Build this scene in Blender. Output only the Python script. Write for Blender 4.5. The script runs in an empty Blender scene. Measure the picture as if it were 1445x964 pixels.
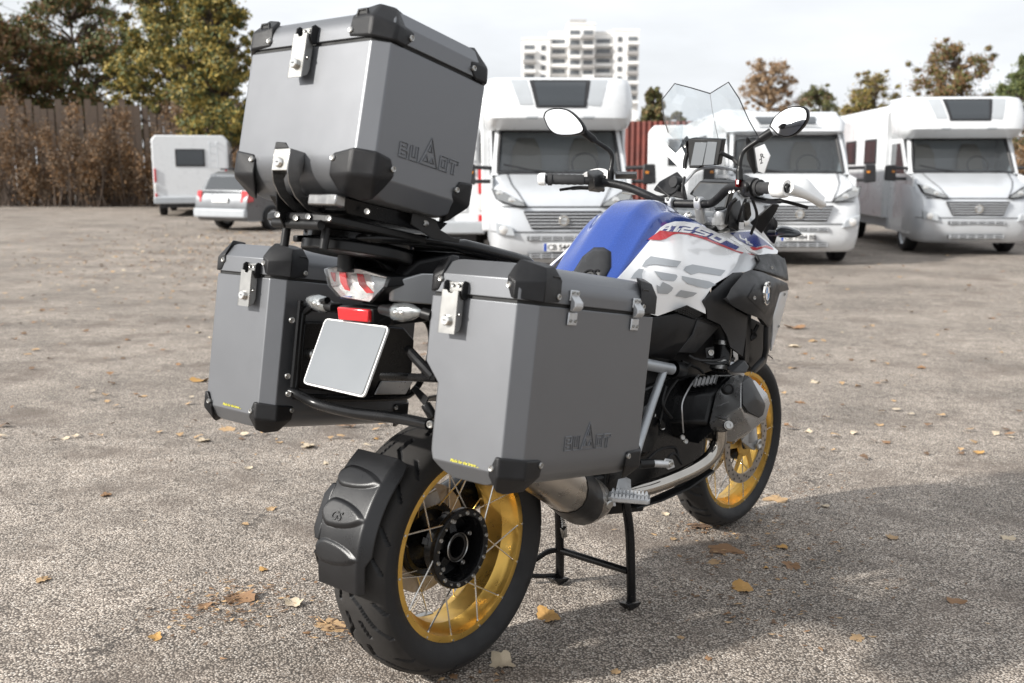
import bpy, bmesh, math, random
from mathutils import Vector, Matrix
import numpy as np
random.seed(7)
R = math.radians
S = bpy.context.scene
COL = S.collection

# ------------------------------------------------------------------ camera
FPX, CXP, CYP = 1399.65, 722.5, 482.0          # focal length and centre in photograph pixels
CAMH, PITCH = 1.2335, R(9.8897)
cam_d = bpy.data.cameras.new('camera')
cam = bpy.data.objects.new('camera', cam_d)
COL.objects.link(cam)
cam.location = (0, 0, CAMH)
cam.rotation_euler = (R(90) - PITCH, 0, 0)
cam_d.sensor_fit = 'HORIZONTAL'
cam_d.sensor_width = 36.0
cam_d.lens = 36.0 * FPX / 1445.0
cam_d.clip_start = 0.05
cam_d.clip_end = 3000
cam_d.dof.use_dof = True
cam_d.dof.focus_distance = 2.7
cam_d.dof.aperture_fstop = 4.2
S.camera = cam

# ------------------------------------------------------------------ the motorcycle's own frame (x forward, y left, z up)
YAW, BPITCH, BROLL = 0.6814881, 0.0413517, -0.0054749
BX, BY = -0.17434, 2.32765
BM = Matrix.Translation((BX, BY, 0)) @ Matrix.Rotation(math.pi/2 - YAW, 4, 'Z') @ Matrix.Rotation(BPITCH, 4, 'Y') @ Matrix.Rotation(BROLL, 4, 'X')
BMI = BM.inverted()

# ------------------------------------------------------------------ sky, sun, exposure
SUND = (BM.to_3x3() @ Vector((1.0, -0.50, -0.60))).normalized()   # direction the sunlight travels
el = math.asin(-SUND.z)
az = math.atan2(-SUND.x, -SUND.y)                                   # clockwise from +Y
W = bpy.data.worlds.new('World'); S.world = W; W.use_nodes = True
nt = W.node_tree; nt.nodes.clear()
sky = nt.nodes.new('ShaderNodeTexSky'); sky.sky_type = 'NISHITA'; sky.sun_disc = False
sky.sun_elevation = el; sky.sun_rotation = az
sky.air_density = 1.0; sky.dust_density = 4.0; sky.ozone_density = 1.0
hs = nt.nodes.new('ShaderNodeHueSaturation'); hs.inputs['Saturation'].default_value = 0.30; hs.inputs['Value'].default_value = 1.0
# thin, high overcast: pale cloud veil over the sky
tc = nt.nodes.new('ShaderNodeTexCoord')
mp = nt.nodes.new('ShaderNodeMapping'); mp.inputs['Scale'].default_value = (1.2, 1.2, 4.0)
ns = nt.nodes.new('ShaderNodeTexNoise'); ns.inputs['Scale'].default_value = 2.2; ns.inputs['Detail'].default_value = 5; ns.inputs['Roughness'].default_value = 0.55
rp = nt.nodes.new('ShaderNodeMapRange'); rp.inputs['From Min'].default_value = 0.3; rp.inputs['From Max'].default_value = 0.7
rp.inputs['To Min'].default_value = 0.55; rp.inputs['To Max'].default_value = 0.9
mx = nt.nodes.new('ShaderNodeMixRGB'); mx.inputs['Color2'].default_value = (9.2, 9.5, 9.9, 1)
bg = nt.nodes.new('ShaderNodeBackground'); bg.inputs['Strength'].default_value = 0.078
ow = nt.nodes.new('ShaderNodeOutputWorld')
L = nt.links.new
L(sky.outputs[0], hs.inputs['Color']); L(tc.outputs['Generated'], mp.inputs[0]); L(mp.outputs[0], ns.inputs['Vector'])
L(ns.outputs[0], rp.inputs['Value']); L(rp.outputs[0], mx.inputs['Fac']); L(hs.outputs[0], mx.inputs['Color1'])
L(mx.outputs[0], bg.inputs['Color']); L(bg.outputs[0], ow.inputs['Surface'])

sun_d = bpy.data.lights.new('sun', 'SUN'); sun_d.energy = 4.0; sun_d.angle = R(2.4); sun_d.color = (1.0, 0.965, 0.91)
sun = bpy.data.objects.new('sun', sun_d); COL.objects.link(sun)
sun.location = (-4, -6, 9)
sun.rotation_mode = 'QUATERNION'
sun.rotation_quaternion = SUND.to_track_quat('-Z', 'Y')

S.view_settings.view_transform = 'Standard'
S.view_settings.look = 'None'
S.view_settings.exposure = 0.72
S.view_settings.gamma = 1.0
S.view_settings.use_curve_mapping = False

# ------------------------------------------------------------------ pixel helpers (photograph pixel + known plane -> place)
def ray_w(px, py):
    cp, sp = math.cos(PITCH), math.sin(PITCH)
    a, b = (px-CXP)/FPX, -(py-CYP)/FPX
    return Vector((0, 0, CAMH)), Vector((a, cp + b*sp, -sp + b*cp))
def atd(px, py, Y):
    "world point on the ray of a pixel at world depth Y"
    o, v = ray_w(px, py)
    return o + v*(Y/v.y)
_bo = BMI @ Vector((0, 0, CAMH)); _bR = BMI.to_3x3()
def at(px, py, y):
    "point in the motorcycle's frame on its lengthwise plane y"
    v = _bR @ ray_w(px, py)[1]
    return _bo + v*((y-_bo.y)/v.y)
def atx(px, py, x):
    v = _bR @ ray_w(px, py)[1]
    return _bo + v*((x-_bo.x)/v.x)
def atsurf(px, py, F, y0=-0.2):
    "point where the ray of a pixel meets the side surface y = F(x, z)"
    y = y0
    for _ in range(25):
        p = at(px, py, y); y = 0.5*y + 0.5*F(p.x, p.z)
    return at(px, py, y)
_fx, _fy = math.sin(YAW), math.cos(YAW)
def gz(x, y):
    "height of the ground: a gentle fall away from the camera that levels out"
    s = (x-BX)*_fx + (y-BY)*_fy
    k = 0.0414
    if s > 4:
        t = min(s-4, 5.5); return -k*4 - k*(t - t*t/11.0)
    if s < -3:
        t = min(-3-s, 5.0); return k*3 + k*(t - t*t/10.0)
    return -k*s
def on_ground(px, py):
    o, v = ray_w(px, py)
    t = (-0.1-o.z)/v.z
    for _ in range(40):
        p = o+v*t; t += 0.7*((gz(p.x, p.y)-p.z)/v.z)
    return o+v*t

# ------------------------------------------------------------------ materials
MATS = {}
def mat(name, col, metal=0.0, rough=0.5, coat=0.0, var=0.08, rvar=0.08, nscale=30.0, bump=0.0, bscale=400.0, alpha=1.0, trans=0.0, ior=1.5, spec=0.5, stretch=None, emit=None):
    m = bpy.data.materials.new(name); m.use_nodes = True
    t = m.node_tree; b = t.nodes['Principled BSDF']
    b.inputs['Metallic'].default_value = metal
    b.inputs['Coat Weight'].default_value = coat
    b.inputs['Coat Roughness'].default_value = 0.06
    b.inputs['IOR'].default_value = ior
    b.inputs['Specular IOR Level'].default_value = spec
    b.inputs['Transmission Weight'].default_value = trans
    b.inputs['Alpha'].default_value = alpha
    tcn = t.nodes.new('ShaderNodeTexCoord')
    src = tcn.outputs['Object']
    if stretch:
        mpn = t.nodes.new('ShaderNodeMapping'); mpn.inputs['Scale'].default_value = stretch
        t.links.new(src, mpn.inputs[0]); src = mpn.outputs[0]
    n = t.nodes.new('ShaderNodeTexNoise'); n.inputs['Scale'].default_value = nscale; n.inputs['Detail'].default_value = 6; n.inputs['Roughness'].default_value = 0.62
    t.links.new(src, n.inputs['Vector'])
    cr = t.nodes.new('ShaderNodeMapRange'); cr.inputs['From Min'].default_value = 0.3; cr.inputs['From Max'].default_value = 0.7
    cr.inputs['To Min'].default_value = 1-var; cr.inputs['To Max'].default_value = 1+var
    t.links.new(n.outputs[0], cr.inputs['Value'])
    mul = t.nodes.new('ShaderNodeVectorMath'); mul.operation = 'SCALE'
    mul.inputs[0].default_value = col[:3]
    t.links.new(cr.outputs[0], mul.inputs['Scale']); t.links.new(mul.outputs[0], b.inputs['Base Color'])
    rr = t.nodes.new('ShaderNodeMapRange'); rr.inputs['From Min'].default_value = 0.3; rr.inputs['From Max'].default_value = 0.7
    rr.inputs['To Min'].default_value = max(0.02, rough-rvar); rr.inputs['To Max'].default_value = min(1, rough+rvar)
    t.links.new(n.outputs[0], rr.inputs['Value']); t.links.new(rr.outputs[0], b.inputs['Roughness'])
    if bump:
        n2 = t.nodes.new('ShaderNodeTexNoise'); n2.inputs['Scale'].default_value = bscale; n2.inputs['Detail'].default_value = 3
        t.links.new(tcn.outputs['Object'], n2.inputs['Vector'])
        bp = t.nodes.new('ShaderNodeBump'); bp.inputs['Strength'].default_value = bump; bp.inputs['Distance'].default_value = 0.002
        t.links.new(n2.outputs[0], bp.inputs['Height']); t.links.new(bp.outputs[0], b.inputs['Normal'])
    if emit:
        b.inputs['Emission Color'].default_value = (*emit[:3], 1); b.inputs['Emission Strength'].default_value = emit[3]
    MATS[name] = m
    return m

mat('aluminium', (0.163, 0.168, 0.178), 0.62, 0.40, var=0.015, rvar=0.018, nscale=14, bump=0.04, bscale=2500)
mat('plastic', (0.011, 0.011, 0.012), 0, 0.42, var=0.25, rvar=0.10, nscale=25, bump=0.25, bscale=1400, spec=0.28)
mat('plastic_grey', (0.023, 0.0235, 0.025), 0, 0.42, var=0.15, rvar=0.08, nscale=18, bump=0.15, bscale=1400, spec=0.28)
mat('gloss_black', (0.007, 0.007, 0.0075), 0, 0.24, var=0.2, rvar=0.08, nscale=14, spec=0.28)
mat('satin_black', (0.010, 0.010, 0.0105), 0, 0.36, var=0.2, rvar=0.08, nscale=20, spec=0.28)
mat('rubber_dusty', (0.027, 0.025, 0.0235), 0, 0.72, var=0.35, rvar=0.1, nscale=9, bump=0.2, bscale=500, spec=0.3)
mat('rubber', (0.010, 0.010, 0.0108), 0, 0.58, var=0.35, rvar=0.15, nscale=16, bump=0.2, bscale=500, spec=0.4)
mat('gasket', (0.008, 0.008, 0.008), 0, 0.7)
mat('lamp_chrome', (0.40, 0.40, 0.39), 0.85, 0.18, var=0.25, nscale=90, bump=0.5, bscale=200)
mat('steel', (0.40, 0.395, 0.38), 1.0, 0.34, var=0.05, rvar=0.05, nscale=25)
mat('cast_silver', (0.52, 0.53, 0.54), 0.75, 0.42, var=0.08, rvar=0.08, nscale=40, bump=0.1, bscale=700)
mat('frame_grey', (0.36, 0.38, 0.40), 0.5, 0.40, var=0.08, nscale=30)
mat('cover_grey', (0.44, 0.44, 0.44), 0.75, 0.30, var=0.08, nscale=22, bump=0.06, bscale=900)
mat('chrome', (0.82, 0.80, 0.76), 1.0, 0.10, var=0.06, rvar=0.05, nscale=20)
mat('header_steel', (0.42, 0.395, 0.36), 1.0, 0.07, var=0.10, rvar=0.03, nscale=14)
mat('muffler_steel', (0.52, 0.49, 0.45), 1.0, 0.30, var=0.08, nscale=16)
mat('guard_plastic', (0.009, 0.009, 0.0098), 0, 0.32, var=0.15, rvar=0.06, nscale=14, bump=0.15, bscale=1200, spec=0.42)
mat('gold', (0.66, 0.415, 0.10), 0.85, 0.32, var=0.10, rvar=0.08, nscale=25)
mat('spoke_steel', (0.70, 0.68, 0.64), 1.0, 0.25, var=0.1)
mat('disc_steel', (0.42, 0.38, 0.34), 0.9, 0.38, var=0.15, nscale=60)
mat('white_paint', (0.88, 0.885, 0.89), 0, 0.22, 0.8, var=0.02, nscale=8)
mat('white_trim', (0.74, 0.74, 0.73), 0, 0.38, 0.0, var=0.03, nscale=8)
mat('silver_trim', (0.56, 0.57, 0.58), 0.35, 0.36, 0.2, var=0.03, nscale=8)
mat('decal_grey', (0.38, 0.40, 0.42), 0.2, 0.36, 0.3, var=0.03)
mat('decal_red', (0.55, 0.035, 0.045), 0, 0.30, 0.5, var=0.03)
mat('decal_blue', (0.030, 0.045, 0.22), 0, 0.30, 0.5, var=0.03)
mat('blue_paint', (0.009, 0.050, 0.275), 0.30, 0.24, 1.0, var=0.05, nscale=400)
mat('red_plastic', (0.55, 0.02, 0.02), 0, 0.25, 0.4, var=0.05)
mat('red_lens', (0.62, 0.015, 0.02), 0, 0.12, 0.8, var=0.15, nscale=60, bump=0.4, bscale=260)
mat('lens_clear', (0.9, 0.9, 0.9), 0, 0.03, trans=1.0, var=0.0, rvar=0.0, ior=1.45)
mat('reflector', (0.72, 0.71, 0.69), 0.45, 0.30, var=0.1, bump=0.5, bscale=220)
mat('smoke_reflector', (0.30, 0.295, 0.29), 0.9, 0.20, var=0.15, nscale=40)
mat('plate_blank', (0.043, 0.057, 0.073), 0, 0.45, var=0.01, rvar=0.02, nscale=6)
mat('plate_white', (0.80, 0.80, 0.79), 0, 0.35, var=0.02)
mat('ink_black', (0.012, 0.012, 0.014), 0, 0.4)
mat('plate_blue', (0.01, 0.06, 0.35), 0, 0.35)
mat('sticker_yellow', (0.50, 0.46, 0.07), 0, 0.4)
mat('sticker_white', (0.8, 0.8, 0.8), 0, 0.4)
mat('mirror_glass', (0.92, 0.93, 0.94), 1.0, 0.03, var=0.02, rvar=0.01)
mat('screen_glass', (0.045, 0.05, 0.055), 0, 0.12, 0.6, var=0.05)
mat('nav_screen', (0.12, 0.13, 0.14), 0, 0.16, 0.8, var=0.04, nscale=6)
mat('roundel_blue', (0.04, 0.25, 0.62), 0, 0.2, 0.6)
mat('rubber_grip', (0.035, 0.035, 0.036), 0, 0.6, var=0.2, bump=0.4, bscale=500, spec=0.28)
mat('seat_vinyl', (0.035, 0.036, 0.042), 0, 0.5, var=0.15, bump=0.3, bscale=900)

def mix_thin_glass(name, tint, haze=0.06, refl=0.6):
    "thin clear sheet: mostly see-through, with real surface reflections that grow at grazing angles"
    m = bpy.data.materials.new(name); m.use_nodes = True; t = m.node_tree; t.nodes.clear(); N = t.nodes.new
    o = N('ShaderNodeOutputMaterial'); tr = N('ShaderNodeBsdfTransparent'); tr.inputs[0].default_value = (*tint, 1)
    gl = N('ShaderNodeBsdfGlossy'); gl.inputs['Roughness'].default_value = 0.02; gl.inputs['Color'].default_value = (1, 1, 1, 1)
    lw = N('ShaderNodeLayerWeight'); lw.inputs['Blend'].default_value = 0.5
    pw = N('ShaderNodeMath'); pw.operation = 'POWER'; pw.inputs[1].default_value = 4.0
    ml = N('ShaderNodeMath'); ml.operation = 'MULTIPLY_ADD'; ml.inputs[1].default_value = refl; ml.inputs[2].default_value = 0.045
    df = N('ShaderNodeBsdfDiffuse'); df.inputs[0].default_value = (0.75, 0.77, 0.8, 1)
    m1 = N('ShaderNodeMixShader'); m2 = N('ShaderNodeMixShader'); m1.inputs[0].default_value = haze
    t.links.new(lw.outputs['Facing'], pw.inputs[0]); t.links.new(pw.outputs[0], ml.inputs[0])
    t.links.new(tr.outputs[0], m1.inputs[1]); t.links.new(df.outputs[0], m1.inputs[2])
    t.links.new(ml.outputs[0], m2.inputs[0]); t.links.new(m1.outputs[0], m2.inputs[1]); t.links.new(gl.outputs[0], m2.inputs[2])
    t.links.new(m2.outputs[0], o.inputs[0]); MATS[name] = m
    return m
mix_thin_glass('clear_screen', (0.93, 0.95, 0.96), haze=0.04)
mix_thin_glass('windshield_glass', (0.52, 0.56, 0.58), haze=0.025)
# ------------------------------------------------------------------ mesh helpers
def V(*a): return Vector(a if len(a) == 3 else a[0])
class MB:
    def __init__(s): s.v = []; s.f = []; s.mi = []
    def add(s, vs, fs, mi=0):
        o = len(s.v); s.v += [tuple(v) for v in vs]; s.f += [tuple(i+o for i in f) for f in fs]; s.mi += [mi]*len(fs)
        return s
    def box(s, c, size, rot=None, mi=0):
        c = Vector(c); hx, hy, hz = [d/2 for d in size]
        pts = [Vector((x, y, z)) for x in (-hx, hx) for y in (-hy, hy) for z in (-hz, hz)]
        if rot is not None: pts = [rot @ p for p in pts]
        return s.add([c+p for p in pts], [(0,1,3,2), (4,6,7,5), (0,4,5,1), (2,3,7,6), (0,2,6,4), (1,5,7,3)], mi)
    def prism(s, poly, off, mi=0):
        off = Vector(off); n = len(poly); a = [Vector(p) for p in poly]; b = [p+off for p in a]
        return s.add(a+b, [tuple(range(n-1, -1, -1)), tuple(range(n, 2*n))] + [(i, (i+1) % n, n+(i+1) % n, n+i) for i in range(n)], mi)
    def grid(s, rows, mi=0, close=False):
        r, c = len(rows), len(rows[0]); f = []
        for i in range(r-1):
            for j in range(c if close else c-1):
                k = (j+1) % c; f.append((i*c+j, i*c+k, (i+1)*c+k, (i+1)*c+j))
        return s.add([p for row in rows for p in row], f, mi)
    def loft(s, secs, cap=True, mi=0):
        n = len(secs[0]); s.grid(secs, mi, close=True)
        if cap:
            o = len(s.v)-len(secs)*n
            s.f.append(tuple(o+i for i in range(n-1, -1, -1))); s.f.append(tuple(o+(len(secs)-1)*n+i for i in range(n))); s.mi += [mi, mi]
        return s
    def tube(s, pts, r, n=10, cap=True, mi=0, closed=False):
        P = [Vector(p) for p in pts]; m = len(P)
        rs = r if isinstance(r, (list, tuple)) else [r]*m
        T = []
        for i in range(m):
            a = P[(i-1) % m] if (closed or i > 0) else P[i]; b = P[(i+1) % m] if (closed or i < m-1) else P[i]
            T.append((b-a).normalized())
        up = Vector((0, 0, 1)) if abs(T[0].z) < 0.9 else Vector((1, 0, 0))
        N = (up - T[0]*up.dot(T[0])).normalized(); secs = []
        for i in range(m):
            N = (N - T[i]*N.dot(T[i])).normalized(); B = T[i].cross(N)
            secs.append([P[i] + (N*math.cos(2*math.pi*k/n) + B*math.sin(2*math.pi*k/n))*rs[i] for k in range(n)])
        if closed:
            secs.append(secs[0]); return s.loft(secs, False, mi)
        return s.loft(secs, cap, mi)
    def lathe(s, prof, o=(0,0,0), ax=(0,1,0), n=32, mi=0, closed_prof=False, a0=0, a1=2*math.pi):
        o = Vector(o); ax = Vector(ax).normalized()
        e1 = ax.orthogonal().normalized()
        if abs(ax.y) > 0.99: e1 = Vector((1, 0, 0))
        e2 = ax.cross(e1); full = abs(a1-a0-2*math.pi) < 1e-6; rows = []
        m = n if full else n+1
        for k in range(m):
            t = a0 + (a1-a0)*k/n; d = e1*math.cos(t)+e2*math.sin(t)
            rows.append([o + d*r + ax*a for r, a in prof])
        if closed_prof: rows = [r_+[r_[0]] for r_ in rows]
        if full: rows.append(rows[0])
        s.grid(rows, mi)
        return s
    def cyl(s, a, b, r, n=14, mi=0, r2=None):
        return s.tube([a, b], [r, r if r2 is None else r2], n, True, mi)
    def sphere(s, c, r, nu=12, nv=8, scale=(1,1,1), rot=None, mi=0):
        c = Vector(c); rows = []
        for i in range(nv+1):
            th = math.pi*i/nv
            row = []
            for j in range(nu):
                p = Vector((math.sin(th)*math.cos(2*math.pi*j/nu)*r*scale[0], math.sin(th)*math.sin(2*math.pi*j/nu)*r*scale[1], math.cos(th)*r*scale[2]))
                row.append(c + (rot @ p if rot is not None else p))
            rows.append(row)
        return s.grid(rows, mi, close=True)
    def hull(s, pts, mi=0, inset=None):
        b = bmesh.new()
        for p in pts: b.verts.new(p)
        r = bmesh.ops.convex_hull(b, input=b.verts)
        bmesh.ops.delete(b, geom=[g for g in r['geom_interior'] if isinstance(g, bmesh.types.BMVert)], context='VERTS')
        bmesh.ops.dissolve_limit(b, angle_limit=R(4), verts=b.verts, edges=b.edges)
        bmesh.ops.recalc_face_normals(b, faces=b.faces)
        if inset: inset(b)
        b.verts.index_update()
        s.add([v.co.copy() for v in b.verts], [[v.index for v in f.verts] for f in b.faces], mi); b.free()
        return s
    def xf(s, M): s.v = [tuple(M @ Vector(v)) for v in s.v]; return s
    def mesh(s, name, mats, smooth=35, weld=True):
        me = bpy.data.meshes.new(name); me.from_pydata(s.v, [], s.f)
        for m in (mats if isinstance(mats, (list, tuple)) else [mats]): me.materials.append(MATS[m])
        for p, i in zip(me.polygons, s.mi): p.material_index = i
        b = bmesh.new(); b.from_mesh(me)
        if weld: bmesh.ops.remove_doubles(b, verts=b.verts, dist=1e-5)
        bmesh.ops.recalc_face_normals(b, faces=b.faces); b.to_mesh(me); b.free()
        if smooth:
            for p in me.polygons: p.use_smooth = True
            me.set_sharp_from_angle(angle=R(smooth))
        return me
    def build(s, name, mats, parent=None, smooth=35, bevel=0, seg=2, sub=0, solid=0, solid_off=-1, M=None, label=None):
        o = bpy.data.objects.new(name, s.mesh(name, mats, smooth)); COL.objects.link(o)
        if parent is not None: o.parent = parent
        if M is not None: o.matrix_local = M
        if solid:
            md = o.modifiers.new('solid', 'SOLIDIFY'); md.thickness = solid; md.offset = solid_off
        if bevel:
            md = o.modifiers.new('bevel', 'BEVEL'); md.width = bevel; md.segments = seg; md.limit_method = 'ANGLE'; md.angle_limit = R(28)
        if sub:
            md = o.modifiers.new('sub', 'SUBSURF'); md.levels = sub; md.render_levels = sub
        if label: o['label'] = label
        return o
def empty(name, M, label=None, cat=None, group=None):
    o = bpy.data.objects.new(name, None); COL.objects.link(o); o.matrix_world = M; o.empty_display_size = 0.1
    tag(o, label, cat, group); return o
def tag(o, label=None, cat=None, group=None, kind=None):
    if label: o['label'] = label
    if cat: o['category'] = cat
    if group: o['group'] = group
    if kind: o['kind'] = kind
    return o
def inst(name, me, parent=None, M=None):
    o = bpy.data.objects.new(name, me); COL.objects.link(o)
    if parent is not None: o.parent = parent
    if M is not None: o.matrix_local = M
    return o
def smooth_path(pts, n=6):
    "Catmull-Rom through points"
    P = [Vector(p) for p in pts]; P = [P[0]*2-P[1]] + P + [P[-1]*2-P[-2]]; out = []
    for i in range(1, len(P)-2):
        for k in range(n):
            t = k/n; a, b, c, d = P[i-1], P[i], P[i+1], P[i+2]
            out.append(0.5*((2*b) + (c-a)*t + (2*a-5*b+4*c-d)*t*t + (3*b-a-3*c+d)*t**3))
    out.append(P[-2]); return out
def text_mesh(name, txt, size, mt, parent=None, M=None, ext=0.0006, bold=0.0, shear=0.0, align='LEFT', space=1.0):
    cu = bpy.data.curves.new(name, 'FONT'); cu.body = txt; cu.size = size; cu.extrude = ext; cu.offset = bold; cu.shear = shear; cu.align_x = align
    cu.space_character = space; cu.resolution_u = 3
    o = bpy.data.objects.new(name, cu); COL.objects.link(o)
    dg = bpy.context.evaluated_depsgraph_get(); me = bpy.data.meshes.new_from_object(o.evaluated_get(dg))
    bpy.data.objects.remove(o); me.name = name; me.materials.clear(); me.materials.append(MATS[mt])
    return inst(name, me, parent, M)
def basis(o, x, y):
    "matrix with origin o whose x and y axes are given"
    x = Vector(x).normalized(); z = x.cross(Vector(y)).normalized(); y = z.cross(x)
    return Matrix(((x.x, y.x, z.x, o[0]), (x.y, y.y, z.y, o[1]), (x.z, y.z, z.z, o[2]), (0, 0, 0, 1)))
# ------------------------------------------------------------------ ground
def asphalt():
    m = bpy.data.materials.new('asphalt'); m.use_nodes = True; t = m.node_tree; b = t.nodes['Principled BSDF']; Ln = t.links.new
    N = t.nodes.new
    tcn = N('ShaderNodeTexCoord')
    def vor(sc, feat='F1'):
        v = N('ShaderNodeTexVoronoi'); v.inputs['Scale'].default_value = sc; v.feature = feat; Ln(tcn.outputs['Object'], v.inputs['Vector']); return v
    def noi(sc, d=5, r=0.6):
        n = N('ShaderNodeTexNoise'); n.inputs['Scale'].default_value = sc; n.inputs['Detail'].default_value = d; n.inputs['Roughness'].default_value = r
        Ln(tcn.outputs['Object'], n.inputs['Vector']); return n
    v1 = vor(165); v2 = vor(420); 
    sep = N('ShaderNodeSeparateColor'); Ln(v1.outputs['Color'], sep.inputs[0])
    ramp = N('ShaderNodeValToRGB'); ramp.color_ramp.interpolation = 'LINEAR'
    cs = [(0.0, (0.17, 0.138, 0.112)), (0.2, (0.35, 0.296, 0.245)), (0.5, (0.47, 0.404, 0.340)), (0.75, (0.56, 0.488, 0.415)), (0.93, (0.64, 0.573, 0.50)), (1.0, (0.74, 0.69, 0.625))]
    el_ = ramp.color_ramp.elements
    el_[0].position, el_[0].color = cs[0][0], (*cs[0][1], 1); el_[1].position, el_[1].color = cs[-1][0], (*cs[-1][1], 1)
    for p, c in cs[1:-1]: e = el_.new(p); e.color = (*c, 1)
    Ln(sep.outputs[0], ramp.inputs[0])
    # binder between stones
    dr = N('ShaderNodeMapRange'); dr.inputs['From Min'].default_value = 0.42; dr.inputs['From Max'].default_value = 0.62; Ln(v1.outputs['Distance'], dr.inputs['Value'])
    mixb = N('ShaderNodeMixRGB'); mixb.inputs['Color2'].default_value = (0.10, 0.082, 0.067, 1); Ln(dr.outputs[0], mixb.inputs[0]); Ln(ramp.outputs[0], mixb.inputs['Color1'])
    # fine grit
    sep2 = N('ShaderNodeSeparateColor'); Ln(v2.outputs['Color'], sep2.inputs[0])
    g = N('ShaderNodeMapRange'); g.inputs['To Min'].default_value = 0.78; g.inputs['To Max'].default_value = 1.22; Ln(sep2.outputs[1], g.inputs['Value'])
    # broad wear and stains
    n1 = noi(0.9, 4, 0.6); w = N('ShaderNodeMapRange'); w.inputs['From Min'].default_value = 0.3; w.inputs['From Max'].default_value = 0.7; w.inputs['To Min'].default_value = 0.66; w.inputs['To Max'].default_value = 1.24; Ln(n1.outputs[0], w.inputs['Value'])
    n2 = noi(7, 6, 0.7); w2 = N('ShaderNodeMapRange'); w2.inputs['From Min'].default_value = 0.3; w2.inputs['From Max'].default_value = 0.7; w2.inputs['To Min'].default_value = 0.70; w2.inputs['To Max'].default_value = 1.16; Ln(n2.outputs[0], w2.inputs['Value'])
    mu1 = N('ShaderNodeMath'); mu1.operation = 'MULTIPLY'; Ln(g.outputs[0], mu1.inputs[0]); Ln(w.outputs[0], mu1.inputs[1])
    mu2 = N('ShaderNodeMath'); mu2.operation = 'MULTIPLY'; Ln(mu1.outputs[0], mu2.inputs[0]); Ln(w2.outputs[0], mu2.inputs[1])
    sc = N('ShaderNodeVectorMath'); sc.operation = 'SCALE'; Ln(mixb.outputs[0], sc.inputs[0]); Ln(mu2.outputs[0], sc.inputs['Scale'])
    n4 = noi(26, 4, 0.65); w4 = N('ShaderNodeMapRange'); w4.inputs['From Min'].default_value = 0.32; w4.inputs['From Max'].default_value = 0.68; w4.inputs['To Min'].default_value = 0.80; w4.inputs['To Max'].default_value = 1.14; Ln(n4.outputs[0], w4.inputs['Value'])
    sc4 = N('ShaderNodeVectorMath'); sc4.operation = 'SCALE'; Ln(sc.outputs[0], sc4.inputs[0]); Ln(w4.outputs[0], sc4.inputs['Scale']); sc = sc4
    # old oily dirt stains
    n3 = noi(1.7, 5, 0.65); st = N('ShaderNodeMapRange'); st.inputs['From Min'].default_value = 0.52; st.inputs['From Max'].default_value = 0.66; st.inputs['To Max'].default_value = 0.72; Ln(n3.outputs[0], st.inputs['Value'])
    mixs = N('ShaderNodeMixRGB'); mixs.inputs['Color2'].default_value = (0.125, 0.098, 0.078, 1); Ln(st.outputs[0], mixs.inputs[0]); Ln(sc.outputs[0], mixs.inputs['Color1'])
    # old cracks, wandering and broken
    nd = noi(1.1, 6, 0.7); dv = N('ShaderNodeVectorMath'); dv.operation = 'SCALE'; dv.inputs['Scale'].default_value = 0.9; Ln(nd.outputs['Color'], dv.inputs[0])
    av = N('ShaderNodeVectorMath'); av.operation = 'ADD'; Ln(tcn.outputs['Object'], av.inputs[0]); Ln(dv.outputs[0], av.inputs[1])
    vc = N('ShaderNodeTexVoronoi'); vc.feature = 'DISTANCE_TO_EDGE'; vc.inputs['Scale'].default_value = 0.42; Ln(av.outputs[0], vc.inputs['Vector'])
    ck = N('ShaderNodeMapRange'); ck.inputs['From Min'].default_value = 0.0016; ck.inputs['From Max'].default_value = 0.0045; ck.inputs['To Min'].default_value = 0.75; ck.inputs['To Max'].default_value = 0.0; Ln(vc.outputs['Distance'], ck.inputs['Value'])
    nb = noi(3.0, 3, 0.6); bk = N('ShaderNodeMapRange'); bk.inputs['From Min'].default_value = 0.48; bk.inputs['From Max'].default_value = 0.56; Ln(nb.outputs[0], bk.inputs['Value'])
    cm = N('ShaderNodeMath'); cm.operation = 'MULTIPLY'; Ln(ck.outputs[0], cm.inputs[0]); Ln(bk.outputs[0], cm.inputs[1])
    mixc = N('ShaderNodeMixRGB'); mixc.inputs['Color2'].default_value = (0.045, 0.038, 0.032, 1); Ln(cm.outputs[0], mixc.inputs[0]); Ln(mixs.outputs[0], mixc.inputs['Color1'])
    Ln(mixc.outputs[0], b.inputs['Base Color'])
    b.inputs['Roughness'].default_value = 0.82
    inv = N('ShaderNodeMath'); inv.operation = 'SUBTRACT'; inv.inputs[0].default_value = 1.0; Ln(v1.outputs['Distance'], inv.inputs[1])
    ad = N('ShaderNodeMath'); ad.operation = 'ADD'; Ln(inv.outputs[0], ad.inputs[0])
    md = N('ShaderNodeMath'); md.operation = 'MULTIPLY'; md.inputs[1].default_value = 0.6; Ln(sep.outputs[1], md.inputs[0]); Ln(md.outputs[0], ad.inputs[1])
    bp = N('ShaderNodeBump'); bp.inputs['Strength'].default_value = 0.7; bp.inputs['Distance'].default_value = 0.004; Ln(ad.outputs[0], bp.inputs['Height'])
    Ln(bp.outputs[0], b.inputs['Normal'])
    MATS['asphalt'] = m
asphalt()
xs = sorted(set([-1500, -700, -300, -120, -60] + [i*0.5 for i in range(-80, 81)] + [60, 120, 300, 700, 1500]))
ys = sorted(set([-200, -60, -20] + [i*0.5 for i in range(-16, 121)] + [80, 120, 250, 600, 1200, 2500]))
g = MB(); g.grid([[(x, y, gz(x, y)) for x in xs] for y in ys])
tag(g.build('ground', 'asphalt', smooth=60), 'worn grey brown asphalt of the parking lot', kind='structure')
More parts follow.
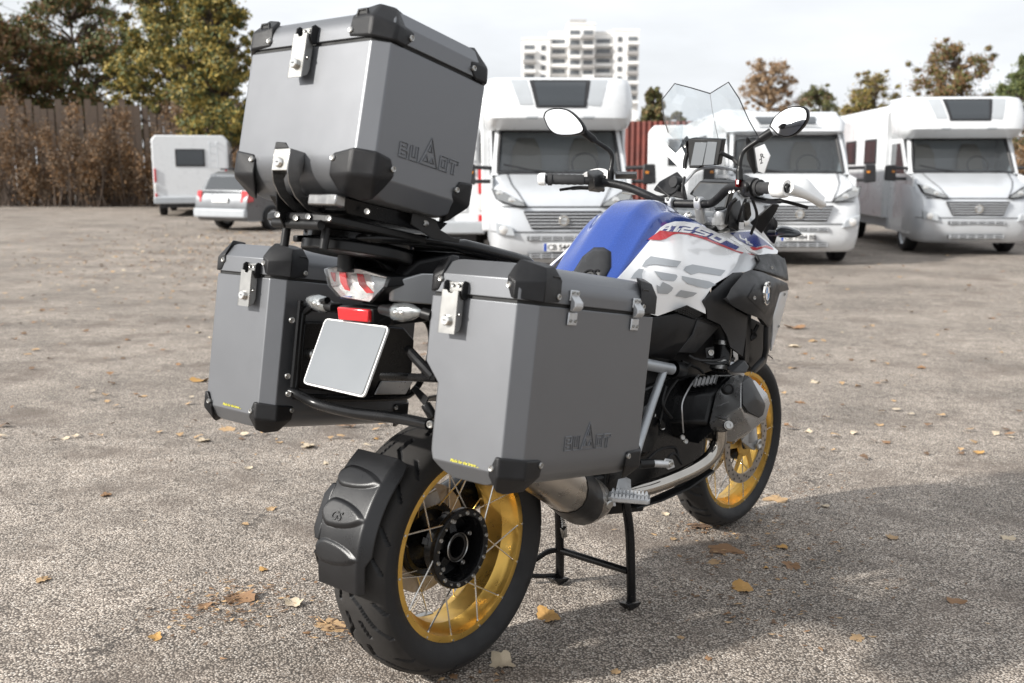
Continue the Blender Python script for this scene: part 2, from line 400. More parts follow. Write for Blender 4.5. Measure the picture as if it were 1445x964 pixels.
# ------------------------------------------------------------------ luggage: three riveted aluminium cases
def octa(u0, u1, y0, y1, ch, iu=0.0, iy=0.0, chi=None):
    "chamfered rectangle, counted from the rear outer corner; y0 = outer side, y1 = inner side, chi = chamfer of the inner corners"
    g = 1 if y1 > y0 else -1; a, b = ch; a2, b2 = ch if chi is None else chi
    u0 += iu; u1 -= iu; y0 += g*iy; y1 -= g*iy
    return [(u0, y0+g*b), (u0+a, y0), (u1-a, y0), (u1, y0+g*b), (u1, y1-g*b2), (u1-a2, y1), (u0+a2, y1), (u0, y1-g*b2)]
def rnd(h, r):
    return 0 if h >= r else r - math.sqrt(max(0, r*r-(r-h)**2))
def facet(h, hf, d):
    return 0 if h >= hf else d*(hf-h)/hf
def screw(parent, p, n, r=0.0062, name='screw'):
    n = Vector(n).normalized(); p = Vector(p); m = MB()
    m.lathe([(0.0001, 0.0016), (r*0.45, 0.0016), (r*0.5, 0.0030), (r*0.8, 0.0034), (r, 0.0018), (r*1.02, -0.003)], p, n, 14)
    return m.build(name, 'steel', parent)
def logo(parent, o, ex_, ey_, s, mt='aluminium'):
    "embossed lettering: B U, a mountain, O T, as raised ridges; s = letter height"
    M = basis(o, ex_, ey_); m = MB()
    def ridge(pts, closed=False, r=0.0016):
        m.tube([(x*s, y*s, 0.0004) for x, y in pts], r, 6, True, closed=closed)
    def tile(x): return x
    # B
    ridge([(0, 0), (0, 1), (0.72, 1), (0.72, 0.62), (0.60, 0.5), (0.76, 0.40), (0.76, 0)], True); ridge([(0.22, 0.5), (0.62, 0.5)]); ridge([(0.2,0.76),(0.5,0.76)]); ridge([(0.2,0.24),(0.52,0.24)])
    # U
    ridge([(1.02, 1), (1.02, 0), (1.80, 0), (1.80, 1), (1.56, 1), (1.56, 0.25), (1.26, 0.25), (1.26, 1)], True)
    # mountain
    ridge([(2.0, 0), (2.92, 1.95), (3.78, 0)], True, 0.0017); ridge([(2.36, 0.26), (2.62, 0.72), (2.82, 0.26)], True); ridge([(2.98, 0.26), (3.18, 0.62), (3.4, 0.26)], True); ridge([(2.72, 0.98), (2.93, 1.48), (3.08, 0.98)], True)
    # O
    ridge([(3.98, 0), (3.98, 1), (4.78, 1), (4.78, 0)], True); ridge([(4.22, 0.25), (4.22, 0.76), (4.54, 0.76), (4.54, 0.25)], True)
    # T
    ridge([(4.95, 1), (5.85, 1), (5.85, 0.76), (5.53, 0.76), (5.53, 0), (5.27, 0), (5.27, 0.76), (4.95, 0.76)], True)
    return m.build('embossed_lettering', mt, parent, M=M, label='embossed letters B U mountain O T on the side')
def latch(parent, o, wd, ht, dep=0.024):
    "bent steel over-centre latch on a rear face; o = lower middle on the face, facing -u"
    o = Vector(o); m = MB()
    pts = [(-0.0, 0), (-dep, 0.004), (-dep, ht), (-0.012, ht+0.002)]
    # front plate with a finger notch, side flanges
    fr = [(-wd/2, 0), (wd/2, 0), (wd/2, ht), (wd*0.22, ht), (wd*0.12, ht-0.006), (-wd*0.12, ht-0.006), (-wd*0.22, ht), (-wd/2, ht)]
    m.prism([o+V(-dep, y, z) for y, z in fr], (0.002, 0, 0))
    for s in (-1, 1):
        m.prism([o+V(u, s*wd/2, z) for u, z in ((-dep, 0), (-0.010, 0.008), (-0.006, 0.02), (-0.006, ht*0.72), (-0.012, ht), (-dep, ht))], (0, -s*0.002, 0))
    la = m.build('latch', 'steel', parent, bevel=0.0008)
    k = MB()
    k.lathe([(0.0001, 0.010), (0.009, 0.010), (0.0105, 0.008), (0.0105, 0)], o+V(-dep, -wd*0.02, ht*0.30), (-1, 0, 0), 18)
    lk = k.build('lock_cylinder', 'chrome', la)
    k = MB(); k.box(o+V(-dep-0.0102, -wd*0.02, ht*0.30), (0.001, 0.007, 0.0018), mi=0); k.build('keyhole', 'ink_black', la)
    k = MB(); k.box(o+V(-0.003, 0, ht+0.006), (0.006, wd*1.02, 0.022)); k.build('strike_plate', 'steel', parent, bevel=0.001)
    for s in (-1, 1):
        h = MB(); h.prism([o+V(u, s*(wd/2+0.004), z) for u, z in ((0.002, ht-0.016), (-0.012, ht-0.018), (-0.018, ht-0.008), (-0.017, ht+0.014), (-0.010, ht+0.020), (0.002, ht+0.018))], (0, -s*0.0035, 0))
        h.build('latch_ear', 'plastic', la, bevel=0.001)
        screw(la, o+V(-0.016, s*(wd/2+0.001), ht*0.45), (0, s, 0), 0.0035)
        screw(la, o+V(-0.0062, s*wd*0.18, ht+0.010), (-1, 0, 0), 0.0040)
def corner_hull(parent, pts, name='corner_guard', bev=0.004):
    m = MB(); m.hull([V(*p) for p in pts])
    return m.build(name, 'plastic', parent, bevel=bev, seg=3)
def strap_slot(parent, c, n, up, wd, ht):
    "strap eyelet: slot shaded by a dark face, with a moulded rim, on a corner guard"
    n = Vector(n).normalized(); M = basis(c, Vector(up).cross(n), up); m = MB()
    prof = [(-wd/2, -ht/2), (wd/2, -ht/2), (wd*0.34, ht/2), (-wd*0.34, ht/2)]
    inn = [(x*0.72, y*0.66) for x, y in prof]
    a = [V(x, y, -0.002) for x, y in prof]; b = [V(x*0.93, y*0.93, 0.0022) for x, y in prof]; c1 = [V(x, y, 0.0018) for x, y in inn]; d = [V(x*0.9, y*0.9, -0.010) for x, y in inn]
    m.loft([a, b, c1, d], False)
    o = m.build('strap_eyelet', 'plastic', parent, M=M, bevel=0.0007)
    k = MB(); k.add([V(x*0.95, y*0.95, -0.0005) for x, y in inn], [(0, 1, 2, 3)]); k.build('eyelet_shade', 'gasket', parent, M=M)  # dark face stands in for the shade inside the slot
    return o

def build_case(P):
    root = P['root']; sg = 1 if P['y1'] > P['y0'] else -1; u0, u1, y0, y1 = P['u0'], P['u1'], P['y0'], P['y1']; H, T = P['H'], P['T']; ch = P['ch']; chi = P.get('chi')
    ru, ry = P['round_u'], P['round_y']        # ('r', radius) or ('f', height, depth)
    def ins(h, spec): return rnd(h, spec[1]) if spec[0] == 'r' else facet(h, spec[1], spec[2])
    lo = sorted(set([0, .002, .005, .009, .014, .02, .027, .034, .042, .05, .06, .07, P.get('nz0', .09), P.get('nz1', .1), .2, H-.004, H] + [s[1] for s in (ru, ry)]))
    body = MB(); secs = []
    for h in lo:
        iu, iy = ins(h, ru), ins(h, ry); yy1 = y1
        if 'notch' in P:
            a, b, d = P['nz0'], P['nz1'], P['notch']
            k = 0 if h >= b else (1 if h <= a else (b-h)/(b-a)); yy1 = y1 - sg*d*k
        secs.append([V(u, y, h) for u, y in octa(u0, u1, y0, yy1, ch, iu, iy, chi)])
    body.loft(secs); body.build('case_body', 'aluminium', root, bevel=0.0025, seg=2, smooth=24)
    gk = MB(); gk.loft([[V(u, y, h) for u, y in octa(u0, u1, y0, y1, ch, .004, .004, chi)] for h in (H-.003, H+.009)]); gk.build('lid_seal', 'gasket', root)
    lid = MB(); secs = []
    lu, ly = P['lid_u'], P['lid_y']
    hs_ = sorted(set([0, .003, .01, .02, .028, .034, .04, .046, .052, .058, .063, .067, T-.001, T] + [T-s[1] for s in (lu, ly)]))
    for h in hs_:
        if h > T: continue
        iu, iy = ins(T-h, lu), ins(T-h, ly)
        secs.append([V(u, y, H+.007+h) for u, y in octa(u0-.001, u1+.001, y0-.001, y1+.001, ch, iu, iy, chi)])
    lid.loft(secs); lid.build('lid', 'aluminium', root, bevel=0.0022, seg=2, smooth=24)
    HT = H+.007+T
    # corner guards; corners: (u side, y side)
    for su in (0, 1):
        for sy in (0, 1):
            U = u0 if su == 0 else u1; Y = y0 if sy == 0 else y1
            du = 1 if su == 0 else -1; dy = sg if sy == 0 else -sg
            a, b = ch if (sy == 0 or chi is None) else chi
            if P.get('skip') and (su, sy) in P['skip']: continue
            t = .007
            def pt(fu, fy, h, off=1.0):     # fu: distance from outer u plane, fy: from outer y plane
                return (U+du*fu, Y+dy*fy, h)
            cu, cy = a, b                    # chamfer ends
            Lr, Ls = P['guard']              # reach along the end face / along the side
            if P['kind'] == 'side':
                lowY = Y - (sg*P['notch'] if ('notch' in P and sy == 1) else 0)
                top = [pt(-t*.3, cy+Lr*.82, H+.036), pt(-t*.3, cy+Lr*.45, H+.010), pt(-t*.5, cy+Lr*.80, H+.050), pt(.012, cy+Lr*.72, HT-.004), pt(.030, cy+Lr*.55, HT+.006),
                       pt(-t, cy+.004, H+.008), pt(-t, cy+.004, H+.040), pt(cu+.002, -t, H+.006), pt(cu+.002, -t, H+.046), pt(cu+.012, .004, HT-.004), pt(.022, cy+.02, HT+.008),
                       pt(cu+Ls*.88, -t*.4, H+.009), pt(cu+Ls, -t*.4, H+.016), pt(cu+Ls, -t*.3, H+.052), pt(cu+Ls*.82, .012, HT+.001), pt(cu+Ls*.62, .03, HT+.007)]
                Yb = lowY
                def pb(fu, fy, h): return (U+du*fu, Yb+dy*fy, h)
                bot = [pb(-t*.4, cy+Lr*.8, .036), pb(-t*.4, cy+Lr*.8, .026), pb(-t, cy+Lr*.3, .066), pb(-t, cy, .064), pb(cu, -t, .062), pb(cu+Ls*.88, -t*.5, .060), pb(cu+Ls*.92, -t*.5, .050), pb(cu+Ls*.88, -t*.3, .026),
                       pb(-t, cy, .026), pb(cu, -t, .024), pb(.014, cy+Lr*.55, -.006), pb(.03, .035, -.012), pb(cu+Ls*.5, .018, -.006)]
                g1 = corner_hull(root, top); nob = 'notch' in P and sy == 1; g2 = None if nob else corner_hull(root, bot)
                screw(g1, pt(-t*.45, cy+Lr*.62, H+.034), (-du, 0, 0)); screw(g1, pt(cu+Ls*.84, -t*.5, H+.020), (0, -dy, 0))
                if not nob: screw(g2, pb(-t*.75, cy+Lr*.5, .042), (-du, 0, 0)); screw(g2, pb(cu+Ls*.78, -t*.65, .050), (0, -dy, 0))
                strap_slot(g1, pt(cu+Ls*.70, -t*.05, H+.047), (0.0, -dy, 0.62), (0, 0, 1), .034, .026)
            else:
                top = [pt(-t*.4, cy+Lr*.95, H+.010), pt(-t*.4, cy+Lr, H+.018), pt(-t*.4, cy+Lr*.92, H+.05), pt(.020, cy+Lr*.8, HT+.004), pt(-t, cy, H+.006), pt(-t, cy, H+.045), pt(.022, cy+.012, HT+.010),
                       pt(cu, -t, H+.002), pt(cu+.004, -t, H+.034), pt(cu+.022, .024, HT+.008), pt(cu+Ls*.62, -t*.5, H+.001), pt(cu+Ls*.95, -t*.4, H+.018), pt(cu+Ls, -t*.2, H+.034), pt(cu+Ls*.75, .022, HT+.002)]
                bot = [pt(-t*.4, cy+Lr, .066), pt(-t*.4, cy+Lr, .035), pt(-t*.5, cy+Lr*.9, .078), pt(-t, cy+.004, .086), pt(cu, -t, .084), pt(cu+Ls*.7, -t*.6, .080), pt(cu+Ls*.95, -t*.4, .058), pt(cu+Ls, -t*.3, .044),
                       pt(-t*.9, cy+.004, .034), pt(cu, -t*.9, .034), pt(.02, cy+Lr*.75, .000), pt(.05, .05, -.010), pt(cu+Ls*.55, .024, -.004)]
                g1 = corner_hull(root, top, bev=.005); g2 = corner_hull(root, bot, bev=.006)
                screw(g1, pt(-t*.5, cy+Lr*.86, H+.022), (-du, 0, 0)); screw(g1, pt(cu+Ls*.80, -t*.6, H+.022), (0, -dy, 0))
                screw(g2, pt(-t*.6, cy+Lr*.84, .066), (-du, 0, 0)); screw(g2, pt(cu+Ls*.80, -t*.65, .060), (0, -dy, 0))
                strap_slot(g1, pt(-t*.2, cy+Lr*.5, H+.050), (-du, 0, 0.55), (0, 0, 1), .040, .026)
    return HT

def lug_frame(deg, o):
    "frame of a case tilted nose-down by deg about the motorcycle's cross axis; o in tilted coordinates (u, y, w)"
    return BM @ Matrix.Rotation(R(deg), 4, 'Y') @ Matrix.Translation(o)

# --- right side case
rp_ = empty('side_case', lug_frame(7.3, (0, 0, .565)), 'grey aluminium side case on the right of the motorcycle, hinges and embossed logo showing', 'motorcycle case', 'aluminium cases on the motorcycle')
build_case(dict(root=rp_, kind='side', u0=-.411, u1=.087, y0=-.47, y1=-.22, H=.360, T=.070, ch=(.039, .025), chi=(.006, .006), round_u=('f', .032, .022), round_y=('r', .060),
                lid_u=('f', .032, .026), lid_y=('r', .052), guard=(.034, .062), notch=.038, nz0=.186, nz1=.226))
latch(rp_, (-.411, -.294, .287), .044, .086)
def hinge(root, u, y, w, s):
    m = MB(); h = root
    m.box((u, y+s*.002, w+.026), (.030, .004, .022)); m.box((u, y+s*.002, w-.020), (.030, .004, .026))
    a = m.build('hinge', 'cast_silver', root, bevel=.002)
    k = MB(); k.prism([V(u+dx, y+s*d, w+z) for dx, d, z in ((-.014, .003, .028), (-.014, .016, .014), (-.014, .017, .004), (-.014, .012, -.003), (-.014, .003, -.006))], (.028, 0, 0))
    k.build('hinge_knuckle', 'cast_silver', a, bevel=.0025, seg=3)
    for dx in (-.008, .008):
        screw(a, (u+dx, y+s*.004, w+.032), (0, s, 0), .0034); screw(a, (u+dx, y+s*.004, w-.024), (0, s, 0), .0034)
hinge(rp_, -.266, -.471, .360, -1); hinge(rp_, -.031, -.471, .360, -1)
logo(rp_, (-.243, -.4703, .0735), (1, 0, 0), (0, 0, 1), .0285)
text_mesh('yellow_lettering', 'Made for the brave ...', .0085, 'sticker_yellow', rp_, basis((-.4118, -.318, .036), (0, -1, 0), (0, 0, 1)), shear=.25, bold=.0002)

# --- left side case: narrower, hung beyond the exhaust; its inner side carries the black mounting plate
lp_ = empty('side_case', lug_frame(7.3, (0, 0, .565)), 'grey aluminium side case hung left of the number plate, black plate inside', 'motorcycle case', 'aluminium cases on the motorcycle')
build_case(dict(root=lp_, kind='side', u0=-.411, u1=.087, y0=.536, y1=.272, H=.360, T=.070, ch=(.036, .028), chi=(.028, .030), round_u=('f', .032, .022), round_y=('r', .050),
                lid_u=('f', .032, .026), lid_y=('r', .045), guard=(.036, .058)))
latch(lp_, (-.411, .362, .288), .042, .086)
text_mesh('yellow_lettering', 'Made for the brave ...', .0085, 'sticker_yellow', lp_, basis((-.4118, .438, .040), (0, -1, 0), (0, 0, 1)), shear=.25, bold=.0002)
mp_ = MB()       # folded black mounting plate on the inner side, with a paler lower lip
mp_.prism([V(u, .271, w-.565) for u, w in ((-.345, .830), (-.20, .835), (-.012, .832), (.032, .800), (.037, .655), (.0, .640), (-.345, .672))], (0, -.030, 0))
mp_.build('mounting_plate', 'gloss_black', lp_, bevel=.004)
lip = MB(); lip.prism([V(u, .240, w-.565) for u, w in ((-.08, .690), (.036, .690), (.012, .655), (-.10, .655))], (0, -.006, 0)); lip.build('lit_plate_lip', 'cover_grey', lp_, bevel=.002)  # pale grey puts the light on the lower chamfer into the colour
kn = MB(); kn.lathe([(.0001, .016), (.010, .016), (.013, .012), (.013, 0)], (-.318, .241, .189), (0, -1, 0), 18); kn.build('release_knob', 'steel', lp_)

# --- top case
tp_ = empty('top_case', lug_frame(10.8, (0, 0, 1.060)), 'large grey aluminium top case on the rear rack above the tail light', 'motorcycle case', 'aluminium cases on the motorcycle')
build_case(dict(root=tp_, kind='top', u0=-.685, u1=-.362, y0=-.213, y1=.213, H=.292, T=.062, ch=(.024, .031), round_u=('r', .075), round_y=('f', .037, .026),
                lid_u=('r', .045), lid_y=('f', .030, .020), guard=(.066, .056)))
latch(tp_, (-.685, .000, .224), .042, .088)
logo(tp_, (-.603, -.2133, .089), (1, 0, 0), (0, 0, 1), .029)
text_mesh('yellow_lettering', 'Made for the brave ...', .0075, 'sticker_yellow', tp_, basis((-.6802, .02, .334), (0, -1, 0), (.5, 0, 1)), shear=.25, bold=.0001)
hb = MB(); hb.box((-.704, -.011, .056), (.036, .048, .044)); hb_o = hb.build('lower_clasp', 'steel', tp_, bevel=.0015)
k = MB(); k.lathe([(.0001, .007), (.008, .007), (.010, .004), (.010, 0)], (-.7222, -.010, .050), (-1, 0, 0), 18); k.build('lock_cylinder', 'chrome', hb_o)
k = MB(); k.box((-.7294, -.010, .050), (.001, .006, .0018)); k.build('keyhole', 'ink_black', hb_o)
k = MB(); k.prism([V(-.722, y, h) for y, h in ((.014, .078), (-.030, .078), (-.018, .090), (.012, .092))], (.004, 0, 0)); k.build('pull_tab', 'plastic', hb_o, bevel=.0015)
for yy in (.014, -.034):
    k = MB(); k.loft([[V(u, yy, h), V(u, yy-.003, h), V(u+du, yy-.003, h+dh), V(u+du, yy, h+dh)] for u, h, du, dh in ((-.722, .078, .037, .0), (-.722, .036, .037, .002), (-.714, .012, .024, .012), (-.694, -.012, .014, .016), (-.660, -.032, .006, .018), (-.605, -.038, .0, .016))])
    k.build('clasp_arm', 'smoke_reflector', tp_, bevel=.0008)
# ------------------------------------------------------------------ the motorcycle
bike = empty('motorcycle', BM, 'white and blue adventure motorcycle with gold spoked wheels on its centre stand', 'motorcycle')
RA = Vector((0, 0, .318)); FA = Vector((1.525, 0, .325))
RAKE = R(25.7); STEER = -0.0497
_sax = Vector((-math.sin(RAKE), 0, math.cos(RAKE))); _so = Vector((1.6246, 0, 0))
SM = Matrix.Translation(_so) @ Matrix.Rotation(STEER, 4, _sax) @ Matrix.Translation(-_so)

def sdseg(p, a, b):
    ax, ay = a; bx, by = b; px, py = p; dx, dy = bx-ax, by-ay; l = dx*dx+dy*dy
    t = 0 if l == 0 else max(0, min(1, ((px-ax)*dx+(py-ay)*dy)/l))
    return math.hypot(px-ax-dx*t, py-ay-dy*t)
def tyre(parent, c, rad, prof, grooves, pitch_n, nseg, depth, half_w, label):
    "tyre lathe with real tread grooves: prof = (r, y) from bead over the crown to the other bead; grooves = polylines (s, t, width) per pitch"
    P = smooth_path([Vector((a, b, 0)) for a, b in prof], 4); D = []
    for i in range(len(P)-1):
        k = max(1, int((P[i+1]-P[i]).length/(0.0026 if P[i].x > rad-.04 else .008))); D += [P[i].lerp(P[i+1], j/k) for j in range(k)]
    D.append(P[-1])
    # arc coordinate across the tread, measured from the crown
    dl = np.array([0]+[(D[i+1]-D[i]).length for i in range(len(D)-1)]).cumsum(); mid = min(range(len(D)), key=lambda i: abs(D[i].y)); dl -= dl[mid]
    rr0 = np.array([q.x for q in D]); yy0 = np.array([q.y for q in D])
    circ = 2*math.pi*rad; pit = circ/pitch_n
    S_ = np.arange(nseg)[:, None]*circ/nseg; Tt = dl[None, :]; m_ = np.zeros((nseg, len(D)))
    for g in grooves:
        for i in range(len(g['p'])-1):
            (ax, ay), (bx, by) = g['p'][i], g['p'][i+1]; w = g['w']; l2 = (bx-ax)**2+(by-ay)**2
            for mir in (1, -1):
                ss0 = (S_ + (pit/2 if mir < 0 else 0)) % pit; tt = Tt*mir
                for sh in (-1, 0, 1):
                    px = ss0+sh*pit; t = np.clip(((px-ax)*(bx-ax)+(tt-ay)*(by-ay))/l2, 0, 1)
                    d = np.hypot(px-ax-(bx-ax)*t, tt-ay-(by-ay)*t); m_ = np.maximum(m_, np.clip((w-d)/(w*.40), 0, 1))
    m_ *= (rr0 > rad-.045)[None, :]
    rads = rr0[None, :]-depth*m_; rows = []
    for k in range(nseg):
        th = 2*math.pi*k/nseg; c_, s_ = math.cos(th), math.sin(th)
        rows.append([(c.x+rads[k, j]*c_, yy0[j]+c.y, c.z+rads[k, j]*s_) for j in range(len(D))])
    rows.append(rows[0])
    m = MB(); m.grid(rows); nc = len(D); tread = rr0 > rad-.036
    for i in range(len(m.mi)):
        k, j = divmod(i, nc-1); k2 = (k+1) % nseg; mm = max(m_[k, j], m_[k2, j], m_[k, j+1], m_[k2, j+1])
        m.mi[i] = 1 if (tread[j] and tread[j+1] and mm < .5) else 0
    return m.build('tyre', ['rubber', 'rubber_dusty'], parent, smooth=50, label=label)

def wheel(name, c, Rf, hw, drop, hub_r, nsp, M=None, label=None):
    "gold rim with cross spokes; Rf flange radius, hw half width"
    w = MB(); b = Rf-.0140
    prof = [(Rf, -hw), (Rf, -hw+.004), (b, -hw+.008), (b, -hw+.020), (drop+.008, -hw+.036), (drop+.008, hw-.036), (b, hw-.020), (b, hw-.008), (Rf, hw-.004), (Rf, hw),
            (Rf-.005, hw+.001), (Rf-.020, hw+.000), (Rf-.0215, hw-.006), (Rf-.0225, hw-.010), (Rf-.026, hw-.022), (drop, hw-.038), (drop, -hw+.038), (Rf-.026, -hw+.022), (Rf-.0225, -hw+.010), (Rf-.0215, -hw+.006), (Rf-.020, -hw-.000), (Rf-.005, -hw-.001)]
    w.lathe(prof, c, (0, 1, 0), 96, closed_prof=True)
    o = w.build(name, 'gold', bike, smooth=30, label=label)
    if M is not None: o.matrix_local = M
    for side in (-1, 1):
        for i in range(nsp):
            th = 2*math.pi*(i+(0.5 if side > 0 else 0))/nsp + .05; sw = R(34)*(1 if i % 2 else -1)
            a = Vector((math.cos(th)*(Rf-.013), side*(hw-.004), math.sin(th)*(Rf-.013)))+c
            d = Vector((math.cos(th+sw)*hub_r, side*(hw*.62 if i % 2 else hw*.80), math.sin(th+sw)*hub_r))+c
            dirn = (d-a).normalized(); m = MB(); m.tube([a, d], .0020, 6)
            m.tube([a-dirn*.002, a+dirn*.012], [.0038, .0026], 8)
            e = Vector((math.cos(th), 0, math.sin(th)))
            m.tube([a+e*.004-Vector((0, -side*.004, 0)), a+e*.004+Vector((0, side*.0068, 0))], .0034, 8)
            m.build('spoke', 'spoke_steel', o)
    return o
# --- rear wheel
rw = wheel('rear_wheel', RA, .2323, .066, .190, .086, 14, label='gold rear rim with crossed spokes and black hub')
tyre(rw, RA, .318, [(.222, -.058), (.228, -.068), (.245, -.079), (.266, -.086), (.284, -.0845), (.2975, -.074), (.3085, -.052), (.3155, -.026), (.318, 0), (.3155, .026), (.3085, .052), (.2975, .074), (.284, .0845), (.266, .086), (.245, .079), (.228, .068), (.222, .058)],
     [dict(p=[(.000, .016), (.040, .010)], w=.0062), dict(p=[(.040, .010), (.062, .030), (.120, .058)], w=.0052), dict(p=[(.124, .062), (.160, .086)], w=.0040), dict(p=[(.050, .066), (.085, .092)], w=.0040), dict(p=[(.105, .022), (.150, .034)], w=.0046)],
     11, 1300, .0085, .085, 'black road tyre with angled tread grooves')
hb = MB()
hb.lathe([(.097, -.060), (.100, -.056), (.100, -.044), (.094, -.040), (.080, -.040), (.079, -.004), (.036, .002), (.036, -.040), (.033, -.043), (.026, -.043), (.026, .10), (.060, .10), (.075, .05), (.090, .045), (.096, .050), (.098, .058), (.090, .064), (.07, .066)], RA, (0, 1, 0), 48)
hb.lathe([(.097, -.060), (.082, -.060), (.080, -.056), (.079, -.030)], RA, (0, 1, 0), 48)
for k in range(5):      # spider arms
    t = 2*math.pi*k/5+.3; e = Vector((math.cos(t), 0, math.sin(t))); p = Vector((-math.sin(t), 0, math.cos(t)))
    hb.prism([RA+e*.034+p*.013+V(0, -.030, 0), RA+e*.034-p*.013+V(0, -.030, 0), RA+e*.080-p*.009+V(0, -.016, 0), RA+e*.080+p*.009+V(0, -.016, 0)], (0, .02, 0))
hub = hb.build('hub', 'gloss_black', rw, smooth=30, bevel=.0012)
ring = MB(); ring.lathe([(.0345, -.044), (.036, -.046), (.0375, -.044)], RA, (0, 1, 0), 40); ring.build('hub_ring', 'steel', rw)
for k in range(10):
    t = 2*math.pi*k/10+.15; screw(rw, RA+V(math.cos(t)*.0885, -.0602, math.sin(t)*.0885), (0, -1, 0), .0058, 'hub_bolt')
    t += .31; screw(rw, RA+V(math.cos(t)*.0885, -.0602, math.sin(t)*.0885), (0, -1, 0), .0034, 'hub_bolt')
for k in range(5):
    t = 2*math.pi*k/5+.3; screw(rw, RA+V(math.cos(t)*.062, -.029, math.sin(t)*.062), (0, -1, 0), .0065, 'hub_bolt')
def brake_disc(parent, c, y, ro, ri, sy, nh=36):
    m = MB(); m.lathe([(ri, y), (ro, y), (ro, y+.005), (ri, y+.005)], c, (0, 1, 0), 64, closed_prof=True)
    o = m.build('brake_disc', 'disc_steel', parent)
    h = MB()
    for k in range(nh):
        t = 2*math.pi*k/nh; r = (ri*.75+ro*.25, (ri+ro)/2, ri*.22+ro*.78)[k % 3]
        p = c+V(math.cos(t)*r, y+(.0055 if sy > 0 else -.0006), math.sin(t)*r)
        h.lathe([(.0001, 0), (.0042, 0)], p, (0, 1, 0), 8)
    h.build('disc_holes', 'gasket', o)
    return o
brake_disc(rw, RA, .060, .138, .098, 1)
bw = MB()
bw.box(RA+V(-.02, .052, -.196), (.058, .020, .0045), Matrix.Rotation(R(6), 3, 'Y')); bw.build('balance_weight', 'steel', rw, bevel=.0015)
# swing arm and final drive on the far side
sa = MB()
sa.lathe([(.001, .070), (.075, .072), (.105, .085), (.112, .11), (.095, .150), (.06, .165), (.001, .168)], RA, (0, 1, 0), 32)
sa.tube([RA+V(.02, .125, .01), RA+V(.25, .135, .06), (.48, .12, .44)], [.060, .056, .06], 16)
sa.build('swing_arm', 'gloss_black', bike)
ca = MB(); ca.hull([V(x, y, z) for x, y, z in ((-.05, .045, .43), (-.05, .085, .43), (.02, .045, .445), (.02, .085, .445), (.04, .045, .40), (.04, .085, .40), (-.06, .045, .40), (-.06, .085, .40))])
ca.build('rear_caliper', 'cover_grey', bike, bevel=.004)
# --- rear spray guard hugging the tyre
def hug_r(t, y):
    "t: angle above the axle line towards the rear (deg); y lateral"
    r = .3375 + .006*math.sin(math.pi*min(1, max(0, (t+2)/54)))
    e = abs(y-.004)/.078
    r -= .020*max(0, e-.72)/.28 if (e > .72 and y < 0) else 0
    for tc, a, hh in ((39, .0055, 4.4), (24.5, .0075, 5.2), (10, .0055, 4.4)):
        e = (.050-y)/(.104 if y < .050 else -.034); d = (abs((t-tc)/hh))**1.4 + e*e
        if d < 1: r += a*min(1, (1-d)*3.2)*(0.75+0.25*(1-(t-tc)/hh)/2)
    return r
rows = []
NT, NY = 150, 64
for i in range(NT+1):
    t = -3 + 54*i/NT; row = []
    up = max(0, min(1, (t-12)/6))*max(0, min(1, (36-t)/6))
    lo = -.066 - .010*max(0, min(1, (t-8)/4)) + .004*max(0, min(1, (t-46)/4))
    hi = .070 + .008*max(0, min(1, (t-6)/5))
    for j in range(NY+1):
        y = lo + (hi-lo)*j/NY; r = hug_r(t, y)
        a = R(180-t); row.append(RA+V(math.cos(a)*r, y, math.sin(a)*r))
    rows.append(row)
hg = MB(); hg.grid(rows)
hgo = hg.build('spray_guard', 'guard_plastic', bike, smooth=40, solid=.004, solid_off=1)
a = R(180-24); e = Vector((math.cos(a), 0, math.sin(a))); tdir = Vector((-math.sin(a), 0, math.cos(a)))*-1
text_mesh('embossed_letters', 'GS', .028, 'guard_plastic', hgo, basis(RA+e*.3550+V(0, .046, 0)-Vector((0,0,0))-(Vector((-math.sin(a),0,math.cos(a)))*-1)*.012, (0, -1, 0), tdir), ext=.0016, bold=.0006, shear=.25)
ear = MB(); pts = []
for t, y0, y1 in ((13, .072, .096), (17, .072, .106), (30, .072, .106), (35, .072, .094)):
    a = R(180-t); pts += [RA+V(math.cos(a)*r, y, math.sin(a)*r) for r, y in ((.318, y0), (.349, y0), (.346, y1-.006), (.338, y1), (.318, y1))]
ear.hull(pts); ear.build('guard_side_lug', 'guard_plastic', hgo, bevel=.004, seg=3)
hs2 = MB()
for yy in (.088, .112): hs2.tube(smooth_path([RA+V(-.02, yy, -.02), RA+V(-.16, yy-.004, -.03), RA+V(-.30, yy-.02, .0), RA+V(-.335, yy-.03, .05)], 5), .008, 8)
hs2.build('guard_bracket', 'satin_black', bike)

# --- front wheel (turned a little with the handlebar)
fw = wheel('front_wheel', FA, .2577, .046, .222, .070, 14, SM, label='gold front rim with crossed spokes')
tyre(fw, FA, .325, [(.247, -.040), (.253, -.049), (.268, -.058), (.284, -.062), (.298, -.058), (.310, -.046), (.319, -.026), (.3245, -.010), (.325, 0), (.3245, .010), (.319, .026), (.310, .046), (.298, .058), (.284, .062), (.268, .058), (.253, .049), (.247, .040)],
     [dict(p=[(.000, .004), (.030, .012), (.055, .036), (.062, .056)], w=.0050), dict(p=[(.070, .014), (.098, .040), (.104, .058)], w=.0046)], 16, 900, .0075, .06, 'black front tyre with curved tread grooves')
h = MB(); h.lathe([(.001, -.062), (.028, -.062), (.03, -.05), (.06, -.045), (.072, -.04), (.072, -.03), (.04, -.026), (.032, 0), (.04, .026), (.072, .03), (.072, .04), (.03, .05), (.028, .062), (.001, .062)], FA, (0, 1, 0), 36); h.build('hub', 'gloss_black', fw)
for y in (-.072, .067): brake_disc(fw, FA, y, .1525, .118, -1, 48)
cr = MB()
